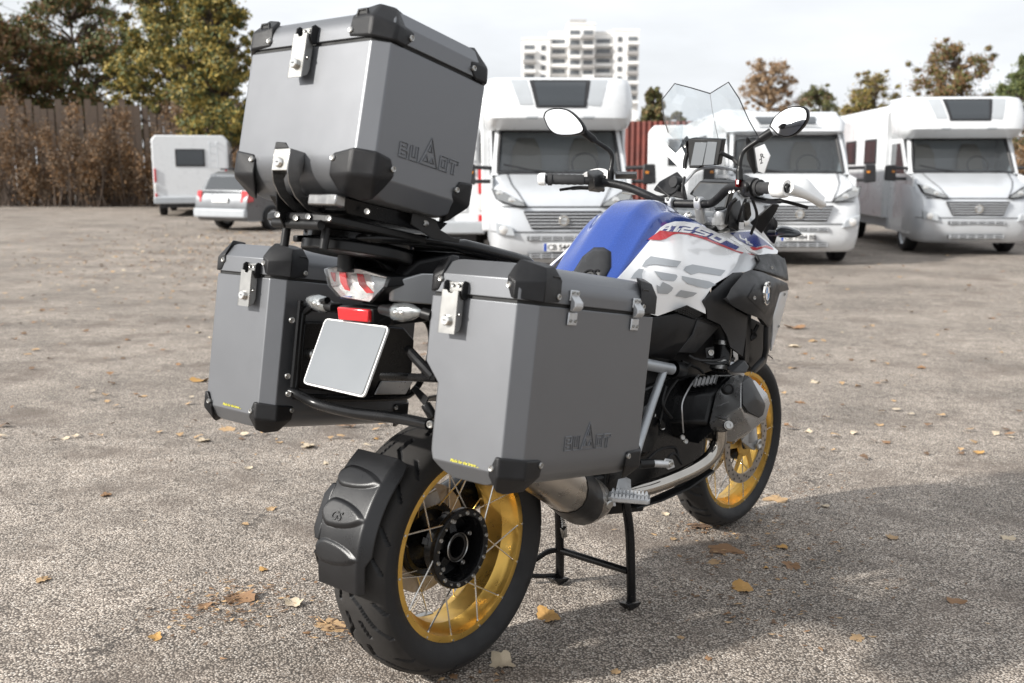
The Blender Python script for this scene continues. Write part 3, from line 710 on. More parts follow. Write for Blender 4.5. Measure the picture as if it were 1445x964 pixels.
for k in range(6):
    t = 2*math.pi*k/6; e = Vector((math.cos(t), 0, math.sin(t))); p = Vector((-math.sin(t), 0, math.cos(t)))
    cr.prism([FA+e*.05+p*.014+V(0, -.069, 0), FA+e*.05-p*.014+V(0, -.069, 0), FA+e*.122-p*.009+V(0, -.069, 0), FA+e*.122+p*.009+V(0, -.069, 0)], (0, .004, 0))
cr.lathe([(.03, -.069), (.055, -.069), (.055, -.065), (.03, -.065)], FA, (0, 1, 0), 24)
cr.build('disc_carrier', 'gold', fw)
# fork legs, caliper
fk = MB()
for y in (-.098, .098):
    top = FA + _sax*.62 + V(-.045, y, 0); bot = FA + V(-.03, y, .02)
    fk.tube([bot, bot.lerp(top, .55)], .028, 16); 
fk.hull([FA+V(x, y, z) for x, y, z in ((-.075, -.080, .06), (-.03, -.080, .10), (.012, -.080, .0), (-.02, -.080, -.02), (-.07, -.118, .06), (-.03, -.118, .10), (.012, -.112, .0), (-.02, -.112, -.02), (.0, -.11, -.025), (-.09, -.1, .02))])
fk.build('fork', 'cast_silver', bike, M=SM, bevel=.002)
at_ = MB(); at_.lathe([(.001, 0), (.018, 0), (.02, -.004), (.02, -.012), (.014, -.014), (.001, -.008)], FA+V(0, -.112, 0), (0, 1, 0), 20); at_.build('front_axle', 'steel', bike, M=SM)
fc = MB(); fc.hull([FA+V(x, y, z) for x, y, z in ((-.19, -.105, .10), (-.19, -.06, .10), (-.11, -.105, .15), (-.11, -.06, .15), (-.155, -.105, .02), (-.155, -.06, .02), (-.075, -.105, .05), (-.075, -.06, .05), (-.14, -.115, .08))])
fco = fc.build('front_caliper', 'muffler_steel', bike, M=SM, bevel=.005)
for x, z in ((-.155, .04), (-.16, .09), (-.115, .12)): screw(fco, FA+V(x, -.108, z), (0, -1, 0), .009, 'caliper_bolt')
mg = MB(); rows = []
for i in range(21):
    a = R(62+66*i/20); rows.append([FA+V(math.cos(a)*(.350-abs(y)*abs(y)*4), y, math.sin(a)*(.350-abs(y)*abs(y)*4)) for y in (-.075, -.06, -.04, -.02, 0, .02, .04, .06, .075)])
mg.grid(rows); mg.build('front_mudguard', 'plastic', bike, M=SM, solid=.003)

# --- tail: lamp, reflector, plate, indicators
tl = MB()
def tz(px, py, y): return at(px, py, y)
TL = dict(a=V(-.318, .092, 1.016), b=V(-.330, .0, 1.020), c=V(-.302, -.100, 1.004), d=V(-.262, -.062, .935), e=V(-.262, .050, .937), f=V(-.300, .090, .985))
rim_pts = [at(458, 379, .088), at(478, 375, .055), at(510, 379, 0), at(551, 391, -.098), at(546, 405, -.100), at(524, 428, -.038), at(478, 420, .045), at(464, 404, .082)]
lens_out = [p+V(-.012, 0, 0) for p in rim_pts]
back = [V(-.20, p.y*.9, p.z*.9+.098) for p in rim_pts]
tl.loft([back, [p+V(.012, 0, 0) for p in rim_pts], rim_pts, [p.lerp(sum(rim_pts, V(0, 0, 0))/8, .06)+V(-.004, 0, 0) for p in rim_pts]], cap=False)
tlo = tl.build('tail_light', 'satin_black', bike, bevel=.002)
cen = sum(rim_pts, V(0, 0, 0))/8
rf = MB(); q = [p.lerp(cen, .05)+V(.004, 0, 0) for p in rim_pts]; q2 = [p.lerp(cen, .5)+V(.030, 0, 0) for p in rim_pts]; q3 = [p.lerp(cen, .12)+V(.016, 0, 0) for p in rim_pts]
rf.loft([q, q3, q2, [cen+V(.03, 0, 0)]*8], cap=False); rf.build('lamp_reflector', 'reflector', tlo, smooth=20)
def patch(name, px, y0, m, parent, dx=0.0, sub=None):
    b = MB(); pts = [at(x, y, yy)+V(dx, 0, 0) for x, y, yy in px]; b.prism(pts, (.004, 0, 0)); return b.build(name, m, parent, bevel=.0008)
patch('lamp_divider', [(475, 381, .064), (484, 382, .05), (487, 402, .045), (492, 413, .035), (484, 411, .05), (477, 398, .06)], 0, 'red_plastic', tlo, .006)
patch('lamp_divider', [(500, 386, .015), (508, 387, 0), (513, 402, -.012), (524, 414, -.038), (514, 414, -.02), (503, 402, 0)], 0, 'red_plastic', tlo, .006)
patch('lamp_divider', [(463, 384, .08), (469, 385, .072), (469, 398, .075), (465, 395, .08)], 0, 'red_plastic', tlo, .006)
patch('smoked_panel', [(520, 388, -.03), (546, 394, -.09), (541, 406, -.09), (522, 424, -.045), (526, 410, -.05), (524, 399, -.045)], 0, 'smoke_reflector', tlo, .004)
patch('blue_sticker', [(474, 417, .058), (494, 418, .02), (488, 423, .03), (478, 421, .05)], 0, 'decal_blue', tlo, .004)
ln = MB(); ln.loft([rim_pts, [p.lerp(cen, .10)+V(-.010, 0, 0) for p in rim_pts], [p.lerp(cen, .5)+V(-.016, 0, 0) for p in rim_pts], [cen+V(-.018, 0, 0)]*8], cap=False)
ln.build('lamp_lens', 'clear_screen', tlo, smooth=50)
rr_ = [at(478, 433, .043), at(522, 437, -.043), at(522, 455, -.043), at(480, 451, .043)]
m = MB(); m.prism([p+V(-.006, 0, 0) for p in rr_], (.016, 0, 0)); ro = m.build('rear_reflector', 'red_lens', bike, bevel=.003)
m = MB(); cr_ = sum(rr_, V(0, 0, 0))/4; m.prism([cr_+(p-cr_)*1.12+V(.004, 0, 0) for p in rr_], (.05, 0, 0)); m.build('reflector_housing', 'satin_black', ro, bevel=.003)
# number plate (blanked) in its frame
pl = [V(-.297, .0905, .894), V(-.281, -.0905, .892), V(-.352, -.0905, .748), V(-.366, .0905, .755)]
pl = [at(459, 449, .0905), at(549, 461, -.0905), at(513, 561, -.0905), at(427, 541, .0905)]
def quad_in(p, du, dv):
    c = sum(p, V(0, 0, 0))/4; ux = ((p[1]-p[0])+(p[2]-p[3])).normalized(); uy = ((p[3]-p[0])+(p[2]-p[1])).normalized()
    return [p[0]+ux*du+uy*dv, p[1]-ux*du+uy*dv, p[2]-ux*du-uy*dv, p[3]+ux*du-uy*dv]
pn = (pl[1]-pl[0]).cross(pl[3]-pl[0]).normalized()
if pn.x > 0: pn = -pn
def round_quad(p, r, n=4):
    out = []
    for i in range(4):
        a, b, c = p[i-1], p[i], p[(i+1) % 4]; d1 = (a-b).normalized()*r; d2 = (c-b).normalized()*r
        for k in range(n+1):
            t = k/n; out.append((b+d1)*(1-t)**2 + b*2*t*(1-t) + (b+d2)*t*t)
    return out
m = MB(); m.prism([p for p in round_quad(pl, .012)], -pn*.006); plo = m.build('number_plate', 'plate_white', bike, label='blanked out pale blue grey number plate in white border')
m = MB(); m.prism([p+pn*.0012 for p in round_quad(quad_in(pl, .0030, .0030), .009)], -pn*.002); m.build('plate_line', 'ink_black', plo)
m = MB(); m.prism([p+pn*.0020 for p in round_quad(quad_in(pl, .0045, .0045), .008)], -pn*.002); m.build('plate_face', 'plate_blank', plo)
m = MB(); m.prism([p-pn*.008 for p in round_quad(quad_in(pl, .012, .008), .01)], -pn*.008); m.prism([V(-.27, .05, .90), V(-.27, -.05, .90), V(-.33, -.04, .80), V(-.33, .04, .80)], (.05, 0, .015)); m.build('plate_carrier', 'satin_black', bike, bevel=.002)
m = MB(); m.hull([V(x, y, z) for x in (-.235, -.12) for y in (-.05, .05) for z in (.885, .930)] + [V(-.05, .06, .96), V(-.05, -.06, .96)]); m.build('tail_underside', 'satin_black', bike, bevel=.006)
for nm, base, c0, c1 in (('right', at(540, 437, -.085), at(556, 440, -.128), at(596, 441, -.205)), ('left', at(470, 434, .085), at(463, 431, .118), at(432, 423, .192))):
    m = MB(); m.tube([base+V(.02, 0, 0), base, c0], [.010, .011, .0135], 12); io = m.build('turn_signal', 'satin_black', bike)
    ax = (c1-c0); m = MB(); secs = []
    for t, rr1, rr2 in ((0, .013, .014), (.08, .0155, .017), (.35, .0155, .019), (.65, .0125, .0155), (.9, .006, .008), (1, .001, .001)):
        secs.append([c0+ax*t+V(math.cos(2*math.pi*k/14)*rr1*.9, 0, math.sin(2*math.pi*k/14)*rr2) for k in range(14)])
    m.loft(secs); m.build('signal_housing', 'lamp_chrome', io, smooth=60)
    m = MB(); m.loft([[c+(p-c)*1.10+V(-.002, 0, 0) for p in s_] for s_ in secs for c in (sum(s_, V(0, 0, 0))/14,)]); m.build('signal_lens', 'clear_screen', io, smooth=60)
    for t in (.22, .42):
        m = MB(); m.lathe([(.0001, .004), (.003, .003), (.0065, .0)], c0+ax*t+V(-.0135, 0, 0), (-1, 0, 0), 14); m.build('signal_bulb', 'chrome', io)
    if nm == 'right':
        m = MB(); m.tube([at(597, 442, -.20), at(610, 446, -.225)], .0115, 12); m.build('signal_joint', 'satin_black', io)

# --- racks and tail frame
m = MB()
m.prism([V(x, y, z) for x, y, z in ((-.362, .06, 1.071), (-.352, .105, 1.070), (-.20, .120, 1.058), (.02, .125, 1.036), (.02, -.125, 1.036), (-.20, -.120, 1.058), (-.352, -.105, 1.070), (-.362, -.06, 1.071))], (0, 0, .020))
rk = m.build('luggage_rack', 'satin_black', bike, bevel=.004)
m = MB()
for s in (-1, 1):
    m.tube(smooth_path([(-.36, s*.06, 1.078), (-.335, s*.104, 1.079), (-.22, s*.125, 1.074), (-.10, s*.135, 1.060), (.02, s*.138, 1.038), (.12, s*.135, 1.018), (.17, s*.12, .995)], 6), [.010]*6+[.012]*12+[.016]*12+[.018]*6+[.016], 12)
m.build('grab_rail', 'gloss_black', rk)
m = MB(); m.box((-.372, .085, 1.072), (.035, .016, .014)); m.build('rack_tip', 'satin_black', rk, bevel=.003)
m = MB()
for s in (-1, 1): m.prism([V(-.345, s*.05, 1.066), V(-.318, s*.05, 1.066), V(-.25, s*.05, 1.01), V(-.13, s*.05, .97), V(-.10, s*.05, .985), V(-.18, s*.05, 1.05), V(-.12, s*.05, 1.055)], (0, -s*.012, 0))
m.cyl((-.287, .035, 1.068), (-.292, .035, 1.00), .019, 14)
m.build('rack_bracket', 'satin_black', rk, bevel=.002)
m = MB(); m.hull([V(x, y, z) for x, y, z in ((-.235, .075, .99), (-.235, -.075, .99), (-.12, .13, 1.045), (-.12, -.13, 1.045), (.15, .12, 1.02), (.15, -.12, 1.02), (-.20, .08, .955), (-.20, -.08, .955), (.10, .13, .90), (.10, -.13, .90), (-.2, .1, 1.03), (-.2, -.1, 1.03))]); m.build('tail_fairing', 'plastic', bike, bevel=.008, seg=3)
for s in (-1, 1):   # painted tail side panel
    m = MB(); m.prism([V(-.268, s*.088, .985), V(-.20, s*.112, 1.002), V(-.06, s*.135, .995), V(.08, s*.140, .965), V(.08, s*.135, .905), V(-.10, s*.125, .925), V(-.258, s*.075, .942)], (0, -s*.012, 0)); po = m.build('tail_side_panel', 'silver_trim', bike, bevel=.004)
    m = MB(); m.prism([V(-.13, s*.137, .985), V(.06, s*.146, .972), V(.06, s*.146, .930), V(-.06, s*.137, .955)], (0, -s*.003, 0)); m.build('white_flash', 'white_paint', po)
# top-case carrier: plates stacked between rack and case, tilted like the case
TM = Matrix.Rotation(R(10.8), 4, 'Y')
def tcp(u, y, w): return TM @ Vector((u, y, w))
m = MB(); m.hull([tcp(u, y, w) for u, y, w in ((-.655, .10, 1.058), (-.655, -.12, 1.058), (-.385, .16, 1.058), (-.385, -.165, 1.058), (-.625, .10, 1.030), (-.625, -.12, 1.030), (-.40, .14, 1.030), (-.40, -.15, 1.030))]); tco = m.build('case_carrier', 'gloss_black', bike, bevel=.003)
m = MB(); m.prism([tcp(u, y, 1.006) for u, y in ((-.668, .05), (-.655, .095), (-.45, .13), (-.355, .13), (-.355, -.13), (-.45, -.14), (-.655, -.105), (-.668, -.05))], tcp(0, 0, .016)); m.build('adapter_plate', 'satin_black', tco, bevel=.003)
m = MB(); m.tube([tcp(-.660, .06, 1.000), tcp(-.660, -.085, 1.000)], .010, 14); m.build('adapter_bar', 'satin_black', tco)
m = MB(); m.loft([[tcp(-.475+.112*math.cos(2*math.pi*k/28), .120*math.sin(2*math.pi*k/28), w) for k in range(28)] for w in (.990, .9905, 1.004)]); m.build('swivel_disc', 'gloss_black', tco, bevel=.002)
m = MB(); m.loft([[tcp(-.48+.118*math.cos(2*math.pi*k/28), .122*math.sin(2*math.pi*k/28), w) for k in range(28)] for w in (.962, .984)]); m.build('swivel_base', 'satin_black', tco, bevel=.003)
m = MB(); m.box(tcp(-.672, -.105, 1.046), (.026, .082, .022), TM.to_3x3()); m.build('carrier_latch', 'smoke_reflector', tco, bevel=.003)
m = MB(); m.prism([tcp(u, .020, w) for u, w in ((-.700, 1.058), (-.640, 1.058), (-.630, 1.030), (-.645, .998), (-.668, .990), (-.692, 1.02))], (0, -.004, 0)); m.build('carrier_bracket', 'gloss_black', tco, bevel=.001)
m = MB(); m.prism([tcp(-.655, y, w) for y, w in ((-.078, 1.058), (-.118, 1.058), (-.118, 1.030), (-.084, 1.030))], (.03, 0, 0)); m.build('carrier_bracket', 'gloss_black', tco, bevel=.002)
m = MB(); m.prism([tcp(u, -.170, w) for u, w in ((-.50, 1.058), (-.43, 1.058), (-.415, 1.040), (-.37, 1.030), (-.345, 1.034), (-.35, 1.022), (-.43, 1.016), (-.50, 1.034))], (0, .003, 0)); m.build('carrier_side_plate', 'satin_black', tco, bevel=.001)
for u, y, w in ((-.672, -.02, 1.010), (-.660, -.105, 1.014), (-.67, -.055, 1.014), (-.46, -.171, 1.044), (-.60, -.145, 1.040), (-.69, .015, 1.012)): screw(tco, tcp(u, y, w), TM.to_3x3() @ V(-1, -.5, 0), .0065)
for u, y in ((-.62, .07), (-.62, -.055)):
    m = MB(); m.cyl(tcp(u, y, 1.0), tcp(u, y, .958), .009, 12); m.build('carrier_spacer', 'satin_black', tco)
m = MB(); m.lathe([(.0001, .012), (.010, .012), (.013, .006), (.013, 0)], V(-.075, -.11, 1.052), (0, 0, 1), 16); m.build('rack_bolt', 'steel', rk)
# side-case carrier tubes
ct = MB()
ct.tube(smooth_path([at(410, 553, .245), at(420, 557, .225), at(450, 571, .17), at(500, 583, .04), at(560, 590, -.10), at(606, 599, -.222)], 6), .0125, 12)
cto = ct.build('side_case_carrier', 'gloss_black', bike)
ct = MB()
for s in (-1, 1):
    Y = .245*s
    Q = [lambda u, w: Matrix.Rotation(R(7.3), 4, 'Y') @ Vector((u, Y, w))][0]
    ct.tube(smooth_path([Q(-.33, .865), Q(-.352, .85), Q(-.352, .70), Q(-.352, .668), Q(-.33, .65), Q(-.05, .645), Q(.05, .66), Q(.10, .75), Q(.08, .85), Q(-.05, .868), Q(-.33, .865)], 4), .009, 10)
    ct.tube([Q(-.36, .66), Q(-.36, .88)], .007, 8)
ct.tube([at(575, 493, -.10), at(612, 533, -.20)], .011, 10); ct.tube([at(540, 531, -.02), at(618, 534, -.215)], .009, 10)
ct.tube([at(432, 440, .23), at(447, 428, .16), at(462, 424, .10)], .008, 8)
ct.build('carrier_tube', 'gloss_black', cto)
for px, py, y in ((412, 452, .236), (406, 531, .236), (407, 556, .232)): screw(cto, at(px, py, y), (-.4, -1, 0), .007)
screw(cto, at(607, 599, -.235), (-1, -.3, 0), .008)
m = MB(); m.hull([at(580, 549, -.10), at(586, 543, -.10), at(606, 562, -.16), at(600, 575, -.16), at(580, 549, -.085), at(586, 543, -.085), at(606, 562, -.145), at(600, 575, -.145)]); m.tube([at(600, 570, -.15), at(612, 590, -.17)], .012, 8); m.build('passenger_footrest', 'satin_black', bike, bevel=.003)
# inner fender above rear tyre
m = MB(); rows = []
for i in range(13):
    a = R(38+50*i/12); rows.append([RA+V(math.cos(a)*(.375-y*y*3), y, math.sin(a)*(.375-y*y*3)) for y in (-.10, -.07, -.03, 0, .03, .07, .10)])
m.grid(rows); m.build('inner_fender', 'satin_black', bike, solid=.004)

# --- centre stand
m = MB()
FR_, FL_ = V(.626, -.163, .008), V(.640, .105, .008)
m.tube(smooth_path([at(883, 690, -.135), at(884, 715, -.142), at(889, 760, -.150), FR_+V(0, 0, .012)], 5), .0135, 12)
m.tube(smooth_path([at(788, 700, .06), at(789, 740, .085), at(790, 780, .096), FL_+V(0, 0, .012)], 5), .0135, 12)
m.tube([at(789, 776, .097), at(886, 806, -.150)], .0105, 12)
m.tube(smooth_path([at(787, 776, .098), at(772, 779, .12), at(755, 790, .14), at(735, 800, .16)], 4), .0085, 10)
m.tube(smooth_path([at(790, 812, .108), at(765, 813, .14), at(735, 812, .18)], 4), .0075, 10)
cs = m.build('centre_stand', 'gloss_black', bike)
for f, s in ((FR_, 1), (FL_, -1)):
    m = MB(); m.hull([f+V(x, y, z) for x, y, z in ((-.035, -.018, .006), (.030, -.018, .004), (.030, .018, .004), (-.035, .018, .006), (-.048, -.015, .020), (-.048, .015, .020), (-.02, -.015, -.007), (.02, -.015, -.007), (.02, .015, -.007), (-.02, .015, -.007))]); m.build('stand_foot', 'gloss_black', cs, bevel=.002)
m = MB(); pts = []
a, b = at(793, 722, .05), at(797, 752, .06)
for k in range(60):
    t = k/59; p = a.lerp(b, t); pts.append(p+V(math.cos(k*1.25)*.006, math.sin(k*1.25)*.006, 0))
m.tube(pts, .0014, 5); m.build('stand_spring', 'steel', cs)
m = MB(); m.hull([at(790, 745, .05), at(800, 742, .045), at(801, 758, .05), at(793, 760, .055), at(796, 750, .035)]); m.build('stand_bracket', 'steel', cs, bevel=.001)

# --- exhaust: header and silencer on the right
m = MB()
m.tube(smooth_path([at(1016, 606, -.30), at(1014, 626, -.295), at(1002, 646, -.28), at(980, 662, -.258), at(952, 675, -.228), at(925, 685, -.198), at(900, 692, -.168), at(875, 697, -.135), at(850, 694, -.09)], 6), .0215, 18)
m.build('exhaust_header', 'header_steel', bike, smooth=60)
m = MB(); m.loft([[at(x, y, yy)+V(0, dy, dz) for dy, dz in ((0, .0), (-.02, -.004), (-.022, -.010), (.03, -.012))] for x, y, yy in ((1000, 660, -.23), (965, 684, -.21), (925, 702, -.17), (890, 712, -.13))]); m.build('heat_shield', 'satin_black', bike, bevel=.002)
def ell(c, rx, rz, n=20, tilt=0):
    return [c+V(0, math.cos(2*math.pi*k/n)*rx, math.sin(2*math.pi*k/n)*rz) for k in range(n)]
m = MB(); m.loft([ell(V(.60, -.06, .335), .030, .030), ell(V(.53, -.085, .340), .060, .045), ell(V(.46, -.11, .358), .082, .062), ell(V(.38, -.14, .382), .086, .074), ell(V(.345, -.15, .395), .086, .078)]); so = m.build('silencer', 'muffler_steel', bike, smooth=50)
m = MB(); m.loft([ell(V(.35, -.149, .394), .088, .080), ell(V(.31, -.165, .414), .088, .080), ell(V(.26, -.182, .440), .086, .078), ell(V(.225, -.190, .460), .083, .075)]); m.build('silencer_band', 'satin_black', so, smooth=50)
m = MB(); m.loft([ell(V(.235, -.188, .455), .082, .074), ell(V(.12, -.200, .522), .078, .072), ell(V(.0, -.205, .588), .068, .068), ell(V(-.08, -.205, .62), .055, .06)]); m.build('silencer_can', 'muffler_steel', so, smooth=50)
m = MB(); m.lathe([(.0001, .003), (.010, .003), (.013, 0)], V(.40, -.222, .372), (-.3, -1, -.2), 14); m.build('silencer_badge', 'steel', so)
# ------------------------------------------------------------------ bodywork skins
from mathutils.geometry import delaunay_2d_cdt
def tps(nodes):
    "smooth interpolation of the lateral position y over picked points"
    P = np.array(nodes, float); n = len(P); X = P[:, :2]/100.0
    def U(r2): return np.where(r2 > 1e-12, r2*np.log(r2+1e-12), 0)
    A = np.zeros((n+3, n+3)); D = ((X[:, None]-X[None])**2).sum(2); A[:n, :n] = U(D)+np.eye(n)*4e-3
    A[:n, n:] = np.c_[np.ones(n), X]; A[n:, :n] = A[:n, n:].T
    w = np.linalg.solve(A, np.r_[P[:, 2], 0, 0, 0])
    def f(px, py):
        q = np.array([px, py])/100.0; d = ((X-q)**2).sum(1)
        return float(U(d)@w[:n] + w[n] + w[n+1]*q[0] + w[n+2]*q[1])
    return f
def inside(p, poly):
    x, y = p; c = False; n = len(poly)
    for i in range(n):
        x1, y1 = poly[i]; x2, y2 = poly[i-1]
        if (y1 > y) != (y2 > y) and x < (x2-x1)*(y-y1)/(y2-y1)+x1: c = not c
    return c
def edge_dist(p, poly):
    return min(sdseg(p, poly[i-1], poly[i]) for i in range(len(poly)))
def skin_data(outline, f, step=6.0, off=0.0):
    "triangulated sheet over an outline; returns points (motorcycle frame) and faces turned outward"
    ol = []
    n = len(outline)
    for i in range(n):
        a, b = outline[i], outline[(i+1) % n]; L_ = math.dist(a, b); k = max(1, int(L_/step))
        ol += [(a[0]+(b[0]-a[0])*j/k, a[1]+(b[1]-a[1])*j/k) for j in range(k)]
    xs_ = [p[0] for p in ol]; ys_ = [p[1] for p in ol]; pts = list(ol)
    y = min(ys_); row = 0
    while y < max(ys_):
        x = min(xs_) + (step/2 if row % 2 else 0)
        while x < max(xs_):
            if inside((x, y), ol) and edge_dist((x, y), ol) > step*.45: pts.append((x, y))
            x += step
        y += step*.866; row += 1
    v, e, fc, *_ = delaunay_2d_cdt([Vector(p) for p in pts], [(i, (i+1) % len(ol)) for i in range(len(ol))], [], 1, 1e-5)
    P3 = [at(p.x, p.y, f(p.x, p.y)-off) for p in v]
    out = []
    for t in fc:
        a, b, c = [P3[i] for i in t[:3]]; nn = (b-a).cross(c-a)
        out.append(tuple(t) if nn.dot(_bo-a) > 0 else tuple(reversed(t)))
    return P3, out
def skin(name, outline, f, m, parent=None, step=6.0, off=0.0, thick=.004, mirror=False, bevel=0, label=None, smooth=40):
    P3, fc = skin_data(outline, f, step, off)
    def mk(P, F):
        me = bpy.data.meshes.new(name); me.from_pydata([tuple(p) for p in P], [], F); me.materials.append(MATS[m])
        for p in me.polygons: p.use_smooth = True
        if smooth: me.set_sharp_from_angle(angle=R(smooth))
        o = inst(name, me, parent if parent is not None else bike)
        if thick:
            md = o.modifiers.new('solid', 'SOLIDIFY'); md.thickness = thick; md.offset = -1
        if bevel:
            md = o.modifiers.new('bevel', 'BEVEL'); md.width = bevel; md.segments = 2; md.limit_method = 'ANGLE'; md.angle_limit = R(40)
        if thick:
            md = o.modifiers.new('split', 'EDGE_SPLIT'); md.split_angle = R(50)
        return o
    o = mk(P3, fc)
    if label: o['label'] = label
    if mirror: mk([V(p.x, -p.y, p.z) for p in P3], [tuple(reversed(t)) for t in fc])
    return o
def facets(name, px, faces, m, parent=None, thick=.006, bevel=.002, mirror=False, smooth=20):
    "flat-faceted panel: px = (x, y, lateral) picks, faces = index tuples"
    P = [at(*p) for p in px]
    b = []
    for t in faces:
        n = (P[t[1]]-P[t[0]]).cross(P[t[2]]-P[t[0]]); b.append(tuple(t) if n.dot(_bo-P[t[0]]) > 0 else tuple(reversed(t)))
    def mk(P, b):
        me = bpy.data.meshes.new(name); me.from_pydata([tuple(p) for p in P], [], b); me.materials.append(MATS[m])
        for p in me.polygons: p.use_smooth = True
        me.set_sharp_from_angle(angle=R(smooth))
        o = inst(name, me, parent if parent is not None else bike)
        md = o.modifiers.new('solid', 'SOLIDIFY'); md.thickness = thick; md.offset = -1
        if bevel:
            md = o.modifiers.new('bevel', 'BEVEL'); md.width = bevel; md.segments = 3; md.limit_method = 'ANGLE'; md.angle_limit = R(15)
        return o
    o = mk(P, b)
    if mirror: mk([V(p.x, -p.y, p.z) for p in P], [tuple(reversed(t)) for t in b])
    return o

# --- blue tank shell: cross sections along x; each half profile from the middle outwards (y, z)
TS = [(.515, [(0, .925), (.045, .924), (.085, .918), (.112, .905), (.128, .880)]),
      (.575, [(0, .990), (.048, .988), (.088, .980), (.112, .965), (.128, .930)]),
      (.640, [(0, 1.058), (.050, 1.055), (.088, 1.046), (.110, 1.030), (.127, .992)]),
      (.705, [(0, 1.120), (.050, 1.118), (.085, 1.106), (.107, 1.088), (.125, 1.050)]),
      (.765, [(0, 1.162), (.048, 1.162), (.080, 1.148), (.104, 1.128), (.123, 1.090)]),
      (.830, [(0, 1.180), (.046, 1.180), (.078, 1.166), (.103, 1.144), (.123, 1.106)]),
      (.900, [(0, 1.176), (.045, 1.175), (.078, 1.160), (.106, 1.138), (.126, 1.104)]),
      (.980, [(0, 1.155), (.045, 1.153), (.080, 1.142), (.110, 1.124), (.130, 1.096)]),
      (1.060, [(0, 1.118), (.045, 1.117), (.082, 1.112), (.112, 1.102), (.132, 1.080)])]
rows = []
for x, hp in TS:
    hp = [(y, z-(.015 if 0.6 < x < 1.0 and i == 2 else 0)) for i, (y, z) in enumerate(hp)]
    rows.append([V(x, y, z) for y, z in reversed(hp[1:])] + [V(x, -y, z) for y, z in hp])
m = MB(); m.grid(rows); tank = m.build('tank_cover', 'blue_paint', bike, smooth=0, sub=2, label='metallic blue tank cover')
for p in tank.data.polygons: p.use_smooth = True
# keep the character lines crisp
cr_l = tank.data.attributes.new('crease_edge', 'FLOAT', 'EDGE')
ncol = 9
for e in tank.data.edges:
    a, b = sorted(e.vertices); ca_, cb_ = a % ncol, b % ncol
    if ca_ == cb_ and ca_ in (1, 7): cr_l.data[e.index].value = 0.75
    if ca_ == cb_ and ca_ in (3, 5): cr_l.data[e.index].value = 0.85
# raised centre rib and the dark filler rim
m = MB(); m.lathe([(.032, 0), (.040, .004), (.044, .002), (.044, -.01)], V(.93, 0, 1.168), (.12, 0, 1), 32); m.build('filler_ring', 'satin_black', tank)
m = MB(); m.lathe([(.0001, .006), (.028, .006), (.032, .002), (.032, -.01)], V(.93, 0, 1.168), (.12, 0, 1), 32); m.build('filler_cap', 'gloss_black', tank)
# black knee pad at the seat end of the tank
pad = [(806, 388), (822, 362), (838, 349), (852, 349), (862, 355), (862, 376), (852, 396), (806, 396)]
def tank_z(x, y):
    y = abs(y); i = max(0, min(len(TS)-2, max([k for k in range(len(TS)) if TS[k][0] <= x] or [0]))); f = (x-TS[i][0])/(TS[i+1][0]-TS[i][0])
    def zz(hp):
        for j in range(len(hp)-1):
            if y <= hp[j+1][0]: return hp[j][1]+(hp[j+1][1]-hp[j][1])*(y-hp[j][0])/(hp[j+1][0]-hp[j][0])
        return hp[-1][1]
    return zz(TS[i][1])*(1-f)+zz(TS[i+1][1])*f
def on_tank(px, py, off):
    v = (_bR @ ray_w(px, py)[1]); t = 1.5
    while t < 4.5:
        p = _bo+v*t
        if p.x > .5 and p.z < tank_z(p.x, p.y) and abs(p.y) < .135: break
        t += .004
    return _bo+v*t - v.normalized()*off
ol = pad; ppts = list(ol)
for yy in range(355, 396, 8):
    for xx in range(812, 862, 8):
        if inside((xx, yy), ol) and edge_dist((xx, yy), ol) > 3: ppts.append((xx, yy))
v2_, e2_, f2_, *_ = delaunay_2d_cdt([Vector(p) for p in ppts], [(i, (i+1) % len(ol)) for i in range(len(ol))], [], 1, 1e-5)
pad_pts = [on_tank(p.x, p.y, .004 if edge_dist((p.x, p.y), ol) < 1 else .016) for p in v2_]; fc = []
for t in f2_:
    a, b, c = [pad_pts[i] for i in t[:3]]; fc.append(tuple(t) if (b-a).cross(c-a).dot(_bo-a) > 0 else tuple(reversed(t)))
me = bpy.data.meshes.new('tank_pad'); me.from_pydata([tuple(p) for p in pad_pts], [], fc); me.materials.append(MATS['plastic_grey'])
for p in me.polygons: p.use_smooth = True
me.set_sharp_from_angle(angle=R(35))
po = inst('tank_pad', me, bike); md = po.modifiers.new('s', 'SOLIDIFY'); md.thickness = .015; md.offset = -1
pA, pB = on_tank(818, 392, .019), on_tank(846, 392, .019)
text_mesh('embossed_letters', 'GS', .040, 'gloss_black', po, basis(pA, pB-pA, (.62, 0, .8)), ext=.001, bold=.0008, shear=.3)
# seat
rows = []
for x, z, w in ((-.14, 1.005, .10), (-.05, 1.022, .145), (.05, 1.030, .16), (.16, 1.010, .165), (.24, .965, .165), (.34, .925, .15), (.44, .920, .125), (.53, .950, .10), (.58, .985, .09)):
    rows.append([V(x, y*w, z-dz) for y, dz in ((1, .11), (1.02, .05), (.86, .008), (.45, 0), (0, -.003), (-.45, 0), (-.86, .008), (-1.02, .05), (-1, .11))])
m = MB(); m.grid(rows); so_ = m.build('seat', 'seat_vinyl', bike, smooth=0, sub=2)
for p in so_.data.polygons: p.use_smooth = True

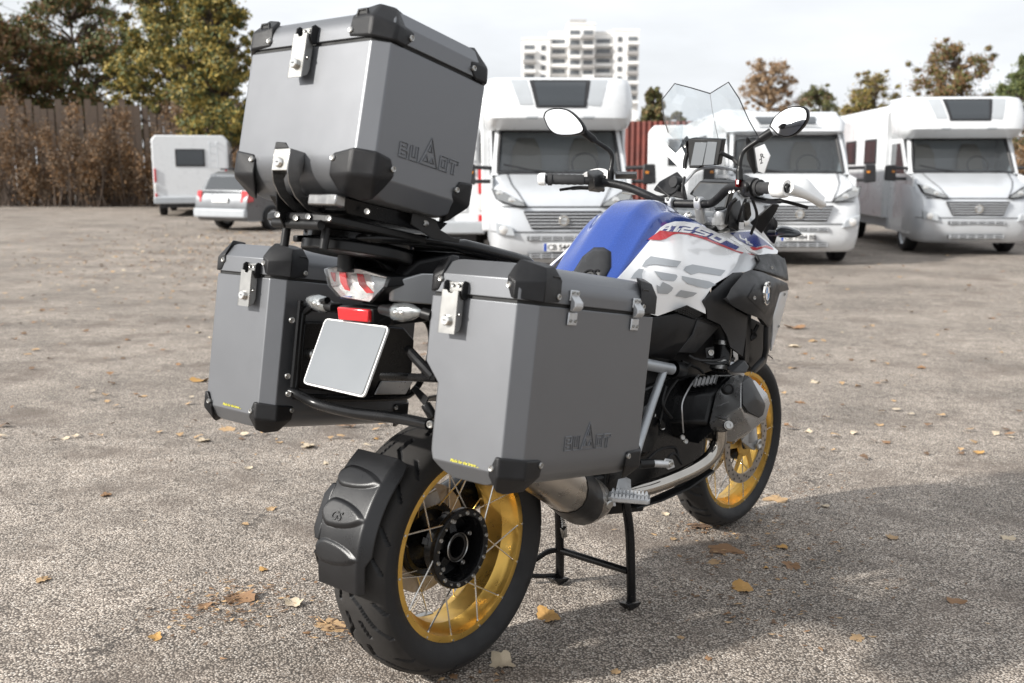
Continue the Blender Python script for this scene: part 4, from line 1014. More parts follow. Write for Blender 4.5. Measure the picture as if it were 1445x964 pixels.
# --- white side panel with its graphics
NW = [(932, 320, -.120), (912, 345, -.124), (892, 370, -.128), (870, 395, -.130), (965, 313, -.122), (948, 352, -.165), (930, 385, -.178), (905, 415, -.165), (1005, 327, -.140), (985, 360, -.192),
      (965, 400, -.212), (928, 446, -.175), (1045, 348, -.165), (1025, 372, -.212), (1000, 403, -.232), (970, 431, -.206), (1078, 372, -.195), (1050, 384, -.232), (1012, 402, -.240), (996, 442, -.235), (890, 440, -.14)]
FW = tps(NW)
top_edge = [(932, 321), (940, 316), (952, 312.5), (966, 312.5), (985, 316), (1005, 325), (1024, 334), (1044, 346), (1060, 355), (1074, 367)]
wp = skin('side_panel', top_edge + [(1077, 374), (1068, 380), (1050, 384), (1034, 385), (1007, 402), (994, 421), (996, 443), (970, 431), (928, 446), (905, 440), (880, 420), (868, 398)], FW, 'white_paint', step=7, mirror=True, thick=.006, label='white tank side panel with grey letters and red and blue stripes')
# red stripe under the lettering
skin('red_stripe', [(914, 338), (932, 325), (945, 327), (958, 328), (975, 329.5), (995, 334), (1015, 343), (1040, 354), (1052, 357), (1064, 359), (1056, 354.5), (1064, 357), (1066, 360), (1050, 359), (1035, 354), (1012, 345), (992, 337), (970, 331), (958, 329.5), (950, 331), (940, 337), (932, 339)], FW, 'decal_red', wp, step=5, off=.0016, thick=0)
skin('front_trim', [(1044, 361), (1050, 356), (1066, 362), (1077, 373), (1070, 380), (1050, 384), (1034, 385), (1024, 392), (1040, 374)], FW, 'silver_trim', wp, step=5, off=.0020, thick=0)
# big letters G S (picked outlines)
c7 = lambda x, y: (920+x/6.884, 290+y/6.884)
c6 = lambda x, y: (800+x/7.225, 270+y/7.225)
GSP = [[c6(855, 660), c6(1168, 714), c6(1122, 773), c6(900, 745), c6(820, 752), c6(795, 772), c6(765, 765), c6(800, 705)],
       [c6(735, 788), c6(785, 795), c6(765, 840), c6(770, 895), c6(652, 888), c6(690, 830)],
       [c6(888, 812), c6(1118, 850), c6(1128, 868), c6(1108, 905), c6(1085, 918), c6(965, 902)],
       [c7(45, 770), c7(80, 790), c7(105, 742), c7(170, 772), c7(208, 800), c7(190, 832), c7(150, 862), c7(60, 855)],
       [c7(395, 572), c7(716, 630), c7(672, 682), c7(460, 652), c7(385, 672), c7(305, 628), c7(330, 592)],
       [c7(290, 684), c7(560, 738), c7(625, 770), c7(540, 808), c7(440, 790), c7(350, 762), c7(300, 720)],
       [c7(282, 822), c7(440, 850), c7(400, 882), c7(330, 900), c7(228, 880)]]
for g_ in GSP: skin('large_letter', g_, FW, 'decal_grey', wp, step=6, off=.0014, thick=0)
# small lettering R 1 2 5 0 along the top edge: white characters standing in blue fields
def along(t, v):
    "t 0..1 along the upper band, v 0 (top) .. 1 (bottom, at the red stripe)"
    a = [(938, 318.5), (952, 314.5), (966, 314.2), (985, 318), (1005, 327), (1024, 336), (1044, 348)]
    b = [(930, 325), (946, 326.5), (958, 327.2), (976, 329), (997, 334), (1016, 343), (1040, 353)]
    k = min(5.999, max(0, t*6)); i = int(k); f = k-i
    A = [a[i][j]+(a[i+1][j]-a[i][j])*f for j in (0, 1)]; B = [b[i][j]+(b[i+1][j]-b[i][j])*f for j in (0, 1)]
    return (A[0]+(B[0]-A[0])*v, A[1]+(B[1]-A[1])*v)
def band(name, t0, t1, v0, v1, m, off, sl=0.02):
    skin(name, [along(t0+sl, v0), along((t0+t1)/2+sl, v0), along(t1+sl, v0), along(t1, v1), along((t0+t1)/2, v1), along(t0, v1)], FW, m, wp, step=6, off=off, thick=0)
band('blue_band', .02, .99, .10, 1.0, 'decal_blue', .0016)
W_ = 'white_paint'
for args in ((.01, .045, .08, 1), (.045, .13, .08, .34), (.10, .135, .08, .62), (.045, .13, .50, .70), (.10, .14, .66, 1),               # R
             (.215, .27, .08, 1), (.16, .215, .08, .40), (.27, .31, .62, 1),                                                            # 1
             (.34, .47, .10, .34), (.43, .47, .10, .60), (.33, .47, .46, .66), (.33, .365, .5, 1), (.33, .475, .80, 1),                 # 2
             (.52, .66, .10, .32), (.51, .55, .10, .60), (.51, .655, .46, .66), (.62, .655, .5, 1), (.51, .655, .82, 1),                # 5
             (.70, .84, .10, .34), (.69, .73, .10, 1), (.80, .84, .10, 1), (.69, .83, .78, 1)):                                        # 0
    band('small_letter', *args, W_, .0030)
# the blue, white and red upper panel in front of the tank with H P on it
NH = tps([(1019, 328, -.130), (1063, 325, -.125), (1098, 354, -.165), (1070, 358, -.190), (1045, 345, -.160), (1060, 340, -.150)])
hp_ = skin('upper_fairing', [(1016, 329), (1040, 326), (1063, 324.5), (1080, 338), (1098, 354), (1097, 358), (1070, 359.5), (1056, 353), (1036, 340)], NH, 'white_paint', step=5, mirror=True, thick=.005, label='blue white and red upper side panel')
skin('blue_field', [(1030, 328.5), (1060, 326.5), (1078, 339), (1092, 350), (1082, 345), (1066, 349), (1056, 346), (1043, 339)], NH, 'decal_blue', hp_, step=5, off=.0016, thick=0)
skin('red_field', [(1058, 348), (1068, 349.5), (1082, 346), (1090, 350), (1092, 352.5), (1080, 349), (1068, 353), (1063, 353)], NH, 'decal_red', hp_, step=5, off=.0022, thick=0)
for pg in ([(1042.5, 331), (1044.5, 331), (1046.5, 336.5), (1044, 336.5)], [(1044, 335), (1053, 338.5), (1053, 340), (1045, 337)], [(1051, 336), (1053.5, 336.5), (1056, 345), (1053, 343.5)], [(1056, 342), (1062, 345), (1062.5, 347), (1057, 345)], [(1053, 340), (1058, 341), (1058, 342.5), (1053, 341.5)]):
    skin('small_letter', pg, NH, 'white_paint', hp_, step=6, off=.0022, thick=0)

# --- dark radiator shroud
# inner grey-black panel running from the tank down to the engine
NI = tps([(993, 424, -.236), (1033, 385, -.236), (1052, 384, -.24), (1026, 420, -.262), (1058, 446, -.268), (1049, 503, -.262), (1032, 480, -.25), (1010, 452, -.24), (998, 441, -.236), (1040, 450, -.262)])
c8 = lambda x, y: (960+x/6.025, 380+y/6.025)
skin('inner_shroud', [c8(200, 275), c8(250, 215), c8(430, 45), c8(470, 28), c8(545, 30), c8(500, 100), c8(410, 230), c8(400, 290), c8(480, 350), c8(575, 400), c8(560, 560), c8(530, 740), c8(425, 660), c8(395, 560), c8(340, 470), c8(230, 420), c8(228, 365)], NI, 'plastic_grey', step=6, mirror=True, thick=.008)
# hook-shaped outer scoop
scoop_px = [(c8(395, 240), -.285), (c8(430, 165), -.280), (c8(545, 25), -.262), (c8(600, 5), -.258), (c8(700, 25), -.262), (c8(910, 120), -.250), (c8(925, 175), -.245), (c8(848, 195), -.272), (c8(790, 400), -.275), (c8(775, 480), -.268), (c8(745, 490), -.272), (c8(690, 425), -.292), (c8(560, 375), -.296), (c8(440, 310), -.292)]
NS = tps([(*p, y) for p, y in scoop_px] + [(*c8(640, 235), -.318), (*c8(540, 240), -.312), (*c8(740, 210), -.312), (*c8(650, 90), -.296), (*c8(480, 190), -.300), (*c8(720, 340), -.312), (*c8(830, 140), -.288)])
sc_ = skin('radiator_scoop', [p for p, y in scoop_px], NS, 'plastic_grey', step=5, mirror=True, thick=.022, bevel=.006, label='dark grey radiator scoop with round badge')
NL = tps([(*c8(745, 470), -.272), (*c8(790, 400), -.270), (*c8(850, 190), -.262), (*c8(920, 165), -.235), (*c8(850, 480), -.232), (*c8(740, 810), -.225), (*c8(625, 888), -.232), (*c8(640, 850), -.245), (*c8(740, 700), -.258)])
skin('scoop_leg', [c8(748, 485), c8(775, 470), c8(785, 450), c8(770, 640), c8(735, 800), c8(640, 890), c8(622, 872), c8(725, 760), c8(742, 690)], NL, 'plastic_grey', sc_, step=6, thick=.016, bevel=.004)
skin('winglet', [c8(868, 180), c8(885, 162), c8(915, 168), c8(918, 200), c8(880, 350), c8(845, 480), c8(800, 620), c8(775, 700), c8(790, 560), c8(788, 420), c8(815, 330), c8(845, 215)], NL, 'silver_trim', sc_, step=6, off=.006, thick=.006, bevel=.002)
for x, y in ((885, 215), (835, 485)): screw(sc_, at(*c8(x, y), NL(*c8(x, y))-.008), (-.4, -1, 0), .0048)
screw(sc_, at(*c8(628, 243), NS(*c8(628, 243))-.001), (-.5, -1, 0), .0060)
# recessed darker field on the scoop that frames the badge
skin('scoop_recess', [c8(575, 240), c8(640, 120), c8(690, 72), c8(760, 85), c8(875, 150), c8(842, 200), c8(785, 395), c8(770, 430)], NS, 'plastic', sc_, step=5, off=.0015, thick=0)
# upper black cowl ahead of the panel
NC = tps([(1066, 362, -.205), (1085, 358, -.195), (1104, 362, -.185), (1111, 372, -.190), (1113, 398, -.215), (1100, 392, -.235), (1080, 384, -.245), (1062, 380, -.235), (1090, 375, -.215)])
cw = skin('upper_cowl', [(1064, 379), (1072, 368), (1068, 360), (1085, 357.5), (1098, 359), (1108, 366), (1111, 376), (1113, 396), (1104, 392), (1086, 385)], NC, 'plastic', step=5, mirror=True, thick=.012, bevel=.003)
screw(cw, at(1089, 378, NC(1089, 378)-.001), (-.5, -1, 0), .0055)
# round badge: black ring, blue and white quarters
bc = at(1082.5, 414, NS(1082.5, 414)-.004)
nrm = (at(1090, 414, NS(1090, 414))-at(1076, 414, NS(1076, 414))).cross(at(1082, 420, NS(1082, 420))-at(1082, 408, NS(1082, 408))).normalized()
if nrm.dot(_bo-bc) < 0: nrm = -nrm
MBd = basis(bc, V(0, 0, 1).cross(nrm), V(0, 0, 1))
m = MB(); m.lathe([(.0001, .001), (.030, .001), (.0335, .003), (.036, .002), (.036, -.004)], (0, 0, 0), (0, 0, 1), 32); bo = m.build('badge', 'ink_black', sc_, M=MBd)
m = MB(); m.lathe([(.0335, .0034), (.0365, .0026), (.0368, -.003)], (0, 0, 0), (0, 0, 1), 36); m.build('badge_rim', 'chrome', bo)
m = MB(); m.lathe([(.0205, .0022), (.022, .0026), (.0225, .0018)], (0, 0, 0), (0, 0, 1), 30); m.build('badge_ring', 'chrome', bo)
for k in range(4):
    m = MB(); pts = [V(0, 0, .0018)] + [V(.0205*math.cos(a), .0205*math.sin(a), .0018) for a in [math.pi/2*k + math.pi/16*j for j in range(9)]]; m.add(pts, [tuple(range(len(pts)))]); m.build('badge_quarter', 'white_paint' if k % 2 == 0 else 'roundel_blue', bo)
for ch_, a in (('B', 128), ('M', 90), ('W', 52)):
    t = R(a); c = V(.0245*math.cos(t), .0245*math.sin(t), .0022); M2 = Matrix.Translation(c) @ Matrix.Rotation(t-math.pi/2, 4, 'Z') @ Matrix.Translation((-.004, -.001, 0))
    text_mesh('badge_letter', ch_, .0105, 'sticker_white', bo, M2, ext=.0003, bold=.0002)
# radiator core and dark inner duct behind the scoop
m = MB(); m.box((1.16, -.165, .80), (.03, .13, .26)); ra = m.build('radiator', 'satin_black', bike)
for k in range(13):
    f_ = MB(); f_.box((1.142, -.165, .69+.018*k), (.006, .126, .004)); f_.build('radiator_fin', 'gloss_black', ra)
m = MB(); m.prism([at(*c8(575, 400), -.20), at(*c8(745, 480), -.20), at(*c8(745, 700), -.20), at(*c8(620, 870), -.20), at(*c8(540, 760), -.20), at(*c8(560, 560), -.20)], (0, .02, 0)); m.build('duct_wall', 'satin_black', bike, bevel=.003)
m = MB(); m.tube(smooth_path([at(*c8(600, 520), -.215), at(*c8(640, 560), -.22), at(*c8(600, 590), -.21), at(*c8(660, 470), -.225)], 5), .006, 8); m.build('coolant_hose', 'rubber', bike)

# --- air box cover below the side panel
c5 = lambda x, y: (800+x/3.324, 250+y/3.324)
AP = [(*c5(380, 662), -.165), (*c5(520, 642), -.20), (*c5(600, 668), -.215), (*c5(640, 660), -.215), (*c5(716, 700), -.215), (*c5(602, 828), -.190), (*c5(520, 826), -.188), (*c5(500, 860), -.165), (*c5(380, 840), -.150), (*c5(560, 770), -.205), (*c5(590, 735), -.212), (*c5(500, 785), -.195), (*c5(530, 700), -.200), (*c5(380, 760), -.165)]
facets('airbox_cover', AP, [(0, 1, 12, 13), (1, 2, 10, 12), (2, 3, 4, 5, 6, 9, 10), (12, 10, 9, 11), (13, 12, 11, 8), (11, 9, 6, 7), (11, 7, 8)], 'plastic', mirror=True, thick=.010, bevel=.003)
facets('airbox_trim', [(*c5(612, 672), -.219), (*c5(716, 702), -.219), (*c5(602, 826), -.194), (*c5(524, 822), -.192), (*c5(590, 738), -.216)], [(0, 1, 2, 3, 4)], 'plastic_grey', thick=.004, bevel=.002)
gr = facets('airbox_grille', [(*c5(498, 628), -.205), (*c5(566, 602), -.222), (*c5(642, 642), -.225), (*c5(602, 668), -.214)], [(0, 1, 2, 3)], 'satin_black', thick=.004)
for i in range(9):
    for j in range(5):
        a, b = (i+.5)/9, (j+.5)/5
        P_ = [at(*c5(498, 628), -.205), at(*c5(566, 602), -.222), at(*c5(642, 642), -.225), at(*c5(602, 668), -.214)]
        p = P_[0].lerp(P_[3], a).lerp(P_[1].lerp(P_[2], a), b); k_ = MB(); k_.lathe([(.0001, .0008), (.0022, .0008), (.0026, 0)], p+V(-.0006, -.001, 0), (-.3, -1, .3), 6); k_.build('grille_hole', 'gasket', gr)
# ------------------------------------------------------------------ engine and frame
c9 = lambda x, y: (900+x/4.59, 430+y/4.59)
m = MB(); m.hull([V(x, y, z) for x, y, z in ((.50, .15, .36), (.50, -.15, .36), (.50, .14, .62), (.50, -.14, .62), (1.08, .13, .30), (1.08, -.13, .30), (1.14, .12, .55), (1.14, -.12, .55), (1.05, .13, .68), (1.05, -.13, .68), (.62, .14, .30), (.62, -.14, .30))])
eng = m.build('engine_block', 'gloss_black', bike, bevel=.012, seg=3)
m = MB(); m.lathe([(.0001, -.175), (.060, -.175), (.074, -.165), (.078, -.14)], V(.66, 0, .52), (0, 1, 0), 28); m.build('clutch_cover', 'gloss_black', eng)
def head(s):
    "cylinder and valve cover; s = -1 right, +1 left"
    def P(px, py, y): p = at(px, py, y); return V(p.x, -p.y if s > 0 else p.y, p.z)
    o_ = .0 if s < 0 else .0
    ring = [P(1031, 531, -.25), P(1009, 554, -.245), P(999, 598, -.245), P(1007, 620, -.25), P(1030, 624, -.27)]
    cen_ = V(1.045, s*.25, .545)
    fwd = [V(2*cen_.x-p.x-.02, p.y, p.z) for p in ring]
    b = MB()
    inner = [cen_ + (p-cen_)*.96 + V(-.06, -s*.145, -.01) for p in ring+fwd]
    b.hull([cen_+(p-cen_)*.98+V(0, -s*.004, 0) for p in ring+fwd]+inner)
    cy = b.build('cylinder', 'gloss_black', bike, bevel=.010, seg=3)
    ridge = [P(1046, 540, -.335), P(1046, 575, -.362), P(1053, 592, -.368), P(1060, 606, -.345)]
    outer = [P(1066, 537, -.335), P(1083, 556, -.362), P(1087, 569, -.365), P(1081, 591, -.362)]
    b = MB(); b.hull([p+V(0, s*.003, 0) for p in ring+fwd]+ridge+outer)
    vc = b.build('valve_cover', 'cover_grey', cy, bevel=.0035, seg=2)
    b = MB(); b.hull([P(*c9(675, 505), -.350), P(*c9(690, 450), -.320), P(*c9(735, 470), -.345), P(*c9(752, 575), -.372), P(*c9(772, 610), -.378), P(*c9(832, 650), -.372), P(*c9(815, 715), -.372), P(*c9(785, 738), -.372), P(*c9(715, 700), -.378), P(*c9(678, 650), -.374),
                      P(*c9(700, 560), -.34), P(*c9(760, 680), -.34)]); b.build('head_guard', 'plastic_grey', cy, bevel=.004, seg=3)
    b = MB(); b.hull([P(*c9(568, 412), -.262), P(*c9(648, 356), -.262), P(*c9(692, 360), -.285), P(*c9(722, 402), -.295), P(*c9(700, 445), -.300), P(*c9(610, 442), -.285), P(*c9(640, 400), -.240), P(*c9(700, 400), -.24)]); b.build('plug_cover', 'plastic_grey', cy, bevel=.004)
    n = V(-.75, s*.62, .25)
    c = P(*c9(585, 545), -.312); b = MB(); b.lathe([(.0001, .006), (.010, .006), (.013, .009), (.0155, .008), (.017, .002), (.017, -.02)], c, n, 22); b.build('oil_plug', 'satin_black', vc)
    c = P(*c9(588, 782), -.330); b = MB(); b.lathe([(.0001, .004), (.005, .004), (.0055, .008), (.0095, .008), (.0105, .003), (.0135, .002), (.0135, -.02)], c, n, 16); b.build('cover_bolt', 'steel', vc)
    b = MB(); b.hull([P(*c9(500, 715), -.268), P(*c9(500, 730), -.268), P(*c9(590, 760), -.325), P(*c9(585, 745), -.325), P(*c9(560, 735), -.29)]); b.build('cover_rib', 'cover_grey', vc, bevel=.002)
    b = MB(); b.hull([P(*c9(490, 660), -.268), P(*c9(590, 625), -.318), P(*c9(510, 668), -.282), P(*c9(592, 632), -.325)]); b.build('cover_rib', 'cover_grey', vc, bevel=.002)
    for k in range(6):       # cooling fins on top and bottom of the cylinder
        f = MB(); a = P(*c9(375+26*k, 505-4*k), -.20-.006*k); f.box(a, (.012, .004, .028), Matrix.Rotation(R(25), 3, 'Y')); f.build('cooling_fin', 'cover_grey', cy)
        f = MB(); a = P(*c9(360+16*k, 860-14*k), -.205-.005*k); f.box(a, (.008, .05, .03), Matrix.Rotation(R(20), 3, 'Y')); f.build('cooling_fin', 'gloss_black', cy)
    return cy
cyr = head(-1); head(1)
m = MB(); m.tube(smooth_path([at(*c9(395, 455), -.19), at(*c9(345, 520), -.195), at(*c9(290, 630), -.20), at(*c9(288, 720), -.205), at(*c9(295, 830), -.20)], 5), .0028, 6); m.build('casting_seam', 'cover_grey', eng)
for x, y, yy in ((160, 795, -.18), (310, 885, -.21), (100, 715, -.17), (290, 860, -.205)): screw(eng, at(*c9(x, y), yy), (-.6, -1, .2), .008, 'engine_bolt')
m = MB(); m.hull([at(*c9(140, 730), -.185), at(*c9(185, 770), -.19), at(*c9(180, 800), -.19), at(*c9(150, 810), -.19), at(*c9(130, 740), -.17)]); m.build('engine_lug', 'gloss_black', eng, bevel=.003)
# intake: duct, throttle body, hose clamps
m = MB(); m.tube(smooth_path([at(1004, 452, -.17), at(1014, 458, -.19), at(1020, 472, -.20), at(1021, 484, -.205)], 5), .030, 16); thr = m.build('intake_duct', 'plastic_grey', bike)
m = MB(); m.tube([at(1021, 482, -.205), at(1020, 502, -.207), at(1016, 524, -.21)], .027, 18); m.build('throttle_body', 'gloss_black', thr)
for (x, y) in ((1020.5, 485), (1017, 511), (1015, 518.5)):
    m = MB(); c = at(x, y, -.206); m.lathe([(.0285, -.007), (.0298, -.006), (.0298, .006), (.0285, .007)], c, (at(1021, 482, -.205)-at(1016, 524, -.21)), 22); m.build('hose_clamp', 'steel', thr)
screw(thr, at(1003, 498, -.222), (-.7, -1, .1), .010, 'throttle_screw')
m = MB(); m.hull([at(995, 490, -.20), at(1008, 488, -.21), at(1008, 506, -.215), at(996, 507, -.205), at(1000, 498, -.18)]); m.build('throttle_cam', 'satin_black', thr, bevel=.003)
m = MB(); m.hull([at(1034, 495, -.215), at(1041, 492, -.22), at(1042, 508, -.222), at(1036, 512, -.22), at(1038, 500, -.19)]); m.build('sensor', 'cover_grey', thr, bevel=.002)
for pts in ([(1022, 505, -.225), (1008, 509, -.23), (985, 508, -.22), (972, 502, -.2)], [(1036, 506, -.225), (1020, 512, -.235), (1000, 513, -.23), (982, 506, -.2)], [(962, 510, -.17), (985, 520, -.18), (993, 527, -.19)], [(940, 545, -.16), (935, 570, -.165), (948, 590, -.17)],
            [(975, 513, -.18), (960, 530, -.17), (940, 560, -.155), (930, 600, -.15)], [(912, 650, -.16), (930, 635, -.17), (952, 632, -.18), (958, 648, -.19)], [(935, 660, -.19), (950, 640, -.2), (962, 655, -.21)]):
    m = MB(); m.tube(smooth_path([at(*p) for p in pts], 6), .0045, 7); m.build('cable', 'rubber', eng)
# frame tubes
m = MB(); a, b = at(905, 513, -.185), at(947, 521, -.185); m.tube([at(880, 508, -.18), a, b], .0165, 18, cap=False); fro = m.build('frame_tube', 'frame_grey', bike)
ax_ = (b-a).normalized(); m = MB(); m.lathe([(.0165, -.012), (.0170, .0), (.0135, .001), (.0125, -.012)], b, ax_, 22); m.build('tube_end', 'frame_grey', fro)
m = MB(); m.lathe([(.0001, -.012), (.0130, -.012)], b, ax_, 18); m.build('tube_bore', 'gasket', fro)
m = MB(); m.tube([at(936, 524, -.185), at(920, 570, -.195), at(903, 622, -.205), at(895, 650, -.21)], [.0125, .0125, .0125, .012], 14); m.build('frame_strut', 'frame_grey', fro)
m = MB(); m.lathe([(.0001, .03), (.022, .03), (.026, .02), (.026, -.03)], at(955, 522, -.17), ax_, 18); m.build('tube_plug', 'satin_black', fro)
m = MB(); m.hull([V(x, y, z) for x, y, z in ((.50, .10, .87), (.50, -.10, .87), (1.10, .10, .98), (1.10, -.10, .98), (.45, .12, .60), (.45, -.12, .60), (1.12, .14, .64), (1.12, -.14, .64), (1.12, .14, .80), (1.12, -.14, .80))]); m.build('main_frame_backing', 'satin_black', bike, bevel=.01)  # frame bulk, extended as an added black backing behind the air box gap
# foot rest, brake linkage
m = MB(); fa, fb = at(858, 704, -.20), at(917, 709, -.295); d = (fb-fa); ux = d.normalized(); uy = V(0, 0, 1).cross(ux).normalized()
FM = basis(fa, ux, uy)
m.prism([V(x, y, 0) for x, y in ((0, -.026), (.012, -.030), (d.length-.006, -.028), (d.length, -.018), (d.length, .018), (d.length-.006, .028), (.012, .030), (0, .026))], (0, 0, .014)); fp = m.build('foot_rest', 'cast_silver', bike, M=FM, bevel=.003)
for i in range(10):
    for j in (-1, 1):
        t = MB(); x = .012+i*(d.length-.022)/9; t.hull([V(x+a, j*.022+b, .013) for a in (-.005, .005) for b in (-.007, .007)]+[V(x+a, j*.022+b, .024) for a in (-.0018, .0018) for b in (-.004, .004)]); t.build('tread_tooth', 'cast_silver', fp)
m = MB(); m.hull([at(866, 700, -.185), at(872, 675, -.165), at(884, 672, -.165), at(891, 676, -.17), at(892, 700, -.20), at(880, 705, -.205)]); m.build('foot_rest_bracket', 'cast_silver', bike, bevel=.004)
m = MB(); m.hull([at(857, 700, -.205), at(866, 690, -.19), at(870, 715, -.21), at(862, 716, -.215), at(860, 706, -.18)]); m.build('peg_clevis', 'cast_silver', fp if False else bike, bevel=.003)
m = MB(); m.tube([at(902, 655, -.215), at(921, 654, -.235)], .013, 14); li = m.build('brake_linkage', 'satin_black', bike)
m = MB(); m.tube([at(919, 654, -.233), at(945, 655, -.262)], .0105, 14); m.build('linkage_rod', 'cast_silver', li)
m = MB(); m.hull([at(938, 646, -.255), at(950, 648, -.262), at(953, 660, -.265), at(943, 664, -.26), at(936, 658, -.255), at(945, 655, -.24)]); m.build('linkage_clevis', 'cast_silver', li, bevel=.003)
screw(li, at(947, 655, -.270), (-.4, -1, 0), .008)
m = MB(); m.hull([V(x, y, z) for x, y, z in ((.55, .12, .28), (.55, -.10, .28), (.75, .13, .25), (.75, -.12, .25), (.45, .10, .42), (.45, -.14, .42), (.8, .13, .4), (.8, -.13, .4))]); m.build('lower_frame', 'satin_black', bike, bevel=.01)
for pts in ([(845, 690, -.13), (838, 682, -.14), (845, 678, -.15)], [(850, 700, -.15), (842, 705, -.14), (835, 695, -.12)]):
    m = MB(); m.tube(smooth_path([at(*p) for p in pts], 5), .006, 8); m.build('hose', 'satin_black', bike)

# ------------------------------------------------------------------ handlebar and cockpit
h_ = lambda x, y: (750+x/3.44, 100+y/3.44)
t_ = lambda x, y: (920+x/5.78, 230+y/5.78)
w_ = lambda x, y: (910+x/5.558, 100+y/5.558)
m = MB(); m.tube(smooth_path([at(770, 253, .445), at(800, 254, .385), at(840, 256, .30), at(868, 260, .235), at(888, 265, .185), at(912, 275, .125), at(932, 284, .080), at(948, 287, .050), at(987, 288, -.050), at(1003, 287, -.085), at(1014, 279, -.125), at(1024, 269, -.165), at(1034, 264, -.205), at(1055, 264, -.27), at(1080, 265, -.345), at(1108, 266, -.43)], 5), .0135, 14)
hb_ = m.build('handlebar', 'plastic', bike)
def grip(pts, nm):
    m = MB(); P = smooth_path([at(*p) for p in pts], 6); m.tube(P, [.0165+.0012*(k % 2) for k in range(len(P))], 16); g = m.build(nm, 'rubber_grip', hb_); return g
grip([(772, 253, .440), (798, 253.5, .385), (824, 254, .335)], 'hand_grip'); grip([(1070, 265, -.315), (1085, 265.5, -.36), (1103, 266, -.415)], 'hand_grip')
for p, q, r in (((773, 253, .437), (779, 253, .425), .021), ((1064, 265, -.298), (1073, 265, -.322), .024)):
    m = MB(); m.tube([at(*p), at(*q)], r, 18); m.build('grip_collar', 'rubber_grip', hb_)
m = MB(); a, b = at(760, 253, .462), at(770, 253, .440); m.tube([a, a.lerp(b, .3), b], [.018, .021, .021], 18); m.build('bar_end', 'white_trim', hb_)
# switch blocks
m = MB(); m.hull([at(828, 241, .325), at(845, 239, .295), at(852, 243, .28), at(854, 268, .28), at(846, 272, .29), at(830, 270, .325), at(838, 250, .26), at(840, 265, .26), at(836, 240, .34)]); sl = m.build('switch_block', 'satin_black', hb_, bevel=.004)
for px, py in ((833, 250), (833, 257), (833, 264), (842, 246), (849, 246), (842, 256)):
    m = MB(); m.hull([at(px+dx, py+dy, .335-.0012*(px-826)+e) for dx in (-3, 3) for dy in (-2.6, 2.6) for e in (0, .006)]); m.build('switch_button', 'plastic_grey', sl, bevel=.001)
m = MB(); m.hull([at(834+dx, 265.5+dy, .34+e) for dx in (-3, 7) for dy in (-2, 2) for e in (0, .008)]); m.build('red_switch', 'red_plastic', sl, bevel=.001)
m = MB(); m.hull([at(1040, 252, -.22), at(1050, 245, -.245), at(1060, 249, -.27), at(1065, 262, -.295), at(1062, 278, -.29), at(1050, 280, -.265), at(1041, 272, -.235), at(1052, 262, -.305), at(1048, 260, -.20)]); sr = m.build('switch_block', 'satin_black', hb_, bevel=.006)
m = MB(); a, b = at(1058, 264, -.285), at(1066, 265, -.305); m.tube([a, b], .029, 20); m.build('throttle_collar', 'plastic_grey', sr)
m = MB(); m.hull([at(1038+dx, 258+dy, -.235+e) for dx in (0, 8) for dy in (-5+0, 6) for e in (0, -.02)]); rs = m.build('red_switch', 'red_plastic', sr, bevel=.002)
m = MB(); m.box(at(1041, 257, -.262), (.002, .006, .012)); m.build('switch_mark', 'sticker_white', rs)
for px, py, y in ((856, 250, .272), (857, 262, .272), (1033, 271, -.215), (1038, 270, -.225)): screw(hb_, at(px, py, y)+V(-.012, 0, 0), (-1, 0, .1), .0055)
m = MB(); m.hull([at(868, 242, .24), at(899, 242, .18), at(899, 253, .18), at(868, 253, .24), at(870, 246, .205), at(897, 246, .155)]); m.build('fluid_reservoir', 'satin_black', hb_, bevel=.003)
m = MB(); m.tube([at(878, 270, .22), at(897, 272, .18)], .008, 10); m.build('reservoir_cup', 'steel', hb_)
m = MB(); m.tube(smooth_path([at(852, 268, .285), at(825, 265, .36), at(805, 266, .40), at(790, 268, .435)], 5), [.007]*10+[.005]*6, 8); m.build('clutch_lever', 'satin_black', hb_)
m = MB(); m.tube(smooth_path([at(1060, 278, -.28), at(1085, 284, -.34), at(1105, 284, -.40), at(1140, 293, -.46)], 5), [.008]*10+[.005]*6, 8); m.build('brake_lever', 'satin_black', hb_)
# clamps and upper yoke
for px, y in ((946.5, .052), (987, -.048)):
    c = at(px, 287.5, y); m = MB(); m.hull([c+V(dx, dy, dz) for dx, dz in ((-.022, .004), (-.020, .018), (0, .023), (.020, .014), (.022, -.02), (-.014, -.02)) for dy in (-.0125, .0125)]); co = m.build('bar_clamp', 'cast_silver', hb_, bevel=.004, seg=3)
    screw(co, c+V(-.020, 0, .015), (-.75, 0, .65), .007)
    m = MB(); m.cyl(c+V(0, 0, -.012), c+V(.02, 0, -.062), .0165, 18); m.build('bar_riser', 'cast_silver', hb_)
m = MB(); m.hull([at(955, 296, .06), at(1000, 305, -.07), at(1024, 306, -.115), at(1030, 316, -.125), at(1020, 326, -.11), at(985, 322, -.03), at(950, 310, .06), at(1010, 298, -.06), at(965, 300, .12), at(970, 312, .12)]); yk = m.build('upper_yoke', 'cast_silver', bike, bevel=.006, seg=3)
m = MB(); c = at(1017, 302, -.10); m.lathe([(.0001, .016), (.019, .016), (.022, .012), (.024, -.004), (.024, -.03)], c, (-.3, 0, 1), 24); m.build('fork_cap', 'cast_silver', yk)
m = MB(); m.lathe([(.0001, .020), (.016, .020), (.018, .0165)], c, (-.3, 0, 1), 24); m.build('fork_cap_top', 'satin_black', yk)
m = MB(); m.cyl(at(1019, 325, -.105), at(1021, 345, -.105), .024, 18); m.build('fork_tube', 'steel', yk)
m = MB(); c = at(970, 304, 0); m.lathe([(.0001, .008), (.010, .010), (.014, .006), (.016, 0)], c, (-.4, 0, 1), 16); m.build('steering_nut', 'chrome', yk)
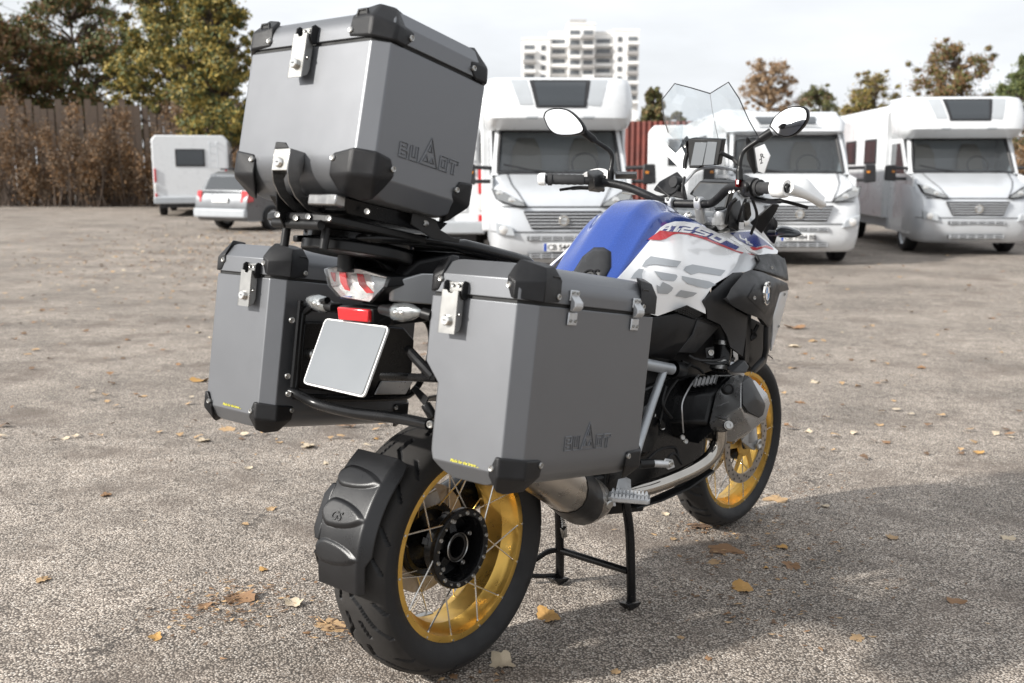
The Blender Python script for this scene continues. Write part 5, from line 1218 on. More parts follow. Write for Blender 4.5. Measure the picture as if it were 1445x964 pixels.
m = MB(); m.hull([V(x, y, z) for x, y, z in ((1.13, .09, 1.09), (1.13, -.09, 1.09), (1.30, .10, 1.14), (1.30, -.10, 1.14), (1.34, .12, .90), (1.34, -.12, .90), (1.15, .10, .92), (1.15, -.10, .92))]); m.build('fork_shroud', 'satin_black', bike, bevel=.01)
m = MB(); m.hull([at(*t_(x, y), -.16) for x, y in ((640, 330), (720, 300), (740, 420), (760, 520), (690, 560), (620, 520))]+[at(*t_(x, y), -.10) for x, y in ((650, 340), (720, 320), (750, 500), (650, 520))]); m.build('ignition_block', 'satin_black', bike, bevel=.004)
m = MB(); m.box(at(*t_(730, 512), -.175), (.03, .003, .022)); m.build('warning_label', 'sticker_white', bike)
m = MB(); m.tube(smooth_path([at(*t_(690, 290), -.20), at(*t_(640, 340), -.18), at(*t_(615, 430), -.15), at(*t_(605, 490), -.13)], 5), .0065, 10); m.build('brake_hose', 'satin_black', bike)
m = MB(); m.hull([at(*t_(740, 310), -.25), at(*t_(800, 310), -.26), at(*t_(815, 430), -.255), at(*t_(780, 485), -.25), at(*t_(745, 475), -.24), at(*t_(738, 430), -.235), at(*t_(775, 400), -.215)]); m.build('brake_reservoir', 'gloss_black', bike, bevel=.006)
# display and navigation unit
disp = [at(*t_(385, 150), .035), at(*t_(660, 160), -.085), at(*t_(600, 392), -.075), at(*t_(540, 385), -.05), at(*t_(300, 255), .055)]
m = MB(); m.prism(disp, (.035, 0, .01)); do = m.build('instrument_display', 'satin_black', bike, bevel=.004)
m = MB(); cd = sum(disp, V(0, 0, 0))/5; m.add([cd+(p-cd)*.86+V(-.0012, 0, -.0002) for p in disp], [tuple(range(5))]); m.build('display_glass', 'screen_glass', do)
nv = [atx(*w_(x, y), 1.235) for x, y in ((332, 535), (372, 527), (608, 537), (572, 742), (440, 745), (430, 765), (345, 765))]
m = MB(); m.prism(nv, (.030, 0, .005)); no = m.build('navigation_unit', 'satin_black', bike, bevel=.004)
for q in ([(392, 560), (486, 562), (450, 742), (356, 744)], [(490, 556), (566, 558), (540, 738), (456, 740)]):
    m = MB(); P = [atx(*w_(x, y), 1.233) for x, y in q]; m.prism(P, (.004, 0, 0)); m.build('unit_cover', 'nav_screen', no, bevel=.001)
m = MB(); m.hull([at(*w_(305, 530), .085), at(*w_(330, 505), .08), at(*w_(352, 540), .07), at(*w_(345, 640), .07), at(*w_(330, 660), .075), at(*w_(320, 560), .06)]); m.build('unit_bracket', 'satin_black', no, bevel=.002)
screw(no, at(*w_(326, 588), .082)+V(-.006, 0, 0), (-1, 0, 0), .006)
m = MB(); m.tube(smooth_path([at(*w_(590, 640), -.06), at(*w_(640, 665), -.075), at(*w_(690, 690), -.09), at(*w_(730, 730), -.11)], 5), .007, 10); m.build('unit_cable', 'rubber', no)
m = MB(); m.tube(smooth_path([at(*t_(250, 175), .075), at(*t_(310, 110), .062), at(*t_(350, 68), .05), at(*t_(420, 40), .03), at(*t_(560, 36), -.03), at(*t_(690, 60), -.085)], 5), .0055, 10); m.build('cockpit_bar', 'cast_silver', bike)
m = MB(); m.tube(smooth_path([at(*w_(312, 760), .075), at(*w_(318, 700), .078), at(*w_(335, 640), .075)], 4), .008, 10); m.build('screen_stay', 'satin_black', bike)
m = MB(); m.hull([at(*w_(790, 515), -.13), at(*w_(810, 520), -.135), at(*w_(850, 580), -.145), at(*w_(880, 800), -.15), at(*w_(850, 820), -.14), at(*w_(800, 700), -.12), at(*w_(785, 600), -.11)]); m.build('screen_stay', 'satin_black', bike, bevel=.003)
facets('cockpit_cover', [(*t_(10, 215), .20), (*t_(60, 150), .19), (*t_(205, 68), .13), (*t_(250, 120), .10), (*t_(285, 290), .06), (*t_(130, 260), .13)], [(0, 1, 2, 3, 4, 5)], 'plastic', thick=.01, bevel=.003)
m = MB(); c = at(*t_(205, 160), .105); m.lathe([(.0001, .022), (.018, .022), (.020, .018), (.020, -.01)], c, (-1, .2, .1), 22); m.build('round_socket', 'plastic_grey', bike)
for pts in ([(927, 262, .10), (938, 272, .07), (945, 278, .05)], [(910, 270, .16), (930, 278, .1), (950, 272, .06), (958, 262, .05)], [(1052, 282, -.22), (1045, 300, -.18), (1040, 325, -.15)], [(1062, 282, -.25), (1068, 305, -.22), (1060, 330, -.18)], [(966, 250, .07), (963, 270, .06), (968, 285, .05)]):
    m = MB(); m.tube(smooth_path([at(*p) for p in pts], 6), .0048, 8); m.build('control_cable', 'rubber', hb_)
# windscreen
WS = [[(952, 118, .100), (975, 124, .055), (1002, 132, 0), (1015, 124, -.050), (1028, 116, -.100)],
      [(934, 141, .150), (962, 148, .080), (1005, 155, 0), (1030, 146, -.080), (1043, 139, -.138)],
      [(937, 168, .170), (958, 178, .090), (1010, 180, 0), (1038, 170, -.090), (1057, 170, -.158)],
      [(943, 187, .170), (960, 202, .090), (1016, 207, 0), (1046, 195, -.100), (1070, 193, -.166)]]
G = [[at(*p) for p in r_] for r_ in WS]
m = MB(); m.grid(G); ws = m.build('windscreen', 'clear_screen', bike, smooth=0, label='clear plastic windscreen with notched top edge')
md = ws.modifiers.new('sub', 'SUBSURF'); md.subdivision_type = 'SIMPLE'; md.levels = md.render_levels = 1
md = ws.modifiers.new('solid', 'SOLIDIFY'); md.thickness = .003
edge = G[0] + [G[1][4], G[2][4], G[3][4]]; m = MB(); m.tube([G[3][0], G[2][0], G[1][0]] + edge, .0019, 6); m.build('screen_edge', 'plastic_grey', ws)
m = MB(); m.tube([G[0][2], G[1][2], G[2][2], G[3][2]], .0012, 5); m.build('screen_fold', 'cast_silver', ws)
facets('screen_wing', [(*w_(150, 545), .19), (*w_(250, 430), .15), (*w_(300, 415), .13), (*w_(285, 560), .12), (*w_(250, 645), .14)], [(0, 1, 2, 3, 4)], 'clear_screen', thick=.003, bevel=0)
facets('screen_wing', [(*w_(150, 565), .195), (*w_(245, 650), .142), (*w_(292, 600), .118), (*w_(335, 690), .08), (*w_(318, 810), .075), (*w_(160, 655), .18)], [(0, 1, 2, 3, 4, 5)], 'silver_trim', thick=.004, bevel=.001)
fw_ = facets('screen_wing', [(*w_(860, 605), -.165), (*w_(935, 575), -.205), (*w_(982, 668), -.225), (*w_(935, 805), -.20), (*w_(888, 790), -.175)], [(0, 1, 2, 3, 4)], 'silver_trim', thick=.004, bevel=.001)
for k, (x, y) in enumerate(((918, 672), (912, 712))):
    text_mesh('wing_mark', 'R' if k == 0 else '2', .022, 'ink_black', fw_, basis(at(*w_(x-14, y+20), -.205)+V(-.004, -.004, 0), at(*w_(x+20, y+8), -.22)-at(*w_(x-14, y+20), -.205), V(0, 0, 1)), ext=.0003, bold=.0006)
# mirrors
def mirror(px, stem, xm, side):
    P = [atx(*h_(x, y), xm) for x, y in px]; c = sum(P, V(0, 0, 0))/len(P)
    Pn = smooth_path(P+[P[0]], 3)[:-1]
    sh = MB(); sh.loft([[c+(p-c)*.93+V(-.001, 0, 0) for p in Pn], [c+(p-c)*1.0+V(-.006, 0, 0) for p in Pn], [c+(p-c)*1.02+V(.004, 0, 0) for p in Pn], [c+(p-c)*.80+V(.030, 0, 0) for p in Pn], [c+(p-c)*.30+V(.042, 0, 0) for p in Pn]])
    st = MB(); st.tube(smooth_path([at(*h_(x, y), yy) for x, y, yy in stem], 6), [.013]*6+[.0075]*(6*(len(stem)-3)) + [.011]*7, 12)
    so2 = st.build('mirror', 'satin_black', bike, label='%s rear view mirror' % side)
    sh.build('mirror_shell', 'plastic', so2, smooth=50)
    g_ = MB(); rows = []
    for k in range(5): rows.append([c+(p-c)*(.92*(1-k/4)+.0001)+V(-.0075-.0016*math.sin(math.pi/2*k/4), 0, 0) for p in Pn])
    g_.grid(rows, close=True); g_.build('mirror_glass', 'mirror_glass', so2, smooth=60)
mirror([(62, 225), (75, 196), (118, 182), (180, 190), (232, 232), (262, 278), (252, 302), (200, 315), (130, 312), (88, 282)], [(255, 298, .335), (312, 342, .30), (378, 388, .265), (392, 425, .258), (386, 480, .258), (384, 535, .260)], .985, 'left')
mirror([(1158, 270), (1188, 218), (1258, 176), (1330, 178), (1347, 220), (1322, 270), (1272, 316), (1210, 318)], [(1165, 296, -.335), (1100, 338, -.300), (1035, 385, -.262), (1015, 425, -.255), (1010, 480, -.255), (1010, 530, -.258)], .995, 'right')
# hand guards
m = MB(); c = at(1109, 265.5, -.44); m.lathe([(.0001, .000), (.012, .001), (.014, .004), (.022, .005), (.0265, 0), (.028, -.012), (.026, -.040)], c, (-.25, -1, 0), 26); hg2 = m.build('hand_guard', 'white_trim', bike, label='white hand guard on the right grip')
m = MB(); m.lathe([(.0001, .006), (.007, .006), (.008, .009), (.0115, .009), (.013, .004)], c, (-.25, -1, 0), 18); m.build('guard_bolt', 'satin_black', hg2)
t2 = t_
rows = []
gpx = [[(1000, 100, -.335), (1085, 86, -.355), (1180, 88, -.385), (1250, 105, -.405), (1300, 150, -.42), (1380, 250, -.445), (1420, 272, -.452)],
       [(980, 125, -.345), (1070, 112, -.37), (1180, 120, -.40), (1260, 150, -.425), (1310, 190, -.44), (1380, 270, -.455), (1416, 292, -.460)],
       [(962, 160, -.355), (1060, 150, -.39), (1170, 165, -.425), (1260, 200, -.445), (1320, 240, -.455), (1375, 300, -.465), (1408, 330, -.466)],
       [(1000, 250, -.375), (1070, 262, -.42), (1170, 275, -.445), (1250, 292, -.458), (1310, 325, -.465), (1365, 365, -.468), (1396, 390, -.466)]]
m = MB(); m.grid([[at(*t2(x, y), yy) for x, y, yy in r_] for r_ in gpx]); hs3 = m.build('guard_shell', 'white_trim', hg2, smooth=0, sub=2, solid=.005)
for p in hs3.data.polygons: p.use_smooth = True
m = MB(); m.tube([at(*t2(x, y), yy) for x, y, yy in ((1120, 205, -.448), (1200, 235, -.462), (1290, 275, -.468), (1370, 320, -.470), (1402, 340, -.468))], [.016, .014, .012, .011, .008], 12); m.build('guard_arm', 'white_trim', hg2)
m = MB(); m.grid([[at(813, 249, .42), at(822, 240, .40), at(838, 235, .37), at(852, 237, .34), at(858, 244, .32)], [at(800, 255, .46), at(815, 254, .42), at(838, 252, .37), at(855, 252, .33), at(860, 252, .31)]]); h4 = m.build('hand_guard', 'white_trim', bike, smooth=0, sub=2, solid=.006, label='white hand guard behind the left grip', M=Matrix.Translation((.05, .02, 0)))
# front end details at the right of the fork
facets('fork_flap', [(*t2(805, 495), -.17), (*t2(985, 335), -.24), (*t2(1040, 345), -.25), (*t2(1010, 400), -.24), (*t2(895, 580), -.19)], [(0, 1, 2, 3, 4)], 'plastic_grey', thick=.008, bevel=.002)
m = MB(); m.hull([at(*t2(x, y), yy) for x, y, yy in ((985, 420, -.19), (1030, 480, -.20), (1025, 600, -.20), (1000, 680, -.19), (960, 640, -.17), (960, 480, -.15), (900, 560, -.14))]); m.build('headlight_housing', 'plastic', bike, bevel=.005)
m = MB(); m.tube([at(*t2(960, 570), -.19), at(*t2(1040, 572), -.24)], .010, 12); fs = m.build('turn_signal', 'satin_black', bike)
m = MB(); m.tube(smooth_path([at(*t2(1035, 568), -.24), at(*t2(1070, 560), -.262), at(*t2(1130, 568), -.295), at(*t2(1190, 578), -.33), at(*t2(1225, 582), -.35)], 4), [.014, .017, .019, .0195, .0195, .019, .0185, .018, .017, .0155, .014, .012, .010, .007, .004, .002, .001], 14); m.build('signal_lens', 'screen_glass', fs)
# ------------------------------------------------------------------ background materials
mat('van_white', (0.62, 0.635, 0.65), 0, 0.30, 0.5, var=0.03, nscale=3)
mat('van_silver', (0.54, 0.56, 0.585), 0.3, 0.34, 0.4, var=0.04, nscale=3)
mat('van_grey', (0.36, 0.38, 0.40), 0, 0.45, var=0.05, nscale=4)
mat('van_black', (0.018, 0.018, 0.02), 0, 0.45, var=0.1)
mat('dark_glass', (0.03, 0.035, 0.04), 0, 0.08, 0.5, var=0.05)
mat('seat_cream', (0.55, 0.50, 0.43), 0, 0.7, var=0.05)
mat('dash_grey', (0.08, 0.085, 0.09), 0, 0.6, var=0.05)
mat('tail_red', (0.45, 0.015, 0.02), 0, 0.2, 0.4, var=0.05)
mat('amber', (0.55, 0.20, 0.02), 0, 0.25, 0.4, var=0.05)
mat('car_silver', (0.15, 0.157, 0.166), 0.55, 0.32, 0.5, var=0.03, nscale=3)
mat('concrete', (0.78, 0.775, 0.76), 0, 0.85, var=0.08, nscale=0.4)
mat('concrete_dark', (0.36, 0.35, 0.34), 0, 0.85, var=0.1, nscale=0.4)
mat('far_window', (0.14, 0.15, 0.16), 0, 0.2, var=0.3, nscale=0.3)
mat('rust_red', (0.15, 0.036, 0.026), 0, 0.7, var=0.4, nscale=2.5)
mat('old_wood', (0.055, 0.036, 0.024), 0, 0.8, var=0.35, nscale=5, stretch=(6, 6, .6))
mat('bark', (0.075, 0.055, 0.042), 0, 0.9, var=0.3, nscale=8, bump=0.6, bscale=30)
mat('leaf_pale', (0.30, 0.215, 0.135), 0, 0.7, var=0.3, nscale=1.5)
for nm, c in (('leaf_yellow', (0.30, 0.22, 0.045)), ('leaf_olive', (0.10, 0.11, 0.03)), ('leaf_green', (0.06, 0.085, 0.028)), ('leaf_rust', (0.20, 0.105, 0.04)), ('leaf_brown', (0.14, 0.085, 0.045)), ('conifer_dark', (0.065, 0.068, 0.028)), ('conifer_tan', (0.17, 0.115, 0.05))):
    mat(nm, c, 0, 0.7, var=0.3, nscale=1.5)

def gbase(px, Y):
    "place on the ground straight below pixel column px at depth Y"
    p = atd(px, 400, Y); return V(p.x, Y, gz(p.x, Y))
def placed(o, rz=0): return Matrix.Translation(o) @ Matrix.Rotation(rz, 4, 'Z')

def van_wheel(root, x, y, r=.34, w=.22, name='wheel'):
    m = MB(); m.lathe([(r*.62, -w/2), (r*.9, -w/2), (r, -w*.36), (r, w*.36), (r*.9, w/2), (r*.62, w/2)], (x, y, r), (1, 0, 0), 28); o = m.build(name, 'rubber', root)
    m = MB(); m.lathe([(.0001, -w*.42), (r*.2, -w*.44), (r*.55, -w*.36), (r*.63, -w*.48), (r*.63, w*.48), (r*.55, w*.36), (r*.2, w*.44), (.0001, w*.42)], (x, y, r), (1, 0, 0), 24); m.build('rim', 'van_silver', o)
def plate_text(root, c, wd, ht, txt, name='number_plate', flag=True):
    m = MB(); m.box(c, (wd, .012, ht)); o = m.build(name, 'plate_white', root, bevel=.004)
    b = MB()
    m = MB(); m.box((c[0]-wd/2+.021, c[1]-.0075, c[2]), (.038, .004, ht*.96)); m.build('plate_band', 'plate_blue', o)
    text_mesh('plate_lettering', txt, ht*.98, 'ink_black', o, basis((c[0]-wd/2+.052, c[1]-.0085, c[2]-ht*.33), (1, 0, 0), (0, 0, 1)), ext=.001, bold=.0015, space=.92)
    return o
def strip_grid(rows, half=True):
    "rows: (z, yfront, halfwidth); mirrored cross rows with rounded corners"
    out = []
    for z, y, hw in rows:
        h = [(1.0, 1.0), (1.0, .42), (.985, .26), (.94, .13), (.86, .055), (.70, .02), (.40, 0), (0, -.012)]
        out.append([V(-a*hw, y+b, z) for a, b in h] + [V(a*hw, y+b, z) for a, b in reversed(h[:-1])])
    return out
def motorhome(base, rz, label, plate, overcab, white='van_white', full=True, group='white motorhomes parked in the background'):
    """front towards the camera (-y); origin on the ground below the front bumper"""
    root = empty('motorhome', placed(base, rz), label, 'motorhome', group)
    # lower cab: bumper, bonnet
    m = MB(); m.grid(strip_grid([(.22, .10, .90), (.27, .03, .97), (.45, -.02, 1.00), (.62, -.03, 1.01), (.80, -.01, 1.02), (.95, .03, 1.02), (1.08, .10, 1.01), (1.18, .20, 1.0), (1.28, .40, .98), (1.38, .66, .97), (1.45, .86, .96)]))
    m.build('cab_front', 'van_silver' if white == 'van_white' and overcab == 'alcove' else white, root, smooth=50)
    # pillars and cab sides
    for s in (-1, 1):
        m = MB(); m.loft([[V(s*hw, y, z), V(s*(hw-.09), y-.02, z), V(s*(hw-.10), y+.05, z), V(s*(hw-.01), y+.10, z)] for z, y, hw in ((1.42, .86, .97), (1.75, 1.06, .94), (2.08, 1.27, .91))]); m.build('windscreen_pillar', white, root)
        m = MB(); m.prism([V(s*.99, y, z) for y, z in ((.50, .35), (2.1, .35), (2.1, 2.1), (1.38, 2.1), (.92, 1.42), (.50, 1.36))], (-s*.03, 0, 0)); d_ = m.build('cab_door', white, root)
        m = MB(); m.prism([V(s*.992, y, z) for y, z in ((1.02, 1.42), (1.95, 1.42), (1.95, 1.98), (1.40, 1.98))], (s*.004, 0, 0)); m.build('door_window', 'dark_glass', d_)
        van_wheel(root, s*.86, 1.0); van_wheel(root, s*.86, 4.7)
    # windscreen
    G_ = []
    for z, y, hw in ((1.44, .84, .885), (1.74, 1.02, .86), (2.06, 1.22, .83)):
        G_.append([V(hw*a, y+.05*a*a-.01, z) for a in (-1, -.66, -.33, 0, .33, .66, 1)])
    m = MB(); m.grid(G_); w_o = m.build('windscreen', 'windshield_glass', root, smooth=60)
    m = MB(); m.tube([G_[0][0], *G_[0][1:], G_[1][6], G_[2][6], *reversed(G_[2][:6]), G_[1][0]], .034, 6, closed=True); m.build('windscreen_seal', 'van_black', w_o)
    for s in (-1, 1):
        m = MB(); m.tube([V(s*.62, .80, 1.47), V(s*.30, .86, 1.44), V(-s*.02+s*.10, .85, 1.475)] if s > 0 else [V(-.80, .83, 1.57), V(-.45, .82, 1.50), V(-.10, .80, 1.455)], .011, 6); m.build('wiper', 'van_black', root)
    m = MB(); m.hull([V(x, y, z) for x in (-.85, .85) for y, z in ((.90, 1.40), (1.25, 1.50), (1.45, 1.48), (1.45, 1.2), (.9, 1.2))]); m.build('dashboard', 'dash_grey', root, bevel=.03)
    for sx in (-.42, .46):
        m = MB(); m.hull([V(sx+x, y, z) for x, y, z in ((-.24, 1.75, 1.35), (.24, 1.75, 1.35), (-.22, 1.92, 1.80), (.22, 1.92, 1.80), (-.13, 1.97, 1.98), (.13, 1.97, 1.98), (-.24, 1.9, 1.35), (.24, 1.9, 1.35), (-.13, 2.05, 1.98), (.13, 2.05, 1.98))]); m.build('cab_seat', 'seat_cream', root, bevel=.05, seg=3)
    m = MB(); m.tube([V(.42+.19*math.cos(a), 1.36+.10*math.sin(a)*.5, 1.57+.17*math.sin(a)) for a in [2*math.pi*k/20 for k in range(20)]], .014, 6, closed=True); m.build('steering_wheel', 'van_black', root)
    m = MB(); m.box((0, 2.25, 1.45), (1.8, .04, 1.2)); m.build('cab_partition', 'dash_grey', root)
    # headlamps
    for s in (-1, 1):
        m = MB(); q = [V(s*.985, .235, 1.245), V(s*.93, .115, 1.10), V(s*.62, .030, 1.01), V(s*.50, .028, 1.005), V(s*.56, .075, 1.06), V(s*.80, .17, 1.19)]
        q = [p+V(0, -.04, 0) for p in q]; m.prism(q, (0, .12, 0)); ho = m.build('headlamp', 'van_black', root, bevel=.008)
        c = sum(q, V(0, 0, 0))/6
        m = MB(); m.add([c+(p-c)*.90+V(0, -.008, 0) for p in q], [tuple(range(6))]); m.build('lamp_reflector', 'lamp_chrome', ho)
        for fx in (.30, -.12):
            m = MB(); m.lathe([(.0001, .012), (.03, .008), (.05, 0)], c+(q[0]-c)*(.55 if fx > 0 else -.10)+V(0, -.012, 0), (0, -1, .1), 16); m.build('lamp_bulb', 'chrome', ho)
        m = MB(); q = [V(s*.94, .02, .80), V(s*.70, -.035, .72), V(s*.66, -.045, .60), V(s*.92, .0, .64)]; m.prism([p+V(0, -.025, 0) for p in q], (0, .08, 0)); fo = m.build('fog_lamp', 'van_grey', root, bevel=.01)
        m = MB(); m.lathe([(.0001, .01), (.05, .006), (.06, 0)], V(s*.82, -.045, .69), (0, -1, 0), 16); m.build('lamp_glass', 'reflector', fo)
    # grille with slats, badge, lower intakes
    m = MB(); m.prism([V(-.555, -.035, .945), V(.52, -.035, .945), V(.42, -.050, .70), V(-.44, -.050, .70)], (0, .06, 0)); g_ = m.build('grille', 'van_black', root, bevel=.01)
    for k in range(5):
        z = .735+.043*k; hw = .43+.11*(z-.70)/.245; m = MB(); m.box((-.012, -.055, z), (hw*2-.02, .016, .014)); m.build('grille_slat', 'van_silver', g_, bevel=.003)
    m = MB(); m.lathe([(.0001, .012), (.045, .012), (.052, .020), (.066, .020), (.074, .010), (.074, -.02)], V(-.005, -.062, .815), (0, -1, 0), 24); b_ = m.build('badge', 'chrome', g_)
    m = MB(); m.lathe([(.0001, .0135), (.046, .0135)], V(-.005, -.062, .815), (0, -1, 0), 20); m.build('badge_field', 'van_grey', b_)
    m = MB(); m.tube([V(-.045, -.079, .805), V(-.015, -.079, .826), V(.012, -.079, .806), V(.036, -.079, .824)], .008, 6); m.build('badge_mark', 'chrome', b_)
    for z, h2 in ((.575, .06), (.335, .07)):
        m = MB(); m.box((-.02, -.035, z), (.96, .03, h2)); io = m.build('bumper_intake', 'van_black', root, bevel=.006)
        for k in range(7):
            m = MB(); m.box((-.46+.15*k, -.052, z), (.012, .008, h2)); m.build('intake_bar', 'van_silver', io)
        for k in range(2):
            m = MB(); m.box((-.02, -.052, z-h2*.2+h2*.45*k), (.94, .010, .010)); m.build('intake_bar', 'van_silver', io)
    if plate: plate_text(root, (-.02, -.056, .455), .52, .11, plate)
    # panel gaps: bonnet edge, bumper line
    for zz, yy, hw in ((1.00, .045, .96), (.66, -.032, .985)):
        m = MB(); row = strip_grid([(zz, yy-.003, hw*1.022)])[0]; m.tube(row[2:-2], .007, 5); m.build('panel_gap', 'van_black', root)
    for s in (-1, 1):
        m = MB(); m.tube([V(s*.50, .02, 1.0), V(s*.62, .20, 1.19), V(s*.70, .42, 1.295), V(s*.76, .84, 1.455)], .006, 5); m.build('panel_gap', 'van_black', root)
    # mirrors
    for s in (-1, 1):
        m = MB(); m.tube([V(s*.97, .95, 1.52), V(s*1.22, .88, 1.53)], .028, 8); mo = m.build('wing_mirror', 'van_black', root)
        m = MB(); m.tube([V(s*.97, .95, 1.33), V(s*1.22, .88, 1.33)], .028, 8); m.build('mirror_arm', 'van_black', mo)
        m = MB(); m.hull([V(s*(1.20+x), .86+y, z) for x, y, z in ((0, -.06, 1.28), (.20, -.04, 1.30), (0, -.06, 1.58), (.18, -.04, 1.58), (.02, .08, 1.3), (.18, .08, 1.3), (.02, .08, 1.56), (.18, .08, 1.56))]); m.build('mirror_housing', 'van_black', mo, bevel=.02)
        m = MB(); m.box((s*1.26, .80, 1.46), (.05, .02, .035)); m.build('mirror_signal', 'amber', mo)
    RH = 2.72 if overcab == 'alcove' else 2.48
    # coach body
    m = MB(); m.loft([[V(x, y, z) for x, z in ((-1.10, .55), (1.10, .55), (1.12, RH-.17), (1.02, RH), (-1.02, RH), (-1.12, RH-.17))] for y in (2.0, 6.2)]); co = m.build('coach_body', white, root, bevel=.03)
    m = MB(); m.box((0, 4, .48), (2.0, 4.2, .2)); m.build('coach_skirt', 'van_grey', root, bevel=.02)
    if overcab == 'alcove':
        secs = [(2.06, 1.02, .98), (2.10, .90, 1.03), (2.22, .74, 1.07), (2.45, .78, 1.085), (2.68, .92, 1.07), (2.78, 1.02, 1.04), (2.82, 1.30, 1.00), (2.80, 1.9, .98)]
        m = MB(); m.grid(strip_grid(secs)); m.add([V(-.98, 2.9, 2.79), V(.98, 2.9, 2.79), V(.98, 1.45, 2.812), V(-.98, 1.45, 2.812)], [(0, 1, 2, 3)]); ao = m.build('overcab', white, root, smooth=50)
        m = MB(); m.add([V(-.96, 2.0, 2.06), V(.96, 2.0, 2.06), V(.93, 1.1, 2.065), V(-.93, 1.1, 2.065)], [(0, 1, 2, 3)]); m.build('overcab_floor', white, root)
        def fr(x, z): 
            i = max(k for k in range(len(secs)-1) if secs[k][0] <= z); f = (z-secs[i][0])/(secs[i+1][0]-secs[i][0]); y = secs[i][1]*(1-f)+secs[i+1][1]*f; hw = secs[i][2]*(1-f)+secs[i+1][2]*f
            a = abs(x)/hw; hh = [(0, -.012), (.40, 0), (.70, .02), (.86, .055), (.94, .13), (.985, .26), (1, .42)]
            for k in range(6):
                if a <= hh[k+1][0]: return V(x, y+hh[k][1]+(hh[k+1][1]-hh[k][1])*(a-hh[k][0])/(hh[k+1][0]-hh[k][0]), z)
            return V(x, y+.42, z)
        def quadgrid(c4, off, name, mt, par, n=6):
            rows = []
            for i in range(n+1):
                r_ = []
                for j in range(n+1):
                    u, v = j/n, i/n; x = (c4[0][0]*(1-u)+c4[1][0]*u)*(1-v)+(c4[3][0]*(1-u)+c4[2][0]*u)*v; z = (c4[0][1]*(1-u)+c4[1][1]*u)*(1-v)+(c4[3][1]*(1-u)+c4[2][1]*u)*v
                    r_.append(fr(x, z)+V(0, -off, 0))
                rows.append(r_)
            m = MB(); m.grid(rows); return m.build(name, mt, par, smooth=50)
        quadgrid([(-.70, 2.765), (-.46, 2.765), (-.38, 2.40), (-.57, 2.40)], .006, 'grey_panel', 'van_grey', ao); quadgrid([(.46, 2.765), (.70, 2.765), (.57, 2.38), (.37, 2.40)], .006, 'grey_panel', 'van_grey', ao)
        sk = quadgrid([(-.43, 2.76), (.45, 2.76), (.37, 2.36), (-.34, 2.36)], .010, 'skylight', 'van_black', ao); quadgrid([(-.36, 2.73), (.38, 2.73), (.33, 2.39), (-.30, 2.39)], .018, 'skylight_pane', 'dark_glass', sk)
        for x in (-.38, .42): quadgrid([(x-.09, 2.24), (x+.07, 2.24), (x+.05, 2.20), (x-.11, 2.20)], .006, 'vent_mark', 'van_grey', ao, 2)
    else:
        secs = [(2.06, 1.20, .93), (2.12, 1.08, 1.0), (2.26, 1.18, 1.04), (2.38, 1.45, 1.02), (2.46, 1.85, .98), (2.50, 2.5, .96)]
        m = MB(); m.grid(strip_grid(secs)); ao = m.build('overcab', white, root, smooth=50)
        m = MB(); m.prism([V(-.50, 1.33, 2.36), V(.50, 1.33, 2.36), (.46, 1.13, 2.24), (-.46, 1.13, 2.24)], (0, .04, .01)); sk = m.build('skylight', 'dark_glass', ao, bevel=.01)
        for z in (2.20, 2.225): 
            m = MB(); m.box((0, 1.095, z), (1.02, .012, .010)); m.build('trim_line', 'van_grey', ao)
        m = MB(); m.box((-.55, 3.2, 2.52), (.5, .5, .10)); m.build('roof_hatch', 'van_white', root, bevel=.02)
    if full:
        for s in (-1, 1):
            for y in (3.0, 4.6):
                m = MB(); m.box((s*1.115, y, 1.85), (.03, .9, .5)); wo = m.build('side_window', 'van_black', co, bevel=.01)
                m = MB(); m.box((s*1.132, y, 1.85), (.01, .82, .42)); m.build('window_pane', 'dark_glass', wo)
    return root
mhA = motorhome(gbase(795, 13.6), R(2.0), 'white motorhome with grey overcab panels and skylight, parked facing the camera behind the tank', 'CB 5441 BM', 'alcove')
mhB = motorhome(gbase(1123, 15.6), R(-3.0), 'white motorhome with low sloping roof, parked facing the camera behind the right mirror', 'CB 9984 BB', 'low')

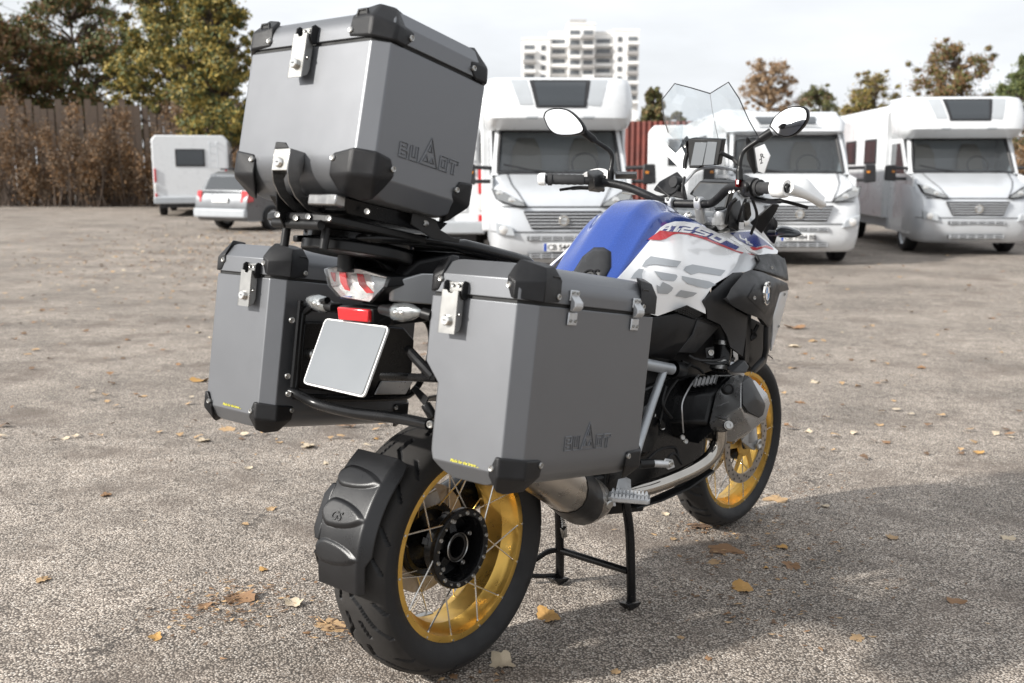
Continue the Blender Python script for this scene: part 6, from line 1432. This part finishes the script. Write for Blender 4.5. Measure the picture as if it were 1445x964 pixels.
mhC = motorhome(gbase(1372, 17.5), R(-5.0), 'white motorhome at the right edge of the view, right of the red fence', None, 'alcove')
def rear_box(base, rz, label, wd, ht, dp, lamps=True, name='motorhome', cat='motorhome', group='white motorhomes parked in the background'):
    "plain coach-built body seen from behind or from the side"
    root = empty(name, placed(base, rz), label, cat, group)
    m = MB(); m.loft([[V(x, y, z) for x, z in ((-wd/2, .42), (wd/2, .42), (wd/2, ht-.14), (wd/2-.12, ht), (-wd/2+.12, ht), (-wd/2, ht-.14))] for y in (0, dp)]); b = m.build('coach_body', 'van_white', root, bevel=.03)
    m = MB(); m.box((0, .0, .52), (wd+.02, .16, .22)); m.build('rear_bumper', 'van_grey', root, bevel=.03)
    m = MB(); m.box((0, dp/2, .36), (wd-.3, dp-.3, .16)); m.build('chassis', 'van_black', root)
    for s in (-1, 1):
        for y in (1.2, dp-1.0): van_wheel(root, s*(wd/2-.16), y)
        if lamps:
            m = MB(); m.box((s*(wd/2-.07), -.02, 1.30), (.06, .05, .42)); lo = m.build('tail_lamp', 'tail_red', root, bevel=.01)
            m = MB(); m.box((s*(wd/2-.07), -.03, .92), (.06, .05, .22)); m.build('lamp_reverse', 'reflector', lo, bevel=.01)
            m = MB(); m.box((s*(wd/2-.07), -.02, .66), (.06, .05, .16)); m.build('lamp_low', 'tail_red', lo, bevel=.01)
        for y in (dp*.3, dp*.7):
            m = MB(); m.box((s*(wd/2+.005), y, 1.75), (.03, .9, .5)); wo = m.build('side_window', 'van_black', b, bevel=.01)
            m = MB(); m.box((s*(wd/2+.021), y, 1.75), (.01, .8, .4)); m.build('window_pane', 'dark_glass', wo)
    m = MB(); m.box((0, -.004, 1.85), (.9, .03, .55)); wo = m.build('rear_window', 'van_black', b, bevel=.01)
    m = MB(); m.box((0, -.021, 1.85), (.8, .01, .45)); m.build('window_pane', 'dark_glass', wo)
    m = MB(); m.box((wd*.3, -.01, 1.0), (.30, .02, .42)); m.build('service_hatch', 'van_white', b, bevel=.008)
    m = MB(); m.box((wd*.22, -.015, .72), (.12, .02, .10)); m.build('hatch_lock', 'van_black', b)
    m = MB()
    m.tube([V(wd*.36, -.10, 1.5), V(wd*.36, -.10, 2.3), V(wd*.36, .02, 2.35)], .018, 6); m.tube([V(wd*.26, -.10, 1.5), V(wd*.26, -.10, 2.3), V(wd*.26, .02, 2.35)], .018, 6)
    for k in range(4): m.tube([V(wd*.36, -.10, 1.55+.22*k), V(wd*.26, -.10, 1.55+.22*k)], .014, 6)
    m.build('ladder', 'van_silver', b)
    return root
rear_box(gbase(592, 17.0), 0, 'white motorhome seen from behind, red tail lamps beside the top case', 2.25, 2.75, 5.5)
rear_box(gbase(968, 21.0), R(-14), 'white camper body standing behind the clear windscreen', 1.75, 2.40, 5.0, False)
rear_box(gbase(278, 32.0), R(14), 'blurred white motorhome parked behind the silver car', 2.3, 2.55, 6.0, True)

# --- silver estate car at the left
def estate_car(base, rz):
    root = empty('parked_car', placed(base, rz), 'silver estate car seen from behind left of the top case', 'car')
    prof = [(-.02, .32), (-.05, .55), (.0, .80), (.06, .93), (.9, .96), (2.9, .94), (3.3, .90), (4.15, .74), (4.38, .60), (4.40, .35)]
    m = MB(); secs = []
    for s, k in ((-.84, .97), (-.88, 1.0), (-.88, 1.0), (.88, 1.0), (.88, 1.0), (.84, .97)): secs.append([V(s, y, .32+(z-.32)*k) for y, z in prof]+[V(s, 4.3, .24), V(s, .1, .24)])
    m.loft(secs); m.build('car_body', 'car_silver', root, bevel=.05, seg=3)
    gh = [(.10, .94), (.32, 1.36), (.55, 1.44), (1.6, 1.47), (2.2, 1.42), (3.05, .93)]
    m = MB(); m.loft([[V(s*k, y, z) for y, z in gh] for s, k in ((-1, .78),)]+[[V(s*(.82-.20*max(0, (z-.94))/.5), y, z) for y, z in gh] for s in (-1, 1)]) if False else m.loft([[V(s*(.84-.17*(z-.93)/.5), y, z) for y, z in gh] for s in (-1, 1)]); g = m.build('cabin', 'car_silver', root, bevel=.03, seg=3)
    m = MB(); m.prism([V(x, y, z) for x, y, z in ((-.68, .145, 1.00), (.68, .145, 1.00), (.60, .285, 1.32), (-.60, .285, 1.32))], (0, -.025, .008)); m.build('rear_window', 'dark_glass', g, bevel=.01)
    for s in (-1, 1):
        for ya, yb in ((.40, 1.05), (1.12, 1.85), (1.92, 2.55)):
            m = MB(); m.prism([V(s*.822, ya, 1.0), V(s*.822, yb+(.25 if yb > 2 else 0), 1.0), V(s*.715, yb-(.15 if yb > 2 else 0), 1.36), V(s*.715, ya+(.08 if ya < .5 else 0), 1.36)], (s*.014, 0, 0)); m.build('side_window', 'dark_glass', g)
        m = MB(); m.hull([V(s*x, y, z) for x, y, z in ((.66, -.03, .70), (.86, .0, .70), (.66, .02, .98), (.85, .05, .98), (.88, .22, .72), (.87, .22, .95))]); m.build('tail_lamp', 'tail_red', root, bevel=.015)
        for y in (.85, 3.5): van_wheel(root, s*.80, y, .31, .20)
        m = MB(); m.tube([V(s*.60, .6, 1.50), V(s*.60, 2.1, 1.50)], .02, 6); m.build('roof_rail', 'van_black', g)
    m = MB(); m.box((0, -.06, .44), (1.74, .12, .22)); bm_ = m.build('rear_bumper', 'van_grey', root, bevel=.04)
    m = MB(); m.box((0, -.045, .76), (.52, .02, .12)); m.build('number_plate', 'plate_white', root)
    m = MB(); m.box((.86, 2.9, .98), (.20, .12, .12)); m.build('wing_mirror', 'car_silver', root, bevel=.02)
    return root
estate_car(gbase(318, 24.5), R(-30))

# --- far apartment block
def tower():
    Y = 312; k = Y/FPX/math.cos(0)  # metres per pixel at that depth
    base = atd(817, 238, Y); g0 = gz(0, 300)
    root = empty('apartment_block', Matrix.Translation((base.x, Y, g0)), 'tall white concrete apartment block with rows of balconies on the skyline', 'building')
    s = Y/FPX
    zt = lambda py: (atd(800, py, Y).z-g0)
    X = lambda px: (px-817)*s
    blocks = [(738, 776, 56, 0), (776, 800, 47, 1.5), (800, 836, 36, -1.5), (836, 862, 46, 2.0), (862, 897, 44, 0)]
    fl = 2.9
    for x0, x1, top, dy in blocks:
        m = MB(); h = zt(top); m.box(((X(x0)+X(x1))/2, 8+dy, h/2), (X(x1)-X(x0)-.01, 16, h)); bo = m.build('wall', 'concrete', root)
        m = MB(); m.box(((X(x0)+X(x1))/2, 8+dy, h+.3), (X(x1)-X(x0)+.3, 16.3, .6)); m.build('parapet', 'concrete', bo)
        w = X(x1)-X(x0); n = max(1, int(w/3.3))
        z = h-2.4
        while z > 22:
            for i in range(n):
                cx = X(x0)+w*(i+.5)/n
                if (i+int(x0)) % 3 != 1:
                    m = MB(); m.box((cx, dy-.05, z), (w/n*.72, .25, 1.5)); wo = m.build('window', 'far_window', bo)
                    m = MB(); m.box((cx, dy-.75, z-1.15), (w/n*.92, 1.3, .95)); m.build('balcony', 'concrete' if (i+int(z)) % 2 else 'concrete_dark', bo)
                else:
                    m = MB(); m.box((cx, dy-.05, z), (1.3, .25, 1.4)); m.build('window', 'far_window', bo)
            z -= fl
    m = MB(); m.box((X(815), 7, zt(36)+1.2), (5, 5, 2.4)); m.build('roof_house', 'concrete_dark', root)
tower()

# --- red corrugated fence
def red_fence():
    Y = 27.0; x0, x1 = atd(880, 300, Y).x, atd(1240, 300, Y).x; zt = atd(920, 171, Y).z; zb = gz(x0, Y)
    root = empty('metal_fence', Matrix.Translation((x0, Y, zb)), 'rust red corrugated metal fence behind the parked motorhomes', 'fence')
    H = zt-zb; w = 1.05; n = int((x1-x0)/w); me0 = None
    for k in range(n):
        if me0 is None:
            m = MB(); rows = []
            for i in range(29):
                t = i/28; ph = (t*7) % 1; d = .05*min(1, max(0, (abs(ph-.5)-.18)*8)); rows.append([V(t*w, d, .25), V(t*w, d, H)])
            m.grid(rows); o = m.build('panel', 'rust_red', root, smooth=20); me0 = o.data
        else: o = inst('panel', me0, root)
        o.location = (k*(w+.012), 0, 0)
    for k in range(0, n+1, 2):
        m = MB(); m.box((k*(w+.012), .10, H/2), (.08, .08, H)); m.build('post', 'van_black', root)
    m = MB(); m.box((n*w/2, 0, .12), (n*w, .3, .25)); m.build('plinth', 'concrete_dark', root)
red_fence()
# --- brown board fence at the left
def board_fence():
    Y = 42.0; x0, x1 = atd(-260, 300, Y).x, atd(470, 300, Y).x; zt = atd(300, 140, Y).z; zb = gz(x0, Y); H = zt-zb
    root = empty('board_fence', Matrix.Translation((x0, Y, zb)), 'weathered brown board fence behind the blurred vehicles', 'fence')
    rng = random.Random(3); w = .30; mes = []
    for q in range(4):
        m = MB(); m.box((0, 0, H*.5*(1-.03*q)), (w-.03, .03+.01*q, H*(1-.03*q))); mes.append(m.mesh('board', 'old_wood'))
    n = int((x1-x0)/w)
    for k in range(n):
        o = inst('board', rng.choice(mes), root); o.location = (k*w, rng.uniform(-.03, .03), 0); o.rotation_euler = (0, rng.uniform(-.01, .01), 0)
    for z in (.5, H*.8):
        m = MB(); m.box((n*w/2, .06, z), (n*w, .06, .12)); m.build('rail', 'old_wood', root)
board_fence()

# --- trees
class leaf_cloud:
    "many small leaf faces spread through the volume of the given clumps"
    def __init__(s, centres, n_per, size, mats, rng, flat=.6):
        r = np.random.default_rng(rng.randrange(10**6)); n = int(n_per); K = len(centres)
        C = np.repeat(np.array([tuple(c) for c, _ in centres]), n, 0); Rr = np.repeat(np.array([tuple(q) for _, q in centres]), n, 0); N = K*n
        d = r.normal(size=(N, 3)); d /= np.linalg.norm(d, axis=1)[:, None]; d *= (r.random(N)**.55)[:, None]*(1+.35*r.normal(size=N))[:, None]
        p = C+d*Rr; sz = size*r.uniform(.55, 1.35, N); a = r.normal(size=(N, 3))*np.array([1, 1, flat]); a /= np.linalg.norm(a, axis=1)[:, None]
        b = np.cross(a, r.normal(size=(N, 3))); b /= np.linalg.norm(b, axis=1)[:, None]; c2 = np.cross(a, b); B = b*sz[:, None]; Cc = c2*sz[:, None]*.55
        s.V = np.stack([p-B, p+Cc, p+B, p-Cc], 1).reshape(-1, 3); s.N = N; s.mi = r.integers(0, len(mats), N)
    def build(s, name, mats, parent, smooth=0):
        me = bpy.data.meshes.new(name); me.vertices.add(4*s.N); me.vertices.foreach_set('co', s.V.ravel()); me.loops.add(4*s.N); me.loops.foreach_set('vertex_index', np.arange(4*s.N, dtype=np.int32))
        me.polygons.add(s.N); me.polygons.foreach_set('loop_start', np.arange(0, 4*s.N, 4, dtype=np.int32)); me.polygons.foreach_set('loop_total', np.full(s.N, 4, dtype=np.int32))
        for m in mats: me.materials.append(MATS[m])
        me.polygons.foreach_set('material_index', s.mi.astype(np.int32)); me.update(calc_edges=True); me.validate()
        return inst(name, me, parent)
def limb(m, a, b, r0, r1, rng, bend=.12, n=5):
    pts = []
    L_ = (b-a).length; off = Vector((rng.uniform(-1, 1), rng.uniform(-1, 1), rng.uniform(-.3, .3)))*bend*L_
    for k in range(n+1):
        t = k/n; pts.append(a.lerp(b, t)+off*math.sin(math.pi*t))
    m.tube(pts, [r0+(r1-r0)*k/n for k in range(n+1)], 7); return pts
def tree(base, H, rad, label, mats, seed, leaf=.16, dens=420, ncl=26, trunk=.22, crown_lo=.3, group='trees behind the parking lot', thin=1.0, cat='tree'):
    rng = random.Random(seed); root = empty('tree', Matrix.Translation(base), label, cat, group); m = MB()
    top = V(rng.uniform(-.1, .1)*H*.3, 0, H*.82); tr = limb(m, V(0, 0, 0), top, trunk, trunk*.25, rng, .04, 8); cl = []
    for k in range(ncl):
        z = H*(crown_lo+(1-crown_lo)*(.08+.88*rng.random())); f = math.sin(math.pi*min(1, max(.08, (z/H-crown_lo+.12)/(1.14-crown_lo))))**.6
        a = rng.uniform(0, 6.28); rr = rad*f*math.sqrt(rng.uniform(.05, 1)); c = V(rr*math.cos(a), rr*math.sin(a), z)
        st = min(tr, key=lambda p: abs(p.z-(z-.25*rr-.3))); limb(m, st, c, trunk*.28, .02, rng, .15, 4)
        s = rad*rng.uniform(.10, .26); cl.append((c, (s*1.15, s*1.15, s*.85)))
        for _ in range(2):
            e = c+V(rng.gauss(0, 1), rng.gauss(0, 1), rng.gauss(0, .8))*rad*.16; limb(m, c.lerp(st, .3), e, trunk*.08, .008, rng, .15, 3); q = s*rng.uniform(.3, .6); cl.append((e, (q, q, q*.8)))
    m.build('trunk', 'bark', root, smooth=60)
    leaf_cloud(cl, dens*.4, leaf, mats, rng).build('crown', mats, root, smooth=0)
    return root
def conifer(base, H, rad, label, seed):
    rng = random.Random(seed); root = empty('conifer', Matrix.Translation(base), label, 'tree'); m = MB(); m.tube([V(0, 0, 0), V(0, 0, H*.95)], [.16, .03], 8); m.build('trunk', 'bark', root)
    cl = []
    for k in range(150):
        z = H*(.05+.90*rng.random()); r = rad*(1-(z/H)**2.2)**.8*rng.uniform(.3, 1.0); a = rng.uniform(0, 6.28); s = .26*rad*(1.15-z/H); cl.append((V(r*math.cos(a), r*math.sin(a), z), (s, s, s*1.3)))
    leaf_cloud(cl, 420, .045, ['conifer_dark', 'conifer_tan', 'leaf_olive'], rng).build('crown', ['conifer_dark', 'conifer_tan', 'leaf_olive'], root, smooth=0); return root
def tree_px(px, Y, top, halfw, label, mats, seed, **kw):
    b = gbase(px, Y); H = atd(px, top, Y).z-b.z; return tree(b, H, halfw*Y/FPX, label, mats, seed, **kw)
YG = ['leaf_yellow', 'leaf_olive', 'leaf_green', 'leaf_yellow']; BR = ['leaf_brown', 'leaf_rust', 'leaf_olive']
tree_px(318, 36, -12, 62, 'tall yellow green tree rising left of the top case', YG, 11, leaf=0.063, ncl=102, dens=528, crown_lo=.25)
tree_px(258, 44, -60, 85, 'tall yellow green tree at the far left, behind the tree beside the top case', YG, 12, leaf=0.071, ncl=108, dens=528, crown_lo=.2)
tree_px(130, 50, -30, 95, 'broad olive tree at the left edge of the parking lot', ['leaf_olive', 'leaf_green', 'leaf_rust'], 13, leaf=0.080, ncl=108, dens=528, crown_lo=.2)
tree_px(10, 46, 20, 80, 'leftmost tree, rusty autumn leaves above the board fence', ['leaf_rust', 'leaf_brown', 'leaf_olive'], 14, leaf=0.076, ncl=90, dens=504, crown_lo=.2)
b = gbase(916, 30); conifer(b, atd(916, 116, 30).z-b.z, .85, 'brown green conifer standing behind the red fence', 5)
b = gbase(950, 33); conifer(b, atd(950, 150, 33).z-b.z, .7, 'smaller conifer behind the red fence, seen through the windscreen', 6)
tree_px(1075, 70, 80, 42, 'bare brown autumn tree above the right motorhome', ['leaf_pale', 'leaf_rust', 'leaf_pale'], 21, leaf=0.063, ncl=90, dens=378, crown_lo=.25)
tree_px(1140, 78, 122, 34, 'low grey green tree at the right, behind the brown one', ['leaf_olive', 'leaf_green', 'leaf_brown'], 22, leaf=0.071, ncl=72, dens=414, crown_lo=.2)
tree_px(1215, 74, 105, 46, 'olive tree right of the low grey green tree', ['leaf_olive', 'leaf_brown', 'leaf_yellow'], 23, leaf=0.071, ncl=78, dens=414, crown_lo=.2)
tree_px(1330, 66, 60, 60, 'rusty autumn tree at the right edge of the view', ['leaf_rust', 'leaf_brown', 'leaf_olive'], 24, leaf=0.076, ncl=90, dens=453, crown_lo=.2)
tree_px(1430, 60, 90, 60, 'rightmost tree, dark olive leaves above the red fence', ['leaf_olive', 'leaf_green'], 25, leaf=0.076, ncl=78, dens=453, crown_lo=.2)

# --- brown shrubs in front of the board fence
def shrub(px, Y, top, halfw, label, mats, seed):
    rng = random.Random(seed); b = gbase(px, Y); H = atd(px, top, Y).z-b.z; rad = halfw*Y/FPX; root = empty('shrub', Matrix.Translation(b), label, 'shrub', 'shrubs along the board fence'); m = MB(); cl = []
    for k in range(26):
        a = rng.uniform(0, 6.28); q = rng.uniform(-1.25, 1.25); t = V(q*rad, math.sin(a)*rad*.6, H*rng.uniform(.30, 1.0)*(1-.35*abs(q)**1.5)); limb(m, V(t.x*.75+rng.gauss(0, .2), t.y*.3, 0), t, .035, .008, rng, .12, 4)
        cl.append((t*.95, (rad*.24, rad*.24, H*.14))); cl.append((t*.6, (rad*.26, rad*.26, H*.16)))
    m.build('stems', 'bark', root, smooth=60); leaf_cloud(cl, 260, .045, mats, rng).build('foliage', mats, root, smooth=0)
SB = ['leaf_brown', 'leaf_rust', 'dry_stem']
mat('dry_stem', (0.16, 0.115, 0.075), 0, 0.8, var=0.3, nscale=3)
for i, (px, Y, top, hw, lb) in enumerate(((322, 39.5, 118, 40, 'brown leafless shrub beside the lower left corner of the top case'), (262, 40, 128, 42, 'brown shrub left of the one beside the top case'), (190, 40.5, 142, 40, 'low brown shrub above the white motorhome at the left'),
                                          (110, 40, 130, 44, 'russet shrub against the board fence, second from the left'), (25, 40.5, 136, 46, 'leftmost russet shrub against the board fence'))):
    shrub(px, Y, top, hw, lb, SB, 40+i)

for i, (px, Y, top, hw, lb) in enumerate(((1270, 30, 150, 60, 'brown hedge shrub between the two motorhomes on the right'), (1440, 31, 140, 60, 'brown hedge shrub at the right edge behind the motorhome'))):
    shrub(px, Y, top, hw, lb, SB, 60+i)
# ------------------------------------------------------------------ fallen leaves
for nm, c in (('dry_pale', (0.52, 0.43, 0.31)), ('dry_tan', (0.38, 0.25, 0.13)), ('dry_ochre', (0.42, 0.24, 0.075)), ('dry_brown', (0.23, 0.13, 0.065)), ('dry_dark', (0.14, 0.085, 0.05))):
    mat(nm, c, 0, 0.75, var=0.28, nscale=60, bump=.3, bscale=300)
def leaf_mesh(seed, lobes, mt):
    rng = random.Random(seed); n = 30; ring = []; inner = []
    for k in range(n):
        a = 2*math.pi*k/n; r = (.62+.38*abs(math.cos(lobes*a/2+.4))**.7)*(1-.12*math.cos(a))*rng.uniform(.86, 1.1)
        x, y = r*math.cos(a), r*math.sin(a)*.82
        curl = .10*math.sin(2*a+seed)+.22*(x*x)*(.4+.6*math.sin(seed))+.16*abs(y)*math.cos(seed*2)+rng.uniform(-.05, .05)
        ring.append(V(x, y, .10+max(-.08, curl))); inner.append(V(x*.5, y*.5, .06+.4*curl+rng.uniform(-.02, .02)))
    m = MB(); c = len(m.v); m.grid([ring, inner], close=True); m.add(inner+[V(0, 0, .05)], [(k, (k+1) % n, n) for k in range(n)])
    m.tube([V(-.5, 0, .08), V(-.9, .04, .10), V(-1.35, .14, .16)], [.035, .025, .015], 5)
    return m.mesh('leaf', mt, 60)
LM = {}
for i, (mt, lb) in enumerate((('dry_pale', 5), ('dry_tan', 5), ('dry_ochre', 3), ('dry_brown', 5), ('dry_dark', 3))):
    LM[mt] = [leaf_mesh(10*i+j, lb, mt) for j in range(4)]
rngl = random.Random(5)
def leaf(px, py, size_px, mt, label, group=None):
    p = on_ground(px, py); s = size_px/2*(p-Vector((0, 0, CAMH))).length/FPX*1.1
    o = inst('fallen_leaf', rngl.choice(LM[mt])); M = Matrix.Translation(p+V(0, 0, .001)) @ Matrix.Rotation(rngl.uniform(-.12, .12), 4, 'X') @ Matrix.Rotation(rngl.uniform(0, 6.28), 4, 'Z') @ Matrix.Scale(s, 4)
    o.matrix_world = M; tag(o, label, 'leaf', group)
big = [(709, 938, 40, 'dry_pale', 'large pale tan leaf on the asphalt below the rear wheel'), (774, 873, 38, 'dry_ochre', 'flat ochre leaf between the rear tyre and the stand foot'),
       (470, 885, 44, 'dry_tan', 'crumpled tan leaf beside the rear tyre at bottom left'), (415, 853, 30, 'dry_pale', 'pale curled leaf left of the rear tyre'),
       (335, 846, 46, 'dry_brown', 'large dark brown leaf at the lower left'), (1020, 777, 46, 'dry_brown', 'large brown leaf right of the stand foot'),
       (1048, 832, 32, 'dry_ochre', 'bright ochre leaf in the shade at the lower right'), (1097, 706, 34, 'dry_tan', 'tan leaf to the right of the front tyre'),
       (289, 623, 20, 'dry_pale', 'pale leaf below the corner of the left side case'), (436, 631, 22, 'dry_pale', 'pale leaf under the left side case, left of the spray guard'),
       (1116, 799, 26, 'dry_brown', 'brown leaf near the right, beyond the ochre one'), (1008, 794, 20, 'dry_tan', 'small tan leaf just below the large brown one'),
       (283, 538, 26, 'dry_ochre', 'orange brown leaf at the far left beside the side case'), (322, 607, 24, 'dry_tan', 'tan leaf just below the left side case'),
       (984, 743, 30, 'dry_dark', 'dark leaf lying against the front tyre'), (1120, 463, 30, 'dry_brown', 'dark brown leaf on the sunlit ground right of the radiator scoop')]
for b_ in big: leaf(*b_)
small = [(382, 719, 16, 'dry_tan'), (372, 805, 14, 'dry_ochre'), (352, 661, 12, 'dry_pale'), (290, 855, 18, 'dry_brown'), (938, 726, 12, 'dry_pale'), (951, 762, 12, 'dry_tan'), (1105, 774, 16, 'dry_ochre'), (1164, 715, 14, 'dry_pale'), (1081, 802, 9, 'dry_ochre'),
         (1120, 490, 18, 'dry_pale'), (1148, 482, 14, 'dry_tan'), (1135, 500, 10, 'dry_brown'), (1118, 520, 12, 'dry_tan'), (1150, 540, 14, 'dry_pale'), (1128, 568, 16, 'dry_brown'), (1140, 610, 12, 'dry_pale'), (1110, 600, 10, 'dry_brown'), (1155, 430, 10, 'dry_tan'), (1125, 420, 8, 'dry_brown'), (1142, 400, 8, 'dry_tan'),
         (395, 625, 10, 'dry_tan'), (300, 580, 10, 'dry_tan'), (530, 620, 9, 'dry_ochre'), (460, 655, 10, 'dry_pale'), (345, 740, 12, 'dry_tan'), (640, 955, 14, 'dry_brown'), (868, 950, 14, 'dry_tan'), (960, 900, 10, 'dry_tan'), (1000, 930, 12, 'dry_brown'), (280, 470, 9, 'dry_pale'), (285, 440, 8, 'dry_tan'), (550, 560, 8, 'dry_tan'),
         (200, 560, 12, 'dry_tan'), (150, 700, 16, 'dry_brown'), (90, 620, 12, 'dry_pale'), (60, 820, 20, 'dry_tan'), (220, 900, 20, 'dry_ochre'), (180, 480, 9, 'dry_brown'), (40, 500, 10, 'dry_tan'), (1240, 600, 14, 'dry_tan'), (1300, 520, 12, 'dry_brown'), (1380, 640, 16, 'dry_ochre'), (1260, 760, 18, 'dry_tan'), (1350, 850, 24, 'dry_brown'), (1210, 900, 22, 'dry_tan'), (1420, 760, 18, 'dry_pale'), (1230, 460, 9, 'dry_tan'), (1400, 450, 9, 'dry_brown')]
marks = [('the left side case', 350, 560), ('the spray guard', 470, 720), ('the rear tyre', 600, 900), ('the stand foot', 890, 850), ('the front tyre', 1010, 740), ('the radiator scoop', 1100, 450), ('the right edge of the picture', 1440, 650), ('the left edge of the picture', 5, 650), ('the parked motorhome on the right', 1130, 365)]
cn = dict(dry_pale='pale', dry_tan='tan', dry_ochre='ochre', dry_brown='brown'); seen = {}
for s_ in small:
    mk = min(marks, key=lambda q: math.hypot(q[1]-s_[0], q[2]-s_[1])); dx, dy = s_[0]-mk[1], s_[1]-mk[2]
    rel = ('right of' if dx > 0 else 'left of') if abs(dx) > abs(dy) else ('in front of' if dy > 0 else 'beyond')
    lb = 'small %s leaf lying on the asphalt %s %s' % (cn[s_[3]], rel, mk[0]); seen[lb] = seen.get(lb, 0)+1
    if seen[lb] > 1: lb = lb.replace('small', {2: 'another small', 3: 'third small', 4: 'fourth small'}.get(seen[lb], 'further small'))
    leaf(*s_, lb, 'small fallen leaves')
# leaf litter and grit further back: too many and too small to count
lt = MB(); rg = random.Random(9)
for k in range(3000):
    Y = 4.5+rg.random()**1.5*24; X = rg.uniform(-.62, .62)*Y*1.05
    if k % 3: 
        Y = rg.gauss(17, 4.5); X = rg.gauss(-.26*Y, 2.2)
        if Y < 8: continue
    s = rg.uniform(.012, .034)*(1+.02*Y); a = rg.uniform(0, 6.28); z = gz(X, Y)+.004
    pts = [V(X+s*math.cos(a+t)*q, Y+s*math.sin(a+t)*q*.8, z+rg.uniform(0, .6)*s) for t, q in ((0, 1), (1.3, .6), (2.4, .9), (3.6, .7), (5, .8))]
    lt.add(pts, [(0, 1, 2, 3, 4)], rg.choice((0, 1, 1, 2, 3, 3)))
for px, py, n_, sp in ((340, 846, 90, .10), (300, 862, 60, .10), (1060, 722, 60, .22), (1110, 790, 70, .2), (1085, 856, 60, .14), (640, 950, 25, .12), (985, 745, 40, .08), (470, 888, 40, .05), (1130, 690, 50, .25), (360, 640, 40, .3), (1000, 780, 40, .12)):
    c = on_ground(px, py)
    for k in range(n_*2):
        X, Y = c.x+rg.gauss(0, sp), c.y+rg.gauss(0, sp); s = rg.uniform(.003, .011); a = rg.uniform(0, 6.28); z = gz(X, Y)+.003
        lt.add([V(X+s*math.cos(a+t)*q, Y+s*math.sin(a+t)*q*.7, z+rg.uniform(0, .5)*s) for t, q in ((0, 1.6), (1.3, .6), (2.9, 1.2), (4.4, .6))], [(0, 1, 2, 3)], rg.choice((1, 2, 3, 3)))
o = lt.build('leaf_litter', ['dry_pale', 'dry_tan', 'dry_brown', 'dry_dark'], None, smooth=0)
tag(o, 'scattered leaf litter over the back of the parking lot', 'leaf litter', kind='stuff')
